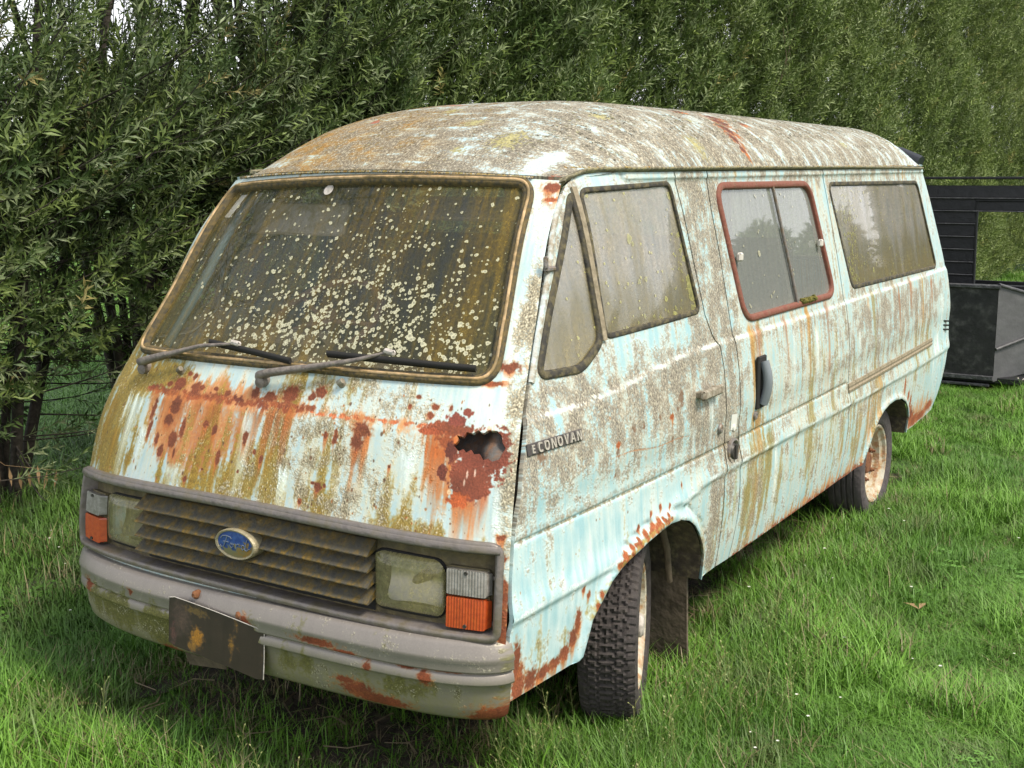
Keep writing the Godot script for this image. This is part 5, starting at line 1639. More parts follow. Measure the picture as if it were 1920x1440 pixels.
	box(st, Vector3(-0.30, 0.30, 2.50), Vector3(0.16, 0.12, 0.006), Basis(Vector3(0, 0, 1), 0.12) * Basis(Vector3(1, 0, 0), 0.25), 0.002)
	put("splash_flap", st, M.brown, van)

func emblem_field() -> Material:
	var im := Image.create(128, 72, false, Image.FORMAT_RGB8)
	var n := FastNoiseLite.new()
	n.seed = 4
	n.frequency = 0.06
	for j in 72:
		for i in 128:
			var v := n.get_noise_2d(i, j)
			var blue := Color8(30, 58, 122).lerp(Color8(60, 92, 150), clampf(0.4 + v, 0.0, 1.0))
			var dirt := Color8(120, 112, 76).lerp(Color8(140, 104, 40), clampf((i - 60) / 60.0 + v, 0.0, 1.0))
			im.set_pixel(i, j, blue.lerp(dirt, clampf((j + i * 0.18 - 50.0 + v * 26.0) / 7.0, 0.0, 0.92)))
	var m := plain(Color.WHITE, 0.4)
	m.albedo_texture = ImageTexture.create_from_image(im)
	return m

func plate_m() -> Material:
	var t := Weather.new(420, 176, Rect2(0, 0.14, 0.335, -0.14), 83)
	var crust := t.cover(40, [], 0.0)
	var algae := t.cover(40, [[0.12, 0.125, 0.05, 0.012, 0.5], [0.05, 0.02, 0.03, 0.02, 0.3]], 0.04)
	var wash := t.cover(40, [], 0.0)
	t.lay(Color8(44, 34, 30), Color8(56, 44, 38), crust, algae, wash, Color8(72, 60, 48), Color8(120, 88, 28), PackedByteArray(), 0.4)
	t.patch(0.045, 0.085, 0.045, 0.06, Color8(92, 74, 58), 0.5, 0.9, 0.7)
	t.patch(0.108, 0.045, 0.030, 0.032, Color8(150, 104, 30), 0.5, 0.5, 0.95)
	t.patch(0.09, 0.018, 0.02, 0.02, Color8(132, 96, 34), 0.6, 0.5, 0.8)
	t.patch(0.11, 0.12, 0.05, 0.014, Color8(104, 84, 34), 1.0, 0.6, 0.7)
	t.patch(0.018, 0.04, 0.012, 0.05, Color8(84, 58, 48), 0.8, 0.5, 0.8)
	return t.material(1.5)

# ---------------------------------------------------------------- inside, underside, wheels
func build_inside() -> void:
	var st := tool()
	box(st, Vector3(0, 0.62, 0.1), Vector3(1.46, 0.04, 4.2))
	put("cab_floor", st, M.dark, van)
	st = tool()
	box(st, Vector3(0, 1.02, 2.10), Vector3(1.30, 0.20, 0.30), Basis(Vector3(1, 0, 0), 0.1), 0.03)
	box(st, Vector3(0, 1.115, 2.16), Vector3(1.26, 0.02, 0.30), Basis(Vector3(1, 0, 0), 0.03), 0.01)
	box(st, Vector3(-0.40, 1.15, 2.00), Vector3(0.42, 0.09, 0.10), Basis(Vector3(1, 0, 0), 0.2), 0.03)
	put("dashboard", st, M.dash, van)
	st = tool()
	var c := Vector3(-0.40, 1.20, 1.79)
	var turn := Basis(Vector3(1, 0, 0), 0.62)
	var ring := []
	for i in 32: ring.append(c + turn * Vector3(0.205 * cos(TAU * i / 32), 0.0, 0.205 * sin(TAU * i / 32)))
	tube(st, ring, 0.014, 0.014, 8, true)
	for a in [0.0, 2.6, 3.7]: tube(st, [c, c + turn * Vector3(0.2 * cos(a), 0.0, 0.2 * sin(a))], 0.012, 0.009, 6)
	lathe(st, c, PackedVector2Array([Vector2(-0.02, 0.045), Vector2(0.015, 0.05), Vector2(0.025, 0.03), Vector2(0.026, 0.0)]), 16, turn * Basis(Vector3(0, 0, 1), PI / 2))
	tube(st, [c, c + turn * Vector3(0, -0.3, 0.0)], 0.025, 0.025, 8)
	put("steering_wheel", st, M.brown_plastic, van)
	for s in [[-0.40, 0.52], [0.30, 0.66]]:
		st = tool()
		box(st, Vector3(s[0], 0.98, 1.30), Vector3(s[1], 0.14, 0.48), Basis(Vector3(1, 0, 0), -0.08), 0.05)
		var seat := put("seat", st, M.seat, van)
		st = tool()
		box(st, Vector3(s[0], 1.22, 1.06), Vector3(s[1] * 0.96, 0.48, 0.12), Basis(Vector3(1, 0, 0), -0.22), 0.045)
		put("seat_back", st, M.seat, seat)
	st = tool()
	box(st, Vector3(-0.36, 1.545, 1.94), Vector3(0.40, 0.105, 0.016), Basis(Vector3(1, 0, 0), -0.35), 0.007)
	put("sun_visor", st, M.visor, van)
	st = tool()
	box(st, Vector3(0.30, 1.585, 1.90), Vector3(0.40, 0.10, 0.016), Basis(Vector3(1, 0, 0), -0.9), 0.007)
	put("sun_visor", st, M.dash, van)
	st = tool()
	box(st, Vector3(0.0, 1.55, 1.96), Vector3(0.20, 0.05, 0.02), Basis.IDENTITY, 0.008)
	tube(st, [Vector3(0, 1.57, 1.95), Vector3(0, 1.63, 1.97)], 0.006, 0.006, 6)
	put("rear_view_mirror", st, M.dark, van)
	st = tool()
	tube(st, [Vector3(-0.60, 1.50, 1.93), Vector3(-0.585, 1.52, 1.94), Vector3(-0.56, 1.515, 1.93), Vector3(-0.53, 1.525, 1.93), Vector3(-0.49, 1.55, 1.93)], 0.008, 0.006, 6)
	put("grab_handle", st, M.bead, van)
	# headlining, in two sheets, and the painted inner pillars
	st = tool()
	for i in 14:
		for j in 8:
			var P := []
			for q in [[i, j], [i + 1, j], [i + 1, j + 1], [i, j + 1]]:
				P.append(roof_p(Vector2(-0.62 + 1.24 * q[1] / 8.0, 0.16 + 3.55 * q[0] / 14.0)) * Vector3(0.97, 1, 1) - Vector3(0, 0.035, 0))
			quad(st, P[0], P[1], P[2], P[3], Vector3.DOWN)
	put("headlining", st, M.lining, van)
	for s: float in [-1.0, 1.0]:
		st = tool()
		var pts := []
		for k in 9:
			var v := lerpf(1.16, 1.64, k / 8.0)
			var p := front_p(Vector2(s * 0.72, v))
			pts.append(p + Vector3(-s * 0.050, 0, -0.065))
		tube(st, pts, 0.015, 0.015, 8)
		put("inner_pillar", st, M.inner_blue, van)
	# load bay partition rails and back seats seen as dark shapes
	st = tool()
	box(st, Vector3(0, 0.95, 0.25), Vector3(1.2, 0.14, 0.45), Basis.IDENTITY, 0.05)
	box(st, Vector3(0, 1.18, 0.05), Vector3(1.2, 0.46, 0.11), Basis(Vector3(1, 0, 0), -0.2), 0.045)
	put("rear_seat", st, M.seat, van)

func build_under() -> void:
	var st := tool()
	# floor pan with wheel tubs
	box(st, Vector3(0, 0.50, 0.52), Vector3(1.40, 0.18, 1.55))
	box(st, Vector3(0, 0.50, -1.72), Vector3(1.36, 0.16, 0.62))
	box(st, Vector3(0, 0.52, 2.30), Vector3(1.44, 0.16, 0.20))
	for z in [[1.72, 0.92], [-0.92, 1.0]]:
		box(st, Vector3(0, 0.50, z[0]), Vector3(0.86, 0.18, z[1]))
		box(st, Vector3(0, 0.66, z[0]), Vector3(1.50, 0.05, z[1]))
	for s: float in [-1.0, 1.0]:
		box(st, Vector3(s * 0.42, 0.36, 0.3), Vector3(0.07, 0.11, 3.9), Basis.IDENTITY, 0.01)
	put("underbody", st, M.under, van)
	st = tool()
	box(st, Vector3(0.0, 0.28, -1.005), Vector3(1.15, 0.09, 0.09), Basis.IDENTITY, 0.03)
	lathe(st, Vector3(0, 0.28, -1.005), PackedVector2Array([Vector2(-0.13, 0.05), Vector2(-0.09, 0.12), Vector2(0.09, 0.12), Vector2(0.13, 0.05)]), 16)
	put("axle", st, M.under, van)
	st = tool()
	box(st, Vector3(0.0, 0.30, 1.72), Vector3(1.15, 0.06, 0.10), Basis.IDENTITY, 0.02)
	put("axle", st, M.under, van)
	st = tool()
	lathe(st, Vector3(0.2, 0.30, -0.45), PackedVector2Array([Vector2(-0.30, 0.0), Vector2(-0.28, 0.075), Vector2(0.28, 0.075), Vector2(0.30, 0.0)]), 14, Basis(Vector3(0, 1, 0), PI / 2))
	put("silencer", st, M.rusty, van)
	# arch liners behind the wheels and the mud flaps
	for s: float in [-1.0, 1.0]:
		var f: Callable = side_l if s > 0 else side_r
		for q in [arch_front, arch_rear]:
			st = tool()
			for i in q.size() - 1:
				var a: Vector3 = f.call(q[i])
				var b: Vector3 = f.call(q[i + 1])
				var inw := Vector3(-s * 0.24, 0, 0)
				var n := Vector3(0, -1, 0)
				quad(st, a - Vector3(s * 0.006, 0, 0), b - Vector3(s * 0.006, 0, 0), b + inw, a + inw, (b - a).cross(inw).normalized())
			put("arch_liner", st, M.liner, van)
		st = tool()
		tube(st, [Vector3(s * 0.70, 0.60, 1.47), Vector3(s * 0.70, 0.48, 1.41), Vector3(s * 0.70, 0.36, 1.385)], 0.022, 0.018, 6, false, 0.6)
		put("liner_lip", st, M.brown, van)
		st = tool()
		var rows := 8
		for i in rows:
			var y0 := 0.60 - 0.57 * i / rows
			var y1 := 0.60 - 0.57 * (i + 1) / rows
			var z0 := 1.36 - 0.03 * i / rows
			var z1 := 1.36 - 0.03 * (i + 1) / rows
			for d in [0.0, -0.012]:
				quad(st, Vector3(s * 0.475, y0, z0 + d), Vector3(s * 0.745, y0, z0 + d), Vector3(s * 0.745, y1, z1 + d), Vector3(s * 0.475, y1, z1 + d), Vector3(0, 0, 1.0 if d == 0.0 else -1.0))
			quad(st, Vector3(s * 0.745, y0, z0), Vector3(s * 0.745, y0, z0 - 0.012), Vector3(s * 0.745, y1, z1 - 0.012), Vector3(s * 0.745, y1, z1), Vector3(s, 0, 0))
		var fl := put("mud_flap", st, M.flap, van)
		st = tool()
		lathe(st, Vector3(s * 0.60, 0.42, 1.362), PackedVector2Array([Vector2(-0.004, 0.012), Vector2(0.006, 0.010), Vector2(0.008, 0.0)]), 10, Basis(Vector3(0, 1, 0), -PI / 2))
		put("flap_bolt", st, M.steel, fl)

func wheel(at: Vector3, steer: float, left: bool, chunky: bool) -> void:
	var R := 0.288 if chunky else 0.292
	var W := 0.088
	var turn := Basis(Vector3(0, 1, 0), steer + (0.0 if left else PI))
	# rim disc first: the part that carries the others
	var st := tool()
	lathe(st, Vector3.ZERO, PackedVector2Array([Vector2(-0.075, 0.198), Vector2(0.072, 0.198), Vector2(0.078, 0.192), Vector2(0.074, 0.184), Vector2(0.060, 0.178), Vector2(0.050, 0.160), Vector2(0.010, 0.154), Vector2(0.004, 0.140), Vector2(0.016, 0.122), Vector2(0.030, 0.110), Vector2(0.034, 0.098), Vector2(0.020, 0.076), Vector2(0.020, 0.0)]), 44)
	var rim := put("wheel", st, M.rim, van)
	rim.transform = Transform3D(turn, at)
	# tyre: the tread is cut in as relief
	st = tool()
	var prof := [[-0.070, 0.196], [-0.084, 0.215], [-0.089, 0.245], [-0.086, R - 0.028]]
	var na := 288 if (left and chunky) else 96
	var tread := 27
	for i in tread: prof.append([lerpf(-0.083, 0.083, i / (tread - 1.0)), R])
	prof.append_array([[0.086, R - 0.028], [0.089, 0.245], [0.084, 0.215], [0.079, 0.204], [0.070, 0.196]])
	var P := []
	var N := []
	for k in na:
		var row := []
		var t := TAU * k / na
		for i in prof.size():
			var x: float = prof[i][0]
			var r: float = prof[i][1]
			if i >= 4 and i < 4 + tread:
				var u := x / 0.083
				r -= 0.016 * pow(absf(u), 4.0)
				if chunky:
					var zig := 0.10 * signf(sin(t * 68.0)) * (0.6 + 0.4 * absf(sin(t * 68.0)))
					var deep := 0.0
					for g in [-0.60, -0.20, 0.20, 0.60]:
						if absf(u - g - zig * (1.0 if g > 0 else -1.0)) < 0.055: deep = 0.007
					var lug := sin(t * 68.0 + (1.2 if absf(u) < 0.2 else (2.4 if absf(u) < 0.62 else 0.2)) + u * 1.1)
					if lug > 0.80 and absf(u) < 0.98: deep = maxf(deep, 0.006)
					r -= deep
				else:
					for g in [-0.55, -0.18, 0.18, 0.55]:
						if absf(u - g) < 0.05: r -= 0.008
			elif (i == 3 or i == 4 + tread) and chunky:
				if sin(t * 68.0 + 0.2) > 0.5: r -= 0.006
			row.append(Vector3(x, r * cos(t), r * sin(t)))
		P.append(row)
	for k in na:
		for i in prof.size() - 1:
			var l := (k + 1) % na
			var a: Vector3 = P[k][i]
			var b: Vector3 = P[l][i]
			var c: Vector3 = P[l][i + 1]
			var d: Vector3 = P[k][i + 1]
			var n := (c - a).cross(d - b).normalized()
			var outw := Vector3(0, a.y, a.z).normalized() * 0.4 + Vector3(a.x * 6.0, 0, 0)
			if n.dot(outw) < 0: n = -n
			quad(st, a, b, c, d, n)
	put("tyre", st, M.tyre if chunky else M.tyre_grey, rim)
	st = tool()
	if chunky:
		lathe(st, Vector3.ZERO, PackedVector2Array([Vector2(0.018, 0.062), Vector2(0.050, 0.060), Vector2(0.054, 0.052), Vector2(0.056, 0.036)]), 24)
		put("hub", st, M.rusty, rim)
		st = tool()
		lathe(st, Vector3.ZERO, PackedVector2Array([Vector2(0.050, 0.040), Vector2(0.078, 0.036), Vector2(0.086, 0.028), Vector2(0.088, 0.0)]), 20)
		put("hub_cap", st, M.pale_dirty, rim)
	else:
		lathe(st, Vector3.ZERO, PackedVector2Array([Vector2(0.016, 0.056), Vector2(0.040, 0.052), Vector2(0.044, 0.044), Vector2(0.044, 0.0)]), 20)
		put("hub", st, M.rusty, rim)
	for k in 5:
		st = tool()
		var t := TAU * k / 5 + 0.3
		lathe(st, Vector3(0.024, 0.084 * cos(t), 0.084 * sin(t)), PackedVector2Array([Vector2(0.0, 0.012), Vector2(0.018, 0.011), Vector2(0.022, 0.006), Vector2(0.030, 0.006), Vector2(0.030, 0.0)]), 6)
		put("wheel_nut", st, M.rusty, rim)


# lichen that stands up from the roof, the gutter and the top of the screen: far too many small scales to pick apart
func crust_flakes() -> void:
	var g := RandomNumberGenerator.new()
	g.seed = 1212
	var st := tool()
	for k in 7:
		var a := TAU * k / 7
		var b := TAU * (k + 1) / 7
		var ra := 1.0 + 0.25 * sin(k * 2.9)
		var rb := 1.0 + 0.25 * sin(((k + 1) % 7) * 2.9)
		var p := Vector3(cos(a) * ra, -0.05, sin(a) * ra)
		var q := Vector3(cos(b) * rb, -0.05, sin(b) * rb)
		var u := Vector3(p.x * 0.62, 0.34 + 0.12 * sin(k * 4.0), p.z * 0.62)
		var v := Vector3(q.x * 0.62, 0.34 + 0.12 * sin(((k + 1) % 7) * 4.0), q.z * 0.62)
		var n := (p + q + Vector3.UP * 1.2).normalized()
		tri(st, p, q, v, n, n, n)
		tri(st, p, v, u, n, n, n)
		tri(st, u, v, Vector3(0, 0.22, 0), Vector3.UP, Vector3.UP, Vector3.UP)
	var scale_: ArrayMesh = st.commit()
	var xf := []
	var cols := []
	var n := FastNoiseLite.new()
	n.seed = 66
	n.frequency = 3.2
	n.fractal_octaves = 3
	for i in 26000:
		var p: Vector3
		var nn: Vector3
		var mustard := 0.0
		var big := 1.0
		var w := g.randf()
		if w < 0.86:
			var q := Vector2(lerpf(-0.66, 0.715, pow(g.randf(), 0.7)), 3.8 * pow(g.randf(), 1.35))
			if n.get_noise_2d(q.x * 2.0, q.y) + g.randf_range(-0.15, 0.15) < -0.02: continue
			if q.x > 0.52 and q.x < 0.66 and q.y < 0.26: continue
			p = roof_p(q)
			nn = normal_of(roof_p, q, -1.0)
			mustard = clampf(0.75 - q.x * 1.6 - q.y * 0.35, 0.0, 0.8)
		elif w < 0.93:
			var q := Vector2(g.randf_range(-1.7, 1.95), 1.699)
			if n.get_noise_2d(q.x * 3.0, 40.0) < -0.1: continue
			p = side_l(q) + Vector3(0.004 + g.randf() * 0.008, 0.004, 0)
			nn = Vector3(0.35, 1, 0)
			mustard = 0.3
		else:
			var q := Vector2(g.randf_range(-0.66, 0.69), 1.667)
			p = front_p(q) + Vector3(0, 0.004, 0.004)
			nn = Vector3(0, 0.8, 0.6)
			mustard = 0.5
			big = 0.8
		var s := (0.0022 + 0.0042 * pow(g.randf(), 2.0)) * big
		xf.append(aim(nn, g.randf() * TAU, s, p))
		var c := Color(0.22, 0.20, 0.155).lerp(Color(0.50, 0.47, 0.38), pow(g.randf(), 1.6))
		if g.randf() < mustard: c = Color(0.27, 0.15, 0.03).lerp(Color(0.34, 0.27, 0.10), g.randf())
		elif g.randf() < 0.10: c = Color(0.33, 0.32, 0.14)
		elif g.randf() < 0.2: c = Color(0.10, 0.088, 0.068)
		cols.append(c)
	var m := plain(Color.WHITE, 0.95)
	m.vertex_color_use_as_albedo = true
	var o := many("roof_lichen", scale_, m, xf, cols, van)
	o.set_meta("kind", "stuff")

# ---------------------------------------------------------------- grass, willows, hedge
func leaf(st: SurfaceTool, base: Vector3, dir: Vector3, up: Vector3, length: float, width: float, droop: float) -> void:
	var side := dir.cross(up).normalized()
	var n := side.cross(dir).normalized()
	var mid := base + dir * length * 0.45 - n * droop * 0.3
	var tip := base + dir * length * 0.95 - n * droop
	var l := mid + side * width * 0.5 + n * width * 0.22
	var r := mid - side * width * 0.5 + n * width * 0.22
	var nl := (n - side * 0.4).normalized()
	var nr := (n + side * 0.4).normalized()
	tri(st, base, l, mid, nl, nl, n)
	tri(st, base, mid, r, nr, n, nr)
	tri(st, l, tip, mid, nl, n, n)
	tri(st, mid, tip, r, n, n, nr)

func sprig(seed_: int, count: int, length: float, leaf_l: float) -> ArrayMesh:
	var g := RandomNumberGenerator.new()
	g.seed = seed_
	var st := tool()
	var pts := []
	var bend := Vector3(g.randf_range(-0.2, 0.2), 0, g.randf_range(-0.2, 0.2))
	for i in 5:
		var t := i / 4.0
		pts.append(Vector3(0, length * t, 0) + bend * length * t * t)
	tube(st, pts, 0.0022, 0.0008, 3)
	for i in count:
		var t := 0.08 + 0.92 * i / (count - 1.0)
		var p := Vector3(0, length * t, 0) + bend * length * t * t
		var a := i * 2.4 + g.randf_range(-0.4, 0.4)
		var open := lerpf(1.05, 0.35, t) + g.randf_range(-0.15, 0.15)
		var out := Vector3(cos(a), 0, sin(a))
		var dir := (out * sin(open) + Vector3.UP * cos(open)).normalized()
		var s := lerpf(1.0, 0.62, t * t) * g.randf_range(0.8, 1.15)
		leaf(st, p, dir, (Vector3.UP - dir * dir.y + out * 0.1 + Vector3(g.randf_range(-0.3, 0.3), 0, g.randf_range(-0.3, 0.3))).normalized(), leaf_l * s, leaf_l * s * g.randf_range(0.17, 0.23), leaf_l * g.randf_range(0.05, 0.3))
	return st.commit()

func aim(dir: Vector3, spin: float, scale: float, at: Vector3) -> Transform3D:
	var y := dir.normalized()
	var x := y.cross(Vector3(0.3, 0.1, 0.95)).normalized()
	if x.length() < 0.5: x = Vector3.RIGHT
	var z := x.cross(y).normalized()
	return Transform3D(Basis(x, y, z) * Basis(Vector3.UP, spin) * Basis.from_scale(Vector3.ONE * scale), at)

var sprigs := []
var leaf_mat: StandardMaterial3D
var bark: StandardMaterial3D

func leaf_colour(g: RandomNumberGenerator, light: float) -> Color:
	# vertex colours are linear
	var k := g.randf()
	var c := Color(0.040, 0.070, 0.016).lerp(Color(0.130, 0.175, 0.042), k * k)
	if g.randf() < 0.18: c = Color(0.140, 0.175, 0.080)
	if g.randf() < 0.012: c = Color(0.22, 0.19, 0.07)
	return c * light * 1.18

# a willow: several stems from one foot, long shoots, sprigs of leaves along them
func willow(label: String, at: Vector3, stems: int, tall: float, seed_: int, shoots: int, low: float, thin_top: float, dead := false) -> void:
	var g := RandomNumberGenerator.new()
	g.seed = seed_
	var t := thing("willow_tree", label, "willow tree", at, 0.0, "willows behind the van")
	var trunk := tool()
	var limbs := tool()
	var lines_ := []
	for s in stems:
		var a := TAU * s / stems + g.randf_range(-0.5, 0.5)
		var lean := g.randf_range(0.05, 0.30)
		var pts := []
		var h := tall * g.randf_range(0.75, 1.05)
		for i in 9:
			var k := i / 8.0
			pts.append(Vector3(cos(a) * lean * h * k * 0.7 + 0.04 * sin(k * 5 + s), h * k, sin(a) * lean * h * k + 0.05 * sin(k * 4 + s * 2)) + Vector3(cos(a), 0, sin(a)) * 0.05)
		pts[0].y = -0.1
		tube(trunk, pts, g.randf_range(0.020, 0.042), 0.006, 7)
		lines_.append(pts)
	put("trunk", trunk, bark, t)
	var xf := [[], [], []]
	var cols := [[], [], []]
	for s in shoots:
		var pts: Array = lines_[g.randi() % lines_.size()]
		var k := clampf(low + (1.0 - low) * g.randf(), 0.0, 0.98)
		if s % 5 < 2: k = lerpf(0.7, 2.2, g.randf()) / tall      # fullest at breast height
		var i := mini(int(k * 8.0), 7)
		var base: Vector3 = pts[i].lerp(pts[i + 1], k * 8.0 - i)
		var a := g.randf() * TAU
		if g.randf() < 0.45: a = g.randf_range(-0.9, 0.9)           # more towards the light side, +x
		var rise := g.randf_range(0.2, 1.3) if base.y > 0.9 else g.randf_range(-0.25, 0.6)
		var dir := Vector3(cos(a), rise, sin(a) * 1.15).normalized()
		var len_ := g.randf_range(0.55, 1.3) * (0.85 if base.y < 0.8 else 1.0)
		if base.y > thin_top and base.y < 3.0:
			if g.randf() < 0.78: continue
			dir = Vector3(cos(a) * 0.35, 1.2, sin(a) * 0.35).normalized()
		var last := base
		var curve := []
		for q in 7:
			var u := q / 6.0
			curve.append(base + dir * len_ * u + Vector3(0, -0.16 * len_ * u * u + 0.22 * len_ * u * u * u, 0))
		tube(limbs, curve, 0.006, 0.002, 4)
		var n := int(len_ / 0.075)
		for q in n:
			var u := (q + 1.0) / n
			if u < 0.22: continue
			var j := mini(int(u * 6.0), 5)
			var p: Vector3 = curve[j].lerp(curve[j + 1], u * 6.0 - j)
			var d: Vector3 = (curve[j + 1] - curve[j]).normalized()
			var off := Vector3(g.randf_range(-1, 1), g.randf_range(-0.5, 0.9), g.randf_range(-1, 1))
			var v := g.randi() % 3
			var w := at + p
			if absf(w.x) < 1.25 and w.z < 2.7 and w.y < 2.1: continue
			if w.y < 0.95 and g.randf() < 0.72 - w.y * 0.5: continue
			xf[v].append(aim((d + off * (0.75 if u < 0.92 else 0.2)).normalized(), g.randf() * TAU, g.randf_range(0.75, 1.2), p))
			cols[v].append(leaf_colour(g, 1.0))
	put("branches", limbs, bark, t)
	if dead:
		var ds := tool()
		for k in 7:
			var o := Vector3(0.42 + 0.03 * k, 0.30 + 0.02 * sin(k * 2.0), 0.30 - 0.03 * k)
			leaf(ds, o, Vector3(0.25 * sin(k * 1.9), -1.0, 0.25 * cos(k * 1.3)).normalized(), Vector3(1, 0.2, 0.4).normalized(), 0.10, 0.018, 0.01)
		tube(ds, [Vector3(0.2, 0.46, 0.34), Vector3(0.45, 0.33, 0.29), Vector3(0.62, 0.29, 0.12)], 0.0025, 0.001, 4)
		put("dead_leaves", ds, M.dead_leaf, t).set_meta("label", "withered brown leaves on a broken twig")
	for v in 3:
		var c := many("crown", sprigs[v], leaf_mat, xf[v], cols[v], t)
		c.set_meta("kind", "stuff")

func hedge() -> void:
	var g := RandomNumberGenerator.new()
	g.seed = 404
	var xf := [[], [], []]
	var cols := [[], [], []]
	var t := thing("willow_hedge", "long dense green willow hedge running back behind the van to the right", "hedge")
	# the clipped face bulges from bush to bush
	var n := FastNoiseLite.new()
	n.seed = 9
	n.frequency = 0.35
	n.fractal_octaves = 3
	for i in 150000:
		var z := -0.9 - 23.0 * pow(g.randf(), 1.12)
		var y := g.randf_range(0.05, 6.2)
		var face := -2.05 + 0.093 * maxf(0.0, -3.0 - z) + 0.50 * n.get_noise_3d(z * 1.3, y * 1.1, 0.0) + 0.25 * n.get_noise_3d(z * 4.0, y * 3.0, 9.0)
		var x := face - absf(g.randfn(0.0, 0.42))
		if y > 5.4: x -= (y - 5.4) * 0.7
		if n.get_noise_3d(z * 3.0, y * 3.0, 30.0) < -0.30 and g.randf() < 0.7: x -= 0.45
		var p := Vector3(x, y, z)
		var d := Vector3(g.randf_range(-0.1, 0.9), g.randf_range(0.2, 1.3), g.randf_range(-0.7, 0.7))
		var v := g.randi() % 3
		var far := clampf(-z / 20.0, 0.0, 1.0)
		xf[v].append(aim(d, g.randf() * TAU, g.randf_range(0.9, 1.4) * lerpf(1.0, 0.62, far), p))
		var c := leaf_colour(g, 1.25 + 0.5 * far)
		c = c.lerp(Color(0.175, 0.215, 0.052), 0.65 * far + 0.15 * smooth01(0.0, 0.4, n.get_noise_2d(z * 1.5, y * 1.5)))  # haze put into the colour: far leaves turn paler and yellower
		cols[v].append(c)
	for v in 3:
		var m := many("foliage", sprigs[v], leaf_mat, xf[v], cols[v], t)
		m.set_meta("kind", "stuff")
	# stems inside, close together
	var st := tool()
	for i in 80:
		var z := -1.0 - 25.0 * pow(g.randf(), 1.2)
		var x := g.randf_range(-3.6, -2.9) + 0.093 * maxf(0.0, -3.0 - z)
		var pts := []
		for k in 6: pts.append(Vector3(x + 0.12 * sin(k + i), 5.2 * k / 5.0 - 0.1, z + 0.15 * sin(k * 1.3 + i * 2.0)))
		tube(st, pts, g.randf_range(0.02, 0.05), 0.008, 5)
	put("stems", st, bark, t).set_meta("kind", "stuff")
	# bare dead twigs that show pale in the face
	st = tool()
	for i in 5:
		var p := Vector3(-1.75, 2.45 + 0.1 * i, -6.3 - 0.12 * i)
		tube(st, [p, p + Vector3(0.1, 0.25, 0.1 + 0.05 * i), p + Vector3(0.12, 0.5, 0.28 + 0.05 * i)], 0.006, 0.002, 4)
	put("dead_twig", st, M.twig, t)

func blades(seed_: int, count: int, tall: float, spread: float, wide: float, lean := 0.6) -> ArrayMesh:
	var g := RandomNumberGenerator.new()
	g.seed = seed_
	var st := tool()
	for i in count:
		var a := g.randf() * TAU
		var r := spread * sqrt(g.randf())
		var p := Vector3(cos(a) * r, -0.01, sin(a) * r)
		var b := g.randf() * TAU
		var h := tall * g.randf_range(0.45, 1.1)
		var out := Vector3(cos(b), 0, sin(b)) * h * g.randf_range(0.1, lean)
		var s := Vector3(-sin(b), 0, cos(b)) * wide * g.randf_range(0.6, 1.2) * 0.5
		var m := p + Vector3(0, h * 0.6, 0) + out * 0.35
		var e := p + Vector3(0, h * g.randf_range(0.8, 1.0), 0) + out
		var n := (s.cross(e - p)).normalized()
		if n.y < 0: n = -n
		n = (n + Vector3.UP * 0.5).normalized()
		tri(st, p - s, p + s, m + s * 0.8, n, n, n)
		tri(st, p - s, m + s * 0.8, m - s * 0.8, n, n, n)
		tri(st, m - s * 0.8, m + s * 0.8, e, n, n, n)
	return st.commit()

func ground_y(x: float, z: float) -> float:
	var slope := -0.055 * smooth01(1.5, -1.2, z)
	return slope + 0.012 * sin(x * 2.1 + z * 1.3) + 0.010 * sin(x * 5.3 - z * 4.1) + 0.006 * sin(x * 9.7 + z * 11.3)

func under_van(x: float, z: float) -> float:
	return smooth01(0.95, 0.5, absf(x + 0.12)) * smooth01(2.85, 2.3, z) * smooth01(-2.6, -2.2, z)

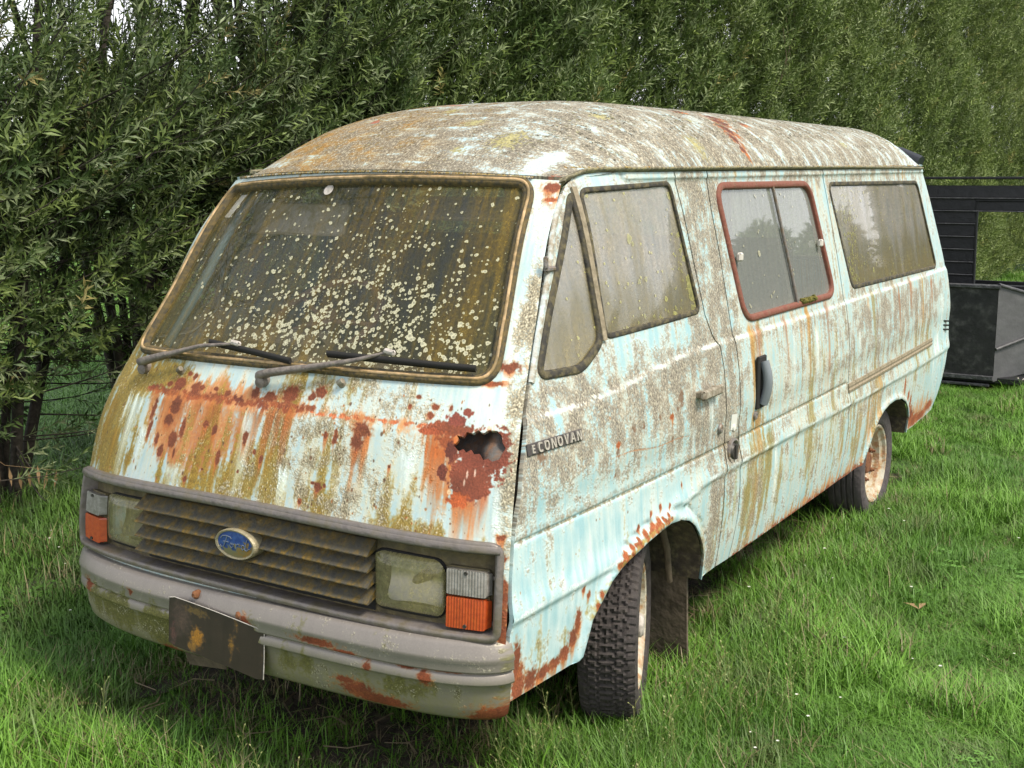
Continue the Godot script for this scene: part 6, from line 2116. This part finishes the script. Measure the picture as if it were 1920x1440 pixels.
func ground() -> void:
	# one sheet, finer near by
	var xs := PackedFloat32Array([-400, -150, -60, -25, -12, -8])
	for i in 96: xs.append(-6.0 + i * 0.125)
	xs.append_array([8, 12, 25, 60, 150, 400])
	var zs := PackedFloat32Array([-500, -200, -90, -45, -25, -16])
	for i in 160: zs.append(-13.0 + i * 0.125)
	zs.append_array([9, 14, 30, 80, 200])
	var st := tool()
	for i in xs.size() - 1:
		for j in zs.size() - 1:
			var P := []
			for q in [[i, j], [i + 1, j], [i + 1, j + 1], [i, j + 1]]:
				P.append(Vector3(xs[q[0]], ground_y(xs[q[0]], zs[q[1]]), zs[q[1]]))
			quad(st, P[0], P[1], P[2], P[3], Vector3.UP)
	var m := mottled(70, [0.0, 0.35, 0.55, 0.75, 1.0], [lin(0.016, 0.034, 0.007), lin(0.036, 0.078, 0.012), lin(0.06, 0.13, 0.018), lin(0.07, 0.10, 0.025), lin(0.09, 0.085, 0.04)], 0.9, 0.95, 0.0, 6.0)
	var o := put("ground", st, m)
	o.set_meta("kind", "structure")
	# bare earth and dead stalks under the van
	st = tool()
	var ring := []
	for k in 40:
		var a := TAU * k / 40
		var r := 1.0 + 0.06 * sin(k * 2.3) + 0.05 * sin(k * 5.1)
		ring.append(Vector2(0.78 * r * signf(cos(a)) * pow(absf(cos(a)), 0.5) - 0.12, 0.04 + 2.56 * r * signf(sin(a)) * pow(absf(sin(a)), 0.5)))
	var pp := PackedVector2Array(ring)
	sheet(st, pp, [], lines(-1.1, 1.1, 0.12), lines(-2.9, 3.1, 0.12), func(p: Vector2) -> Vector3: return Vector3(p.x, ground_y(p.x, p.y) + 0.006, p.y), -1.0, Rect2(0, 0, 1, 1), 0.0)
	o = put("bare_earth", st, mottled(71, [0.0, 0.5, 0.7, 1.0], [lin(0.018, 0.013, 0.009), lin(0.04, 0.03, 0.02), lin(0.075, 0.058, 0.035), lin(0.11, 0.085, 0.055)], 2.0, 0.95, 0.0, 6.0))
	o.set_meta("kind", "structure")
	st = tool()
	var foot := PackedVector2Array()
	for k in 40:
		var a := TAU * k / 40
		var r := 1.0 + 0.07 * sin(k * 2.1) + 0.06 * sin(k * 4.7)
		foot.append(Vector2(-2.45 + 1.25 * r * cos(a), 0.75 + 1.75 * r * sin(a)))
	sheet(st, foot, [], lines(-4.0, -0.9, 0.15), lines(-1.4, 2.8, 0.15), func(p: Vector2) -> Vector3: return Vector3(p.x, ground_y(p.x, p.y) + 0.010, p.y), -1.0, Rect2(0, 0, 1, 1), 0.0)
	o = put("shade_litter", st, mottled(72, [0.0, 0.4, 0.6, 0.8, 1.0], [lin(0.014, 0.012, 0.008), lin(0.03, 0.026, 0.014), lin(0.03, 0.05, 0.014), lin(0.07, 0.055, 0.03), lin(0.13, 0.10, 0.06)], 3.0, 0.95, 0.0, 6.0))  # litter and soil, also a dark patch for the shade under the willows
	o.set_meta("kind", "structure")

func grass() -> void:
	var g := RandomNumberGenerator.new()
	g.seed = 77
	var m := plain(Color.WHITE, 0.55)
	m.vertex_color_use_as_albedo = true
	m.backlight_enabled = true
	m.backlight = lin(0.05, 0.09, 0.015)
	var kinds := [blades(1, 40, 0.045, 0.062, 0.0028, 1.2), blades(2, 36, 0.060, 0.068, 0.0030, 1.8), blades(3, 28, 0.045, 0.068, 0.0045, 2.2), blades(4, 20, 0.13, 0.055, 0.0038, 1.2)]
	var xf := [[], [], [], []]
	var cols := [[], [], [], []]
	var nz := FastNoiseLite.new()
	nz.seed = 3
	nz.frequency = 0.9
	nz.fractal_octaves = 3
	var cam := Vector2(2.263, 4.834)
	var want := 60000
	var tries := 0
	while want > 0 and tries < 400000:
		tries += 1
		var far := g.randf() < 0.36
		var p := Vector2(g.randf_range(-4.2, 3.6), g.randf_range(-1.5, 3.4)) if not far else Vector2(g.randf_range(-2.6, 4.0), g.randf_range(-16.0, -0.5))
		# only where the lens can see, with a margin for a step to the side
		var d := p - cam
		if d.y > -0.6: continue
		var head := atan2(d.x, -d.y)
		if head < -1.12 or head > -0.02: continue
		var u := under_van(p.x, p.y)
		if u > 0.25 and g.randf() < u * 0.9: continue
		var shade := smooth01(-0.9, -1.5, p.x) * smooth01(3.1, 2.6, p.y)      # thin and long below the willows, their shade mixed into the blade colour
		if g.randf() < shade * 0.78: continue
		var v := nz.get_noise_2d(p.x, p.y)
		var v2 := nz.get_noise_2d(p.x * 3.1 + 50, p.y * 3.1)
		var k := g.randi() % 3
		if v > 0.12 and g.randf() < 0.24: k = 3
		if v2 < -0.32: k = 2
		if p.x < -0.9 and g.randf() < 0.35: k = 3
		# longer where the mower cannot reach
		var hug := exp(-((absf(p.x) - 0.95) / 0.22) ** 2) * smooth01(-2.6, -2.2, p.y) * smooth01(3.1, 2.6, p.y) + exp(-((p.y - 2.78) / 0.16) ** 2) * smooth01(1.1, 0.8, absf(p.x))
		if g.randf() < hug * 0.65: k = 3
		if (p - Vector2(0.72, 1.72)).length() < 0.42 and g.randf() < 0.6: k = 3
		var s := g.randf_range(0.7, 1.25) * (1.0 + 0.35 * v)
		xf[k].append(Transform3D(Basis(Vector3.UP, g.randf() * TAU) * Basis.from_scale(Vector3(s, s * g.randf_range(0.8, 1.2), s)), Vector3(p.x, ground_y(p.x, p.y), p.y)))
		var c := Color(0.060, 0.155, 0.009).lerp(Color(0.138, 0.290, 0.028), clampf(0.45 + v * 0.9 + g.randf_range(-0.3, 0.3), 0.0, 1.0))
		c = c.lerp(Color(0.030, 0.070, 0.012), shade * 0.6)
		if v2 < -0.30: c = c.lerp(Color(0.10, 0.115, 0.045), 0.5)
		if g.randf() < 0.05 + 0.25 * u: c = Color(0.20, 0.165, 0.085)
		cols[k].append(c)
		want -= 1
	# uncut tufts against the wheels, the flaps and along the sill
	for i in 520:
		var p: Vector2
		var w := g.randf()
		if w < 0.40: p = Vector2(0.86 + g.randfn(0.0, 0.06), 1.84 + g.randfn(0.0, 0.16))
		elif w < 0.62: p = Vector2(0.70 + g.randfn(0.0, 0.12), 2.10 + g.randfn(0.0, 0.05))
		elif w < 0.78: p = Vector2(0.80 + g.randfn(0.0, 0.06), -1.0 + g.randfn(0.0, 0.2))
		else: p = Vector2(0.74 + g.randfn(0.0, 0.08), g.randf_range(-2.2, 1.4))
		var s := g.randf_range(0.75, 1.15) * (1.15 if w < 0.62 else 1.0)
		xf[3].append(Transform3D(Basis(Vector3.UP, g.randf() * TAU) * Basis.from_scale(Vector3(s * 0.8, s, s * 0.8)), Vector3(p.x, ground_y(p.x, p.y), p.y)))
		cols[3].append(Color(0.056, 0.135, 0.011).lerp(Color(0.115, 0.22, 0.030), g.randf()))
	for k in 4:
		var o := many("grass", kinds[k], m, xf[k], cols[k])
		tag(o, ["short green grass turf round the van", "bending green grass leaves round the van", "flattened broad grass leaves in the turf", "longer grass blades standing above the turf"][k], "grass", "", "stuff")
	# the field beyond the willows, thin, its blades coloured brighter as if sunlit
	var f := [[], []]
	var fc := [[], []]
	for i in 17000:
		var p := Vector2(-3.2 - 14.0 * pow(g.randf(), 1.5), g.randf_range(-16.0, 3.5))
		var s := g.randf_range(1.4, 2.6)
		f[i % 2].append(Transform3D(Basis(Vector3.UP, g.randf() * TAU) * Basis.from_scale(Vector3(s, s, s)), Vector3(p.x, ground_y(p.x, p.y), p.y)))
		fc[i % 2].append(Color(0.095, 0.22, 0.022).lerp(Color(0.15, 0.30, 0.04), g.randf()))
	for k in 2:
		var o := many("field_grass", kinds[k], m, f[k], fc[k])
		tag(o, ["bright pasture grass in the field beyond the willows", "pale bending pasture grass in the field beyond the willows"][k], "grass", "", "stuff")
	# clover and small weeds: three round leaflets on a stalk
	var st := tool()
	for i in 9:
		var a := i * 2.399
		var r := 0.012 * sqrt(i + 0.5)
		var c := Vector3(cos(a) * r * 1.6, 0.028 + 0.012 * sin(i * 1.7), sin(a) * r * 1.6)
		for q in 3:
			var b := TAU * q / 3 + i
			var o := c + Vector3(cos(b), 0.05, sin(b)) * 0.009
			var prev := o + Vector3(cos(b - PI * 0.8), 0.1, sin(b - PI * 0.8)) * 0.009
			for w in range(1, 7):
				var e := b - PI * 0.8 + PI * 1.6 * w / 6.0
				var nx := o + Vector3(cos(e), 0.15 * sin(w), sin(e)) * 0.009
				tri(st, o, prev, nx, Vector3.UP, Vector3.UP, Vector3.UP)
				prev = nx
	var clover: ArrayMesh = st.commit()
	var cx := []
	var cc := []
	for i in 900:
		var p := Vector2(g.randf_range(-3.0, 3.2), g.randf_range(-2.0, 3.3))
		if under_van(p.x, p.y) > 0.4: continue
		if nz.get_noise_2d(p.x * 1.7 - 9.0, p.y * 1.7) < -0.1: continue
		var s := g.randf_range(0.55, 1.2)
		cx.append(Transform3D(Basis(Vector3.UP, g.randf() * TAU) * Basis.from_scale(Vector3(s, s, s)), Vector3(p.x, ground_y(p.x, p.y), p.y)))
		cc.append(Color(0.065, 0.17, 0.016).lerp(Color(0.11, 0.25, 0.03), g.randf()))
	tag(many("clover", clover, m, cx, cc), "round clover leaves scattered in the turf", "clover", "", "stuff")
	# tiny white flowers on thin stalks
	st = tool()
	tube(st, [Vector3(0, 0, 0), Vector3(0.004, 0.06, 0.002), Vector3(0.002, 0.10, 0)], 0.0012, 0.0008, 3)
	var stalk: ArrayMesh = st.commit()
	st = tool()
	for q in 6:
		var a := TAU * q / 6
		leaf(st, Vector3(0.002, 0.10, 0), Vector3(cos(a), 0.5, sin(a)).normalized(), Vector3.UP, 0.007, 0.005, 0.001)
	var petal: ArrayMesh = st.commit()
	var fx := []
	var fcol := []
	for i in 170:
		var p := Vector2(g.randf_range(-2.4, 3.0), g.randf_range(-1.0, 3.2))
		if under_van(p.x, p.y) > 0.2: continue
		var s := g.randf_range(0.7, 1.3)
		fx.append(Transform3D(Basis(Vector3.UP, g.randf() * TAU) * Basis.from_scale(Vector3(s, s, s)), Vector3(p.x, ground_y(p.x, p.y), p.y)))
		fcol.append(Color(0.70, 0.70, 0.62))
	tag(many("white_flower", petal, m, fx, fcol), "tiny white flowers dotted in the grass", "flowers", "", "stuff")
	var green := []
	for i in fx.size(): green.append(Color(0.10, 0.17, 0.04))
	tag(many("flower_stalk", stalk, m, fx, green), "thin stalks of the tiny white flowers", "stalks", "", "stuff")
	# tall seed stalks by the wheels and along the front
	st = tool()
	tube(st, [Vector3.ZERO, Vector3(0.01, 0.12, 0.004), Vector3(0.03, 0.26, 0.01)], 0.0014, 0.0009, 3)
	for q in 9:
		var t := 0.5 + 0.055 * q
		var b := Vector3(0.03 * t * t, 0.26 * t, 0.01 * t)
		var a := q * 2.4
		tube(st, [b, b + Vector3(cos(a), 0.9, sin(a)) * 0.018], 0.0009, 0.0007, 3)
		leaf(st, b + Vector3(cos(a), 0.9, sin(a)) * 0.017, Vector3(cos(a), 0.8, sin(a)).normalized(), Vector3.UP, 0.011, 0.006, 0.001)
	var seedy: ArrayMesh = st.commit()
	var sx := []
	var sc := []
	for i in 230:
		var p: Vector2
		var w := g.randf()
		if w < 0.40: p = Vector2(g.randf_range(0.55, 1.05), g.randf_range(1.9, 2.95))
		elif w < 0.62: p = Vector2(g.randf_range(0.82, 1.2), g.randf_range(0.9, 1.75))
		elif w < 0.75: p = Vector2(g.randf_range(-0.9, 0.6), g.randf_range(2.72, 3.0))
		else: p = Vector2(g.randf_range(-3.0, 3.0), g.randf_range(-1.0, 3.2))
		if under_van(p.x, p.y) > 0.35: continue
		var s := g.randf_range(0.55, 1.0)
		sx.append(Transform3D(Basis(Vector3(g.randf_range(-1, 1), 0.4, g.randf_range(-1, 1)).normalized(), g.randf_range(-0.35, 0.35)) * Basis(Vector3.UP, g.randf() * TAU) * Basis.from_scale(Vector3(s, s, s)), Vector3(p.x, ground_y(p.x, p.y), p.y)))
		sc.append(Color(0.10, 0.17, 0.04).lerp(Color(0.24, 0.24, 0.08), g.randf()))
	tag(many("seed_stalk", seedy, m, sx, sc), "thin tall seed stalks round the front of the van", "weeds", "", "stuff")
	# dead stalks lying under and beside the van
	st = tool()
	for q in 12:
		var a := q * 2.1
		var p := Vector3(cos(a) * 0.02, 0.008, sin(a) * 0.02)
		tube(st, [p, p + Vector3(cos(a), 0.16, sin(a)) * 0.07, p + Vector3(cos(a + 0.4), 0.1, sin(a + 0.4)) * 0.12], 0.0010, 0.0006, 3)
	var dead: ArrayMesh = st.commit()
	var dx := []
	var dc := []
	for i in 360:
		var p := Vector2(g.randf_range(-1.4, 1.5), g.randf_range(-2.0, 3.1))
		if under_van(p.x, p.y) < 0.1 and g.randf() < 0.96: continue
		var s := g.randf_range(0.6, 1.3)
		dx.append(Transform3D(Basis(Vector3.UP, g.randf() * TAU) * Basis.from_scale(Vector3(s, s, s)), Vector3(p.x, ground_y(p.x, p.y) + 0.012, p.y)))
		dc.append(Color(0.12, 0.085, 0.05).lerp(Color(0.30, 0.24, 0.14), g.randf()))
	tag(many("dead_stalk", dead, m, dx, dc), "brown dead stalks lying under and beside the van", "dead grass", "", "stuff")
	# a few brown leaves one can pick out
	for e in [[-1.02, 2.55, 0.5, "brown curled dead leaf on the dark earth before the van's far headlight"], [-0.78, 2.62, 1.9, "pale tan dead leaf beside the curled brown leaf, left of the bumper"], [1.26, 0.30, 2.6, "dry brown leaf on the turf beside the sliding door"], [1.72, -1.05, 0.9, "brown leaf scrap on the turf right of the rear wheel"]]:
		var s2 := tool()
		for k in 2:
			var b := Vector3(0, 0.045, 0)
			leaf(s2, b, Vector3(cos(k * 1.1), 0.25, sin(k * 1.1)).normalized(), Vector3.UP, 0.085, 0.024, 0.02)
		var o := put("dead_leaf", s2, M.dead_leaf)
		o.position = Vector3(e[0], ground_y(e[0], e[1]), e[1])
		o.rotation.y = e[2]
		tag(o, e[3], "dead leaf")

# ---------------------------------------------------------------- trailer, fence, far trees
func trailer() -> void:
	var t := thing("trailer", "black steel trailer with a ribbed headboard frame standing behind the van", "trailer", Vector3(0, -0.06, -5.0))
	var blk: Material = M.black_steel
	# headboard: ribbed slats round a square opening
	for k in 8:
		var y := 1.60 - k * 0.102
		var st := tool()
		var x1 := 1.75 if y > 1.48 else 0.285 + (1.60 - y) * 0.012
		box(st, Vector3((-0.75 + x1) * 0.5, y - 0.042, -0.30), Vector3(x1 + 0.75, 0.096, 0.022), Basis(Vector3(1, 0, 0), -0.10), 0.004)
		put("headboard_slat", st, blk, t)
		st = tool()
		box(st, Vector3((-0.75 + x1) * 0.5, y - 0.094, -0.286), Vector3(x1 + 0.75, 0.010, 0.030), Basis.IDENTITY, 0.003)
		put("slat_rib", st, M.grey_steel, t)
	var st := tool()
	box(st, Vector3(0.5, 1.665, -0.30), Vector3(2.5, 0.02, 0.05), Basis.IDENTITY, 0.004)
	box(st, Vector3(0.296, 1.15, -0.295), Vector3(0.02, 0.66, 0.034), Basis(Vector3(0, 0, 1), 0.012), 0.004)
	box(st, Vector3(0.70, 1.49, -0.295), Vector3(0.84, 0.02, 0.034), Basis.IDENTITY, 0.004)
	box(st, Vector3(1.70, 1.2, -0.30), Vector3(0.05, 0.9, 0.05), Basis.IDENTITY, 0.004)
	put("headboard_frame", st, blk, t)
	# tray: front wall, tapered side, rims, chassis rail
	st = tool()
	box(st, Vector3(-0.10, 0.46, 0.0), Vector3(1.30, 0.72, 0.014), Basis.IDENTITY, 0.003)
	put("front_wall", st, M.scuffed, t)
	st = tool()
	box(st, Vector3(-0.10, 0.832, 0.0), Vector3(1.33, 0.028, 0.055), Basis.IDENTITY, 0.004)
	box(st, Vector3(-0.10, 0.112, 0.006), Vector3(1.30, 0.035, 0.05), Basis.IDENTITY, 0.004)
	put("wall_rim", st, M.grey_steel, t)
	st = tool()
	# the flank runs back and out to the right, its top falling away
	var a := Vector3(0.55, 0.845, 0.008)
	var b := Vector3(0.86, 0.705, -0.42)
	var c := Vector3(0.86, 0.16, -0.42)
	var d := Vector3(0.55, 0.085, 0.008)
	var n := (b - a).cross(d - a).normalized()
	if n.z < 0: n = -n
	quad(st, a, b, c, d, n)
	quad(st, a - n * 0.012, b - n * 0.012, c - n * 0.012, d - n * 0.012, -n)
	put("side_wall", st, M.grey_panel, t)
	st = tool()
	tube(st, [a + Vector3(0, 0.006, 0), b + Vector3(0, 0.006, 0), b + Vector3(0.5, 0.0, -0.5)], 0.018, 0.018, 6, false, 0.7)
	tube(st, [a.lerp(d, 0.66) + n * 0.008, b.lerp(c, 0.42) + n * 0.008], 0.014, 0.014, 6)
	tube(st, [b + n * 0.01, c + n * 0.01], 0.014, 0.014, 6)
	put("side_rib", st, M.grey_steel, t)
	st = tool()
	box(st, Vector3(1.1, 0.45, -0.8), Vector3(0.6, 0.5, 0.014), Basis(Vector3(0, 1, 0), 0.5), 0.003)
	box(st, Vector3(0.35, 0.80, -0.27), Vector3(2.3, 0.05, 0.05), Basis.IDENTITY, 0.006)
	box(st, Vector3(0.1, 0.45, -0.9), Vector3(1.5, 0.70, 0.014), Basis.IDENTITY, 0.003)
	put("rear_wall", st, blk, t)
	st = tool()
	box(st, Vector3(0.1, 0.09, -0.45), Vector3(1.30, 0.05, 0.85), Basis.IDENTITY, 0.006)
	put("tray_floor", st, blk, t)
	st = tool()
	box(st, Vector3(-0.35, 0.055, 0.012), Vector3(1.75, 0.022, 0.035), Basis.IDENTITY, 0.004)
	put("ground_rail", st, M.grey_steel, t)
	st = tool()
	var hook := []
	for k in 8: hook.append(Vector3(0.74 + 0.03 * cos(k * 0.6), 0.13 - 0.035 * sin(k * 0.42), -0.12 + 0.01 * k))
	tube(st, hook, 0.006, 0.006, 6)
	put("tie_hook", st, M.pale_dirty, t)
	for s in [0.25, -0.45]:
		st = tool()
		lathe(st, Vector3.ZERO, PackedVector2Array([Vector2(-0.07, 0.0), Vector2(-0.07, 0.12), Vector2(-0.05, 0.16), Vector2(0.05, 0.16), Vector2(0.07, 0.12), Vector2(0.07, 0.0)]), 24)
		var w := put("wheel", st, M.tyre, t)
		w.position = Vector3(s, 0.15, -0.62)

func wire_fence() -> void:
	var t := thing("wire_fence", "thin wire fence with a dark post seen through the willow stems", "fence", Vector3(-3.95, 0, 0))
	for y in [0.32, 0.52, 0.74, 0.98]:
		var st := tool()
		var pts := []
		for k in 40: pts.append(Vector3(0.01 * sin(k * 1.7), y - 0.012 * absf(sin(k * PI / 8.0)), 3.4 - k * 0.5))
		tube(st, pts, 0.0022, 0.0022, 4)
		put("wire", st, M.wire, t)
	for z in [2.9, -1.2, -5.2, -9.2]:
		var st := tool()
		box(st, Vector3(0, 0.5, z), Vector3(0.10, 1.25, 0.09), Basis(Vector3(0, 1, 0), z), 0.012)
		put("post", st, bark, t)

func far_trees() -> void:
	var g := RandomNumberGenerator.new()
	g.seed = 31
	var st := tool()
	for i in 46:
		var d := Vector3(g.randfn(), g.randfn(), g.randfn()).normalized()
		leaf(st, d * g.randf_range(0.1, 0.5), (d + Vector3(g.randfn(), g.randfn(), g.randfn()) * 0.6).normalized(), Vector3(g.randfn(), 1.0, g.randfn()).normalized(), 0.42, 0.18, 0.06)
	var clump: ArrayMesh = st.commit()
	for i in 15:
		var x := 5.0 + i * 2.6 + g.randf_range(-0.6, 0.6)
		var z := -40.0 + 0.35 * i + g.randf_range(-2.0, 2.0)
		var tall := g.randf_range(3.0, 4.6)
		var cone := i % 4 == 2
		if cone: tall = 6.0
		var t := thing("shelter_tree", "dark tree of the far shelter belt mirrored in the van's side windows", "tree", Vector3(x, 0, z), 0.0, "far shelter belt trees")
		var s := tool()
		tube(s, [Vector3(0, -0.2, 0), Vector3(0.05, tall * 0.5, 0), Vector3(0, tall * 0.95, 0)], 0.16, 0.03, 7)
		put("trunk", s, bark, t)
		var xf := []
		var cols := []
		for k in 150:
			var y := pow(g.randf(), 0.9)
			var r := (1.0 - y) * 1.25 * (0.8 + 0.3 * sin(y * 26.0)) + 0.1 if cone else 1.6 * sqrt(maxf(0.05, 1.0 - pow(absf(y - 0.5) * 1.9, 2.0)))
			var a := g.randf() * TAU
			var q := r * sqrt(g.randf())
			xf.append(Transform3D(Basis(Vector3.UP, g.randf() * TAU) * Basis.from_scale(Vector3.ONE * g.randf_range(0.8, 1.3)), Vector3(cos(a) * q, tall * (0.08 + 0.92 * y), sin(a) * q)))
			cols.append(Color(0.016, 0.032, 0.014).lerp(Color(0.05, 0.075, 0.025), g.randf()))
		var c := many("crown", clump, leaf_mat, xf, cols, t)
		c.set_meta("kind", "stuff")

# ---------------------------------------------------------------- the scene
func sky_cover() -> ImageTexture:
	var n := FastNoiseLite.new()
	n.seed = 15
	n.noise_type = FastNoiseLite.TYPE_SIMPLEX_SMOOTH
	n.fractal_octaves = 5
	n.frequency = 1.3
	var im := Image.create(512, 256, false, Image.FORMAT_RGBA8)
	for j in 256:
		var up := PI * (0.5 - (j + 0.5) / 256.0)
		for i in 512:
			var a := TAU * i / 512.0
			var v := n.get_noise_3d(cos(a) * cos(up), sin(up) * 1.8, sin(a) * cos(up))
			var k := clampf(0.62 + v * 1.3, 0.0, 1.0)
			var b := clampf(0.80 + 0.5 * n.get_noise_3d(cos(a) * cos(up) * 2.0 + 5.0, sin(up) * 3.0, sin(a) * cos(up) * 2.0), 0.0, 1.0)
			im.set_pixel(i, j, Color(b, b * 0.985, b * 0.96, k))
	return ImageTexture.create_from_image(im)

func _ready() -> void:
	# camera: about 1.7 m up, off the van's near front corner, looking a little down
	var cam := Camera3D.new()
	cam.name = "camera"
	var yaw := -0.562
	var pit := -0.179
	var rol := -0.006
	var fw := Vector3(sin(yaw) * cos(pit), sin(pit), -cos(yaw) * cos(pit))
	var rt := Vector3(cos(yaw), 0, sin(yaw))
	var up := rt.cross(fw)
	cam.transform = Transform3D(Basis(rt * cos(rol) + up * sin(rol), up * cos(rol) - rt * sin(rol), -fw), Vector3(2.263, 1.701, 4.834))
	cam.fov = 35.745
	cam.near = 0.05
	cam.far = 1200.0
	add_child(cam)
	cam.current = true
	# bright, thinly clouded sky and a veiled sun high on the near side
	var sky_m := ProceduralSkyMaterial.new()
	sky_m.sky_top_color = Color(0.60, 0.63, 0.68)
	sky_m.sky_horizon_color = Color(0.86, 0.86, 0.86)
	sky_m.sky_curve = 0.16
	sky_m.ground_bottom_color = Color(0.20, 0.26, 0.12)
	sky_m.ground_horizon_color = Color(0.42, 0.46, 0.36)
	sky_m.sky_cover = sky_cover()
	sky_m.sky_cover_modulate = Color(0.62, 0.62, 0.64)
	var env := Environment.new()
	env.background_mode = Environment.BG_SKY
	env.sky = Sky.new()
	env.sky.sky_material = sky_m
	env.background_energy_multiplier = 1.15
	env.tonemap_mode = Environment.TONE_MAPPER_LINEAR
	env.tonemap_exposure = 2.0
	env.sdfgi_enabled = true
	env.ssao_enabled = true
	env.ssil_enabled = true
	var we := WorldEnvironment.new()
	we.name = "world"
	we.environment = env
	add_child(we)
	var sun := DirectionalLight3D.new()
	sun.name = "sun"
	sun.light_energy = 0.8
	sun.light_color = Color(1.0, 0.965, 0.90)
	sun.light_angular_distance = 16.0
	sun.shadow_enabled = true
	add_child(sun)
	sun.look_at_from_position(Vector3(6.2, 8.6, 0.3), Vector3.ZERO)

	mats()
	M.twig = plain(lin(0.24, 0.18, 0.12), 0.9)
	M.dead_leaf = plain(lin(0.26, 0.17, 0.085), 0.85)
	M.wire = plain(lin(0.22, 0.21, 0.2), 0.5, 0.5)
	M.black_steel = mottled(80, [0.0, 0.5, 1.0], [lin(0.005, 0.005, 0.006), lin(0.008, 0.008, 0.010), lin(0.014, 0.014, 0.016)], 2.0, 0.5, 0.0, 1.0)
	M.grey_steel = mottled(81, [0.0, 0.5, 1.0], [lin(0.03, 0.03, 0.034), lin(0.06, 0.06, 0.065), lin(0.13, 0.13, 0.13)], 3.0, 0.5)
	M.scuffed = mottled(82, [0.0, 0.5, 0.68, 1.0], [lin(0.012, 0.012, 0.013), lin(0.02, 0.02, 0.021), lin(0.038, 0.038, 0.037), lin(0.10, 0.10, 0.095)], 1.3, 0.6, 0.0, 1.0)
	M.grey_panel = mottled(83, [0.0, 0.5, 1.0], [lin(0.06, 0.06, 0.063), lin(0.085, 0.085, 0.09), lin(0.12, 0.12, 0.125)], 1.0, 0.55, 0.0, 1.0)
	bark = mottled(84, [0.0, 0.5, 1.0], [lin(0.018, 0.014, 0.011), lin(0.035, 0.028, 0.022), lin(0.08, 0.07, 0.055)], 5.0, 0.95)
	leaf_mat = plain(Color.WHITE, 0.52)
	leaf_mat.vertex_color_use_as_albedo = true
	leaf_mat.backlight_enabled = true
	leaf_mat.backlight = lin(0.03, 0.05, 0.01)
	leaf_mat.cull_mode = BaseMaterial3D.CULL_DISABLED
	for v in 3: sprigs.append(sprig(100 + v, 17, 0.20, 0.068))

	ground()
	build_van()
	willow("dark willow at the left edge of the photo, before the van's nose", Vector3(-3.15, 0, 1.18), 6, 4.6, 201, 400, 0.06, 1.9, true)
	willow("willow left of the windscreen, its twin dark stems showing low down", Vector3(-3.25, 0, 0.20), 5, 4.8, 202, 330, 0.24, 2.0)
	willow("leafy willow whose shoots reach out over the van's roof front", Vector3(-3.05, 0, -0.75), 5, 5.0, 203, 560, 0.06, 2.6)
	willow("willow standing just left of the frame, its boughs reaching into the left edge", Vector3(-3.0, 0, 2.2), 5, 4.8, 204, 330, 0.06, 1.8)
	willow("willow set back behind the others where pale sky shows between shoots", Vector3(-4.0, 0, -0.4), 4, 4.8, 205, 130, 0.34, 1.9)
	hedge()
	trailer()
	wire_fence()
	far_trees()
	grass()
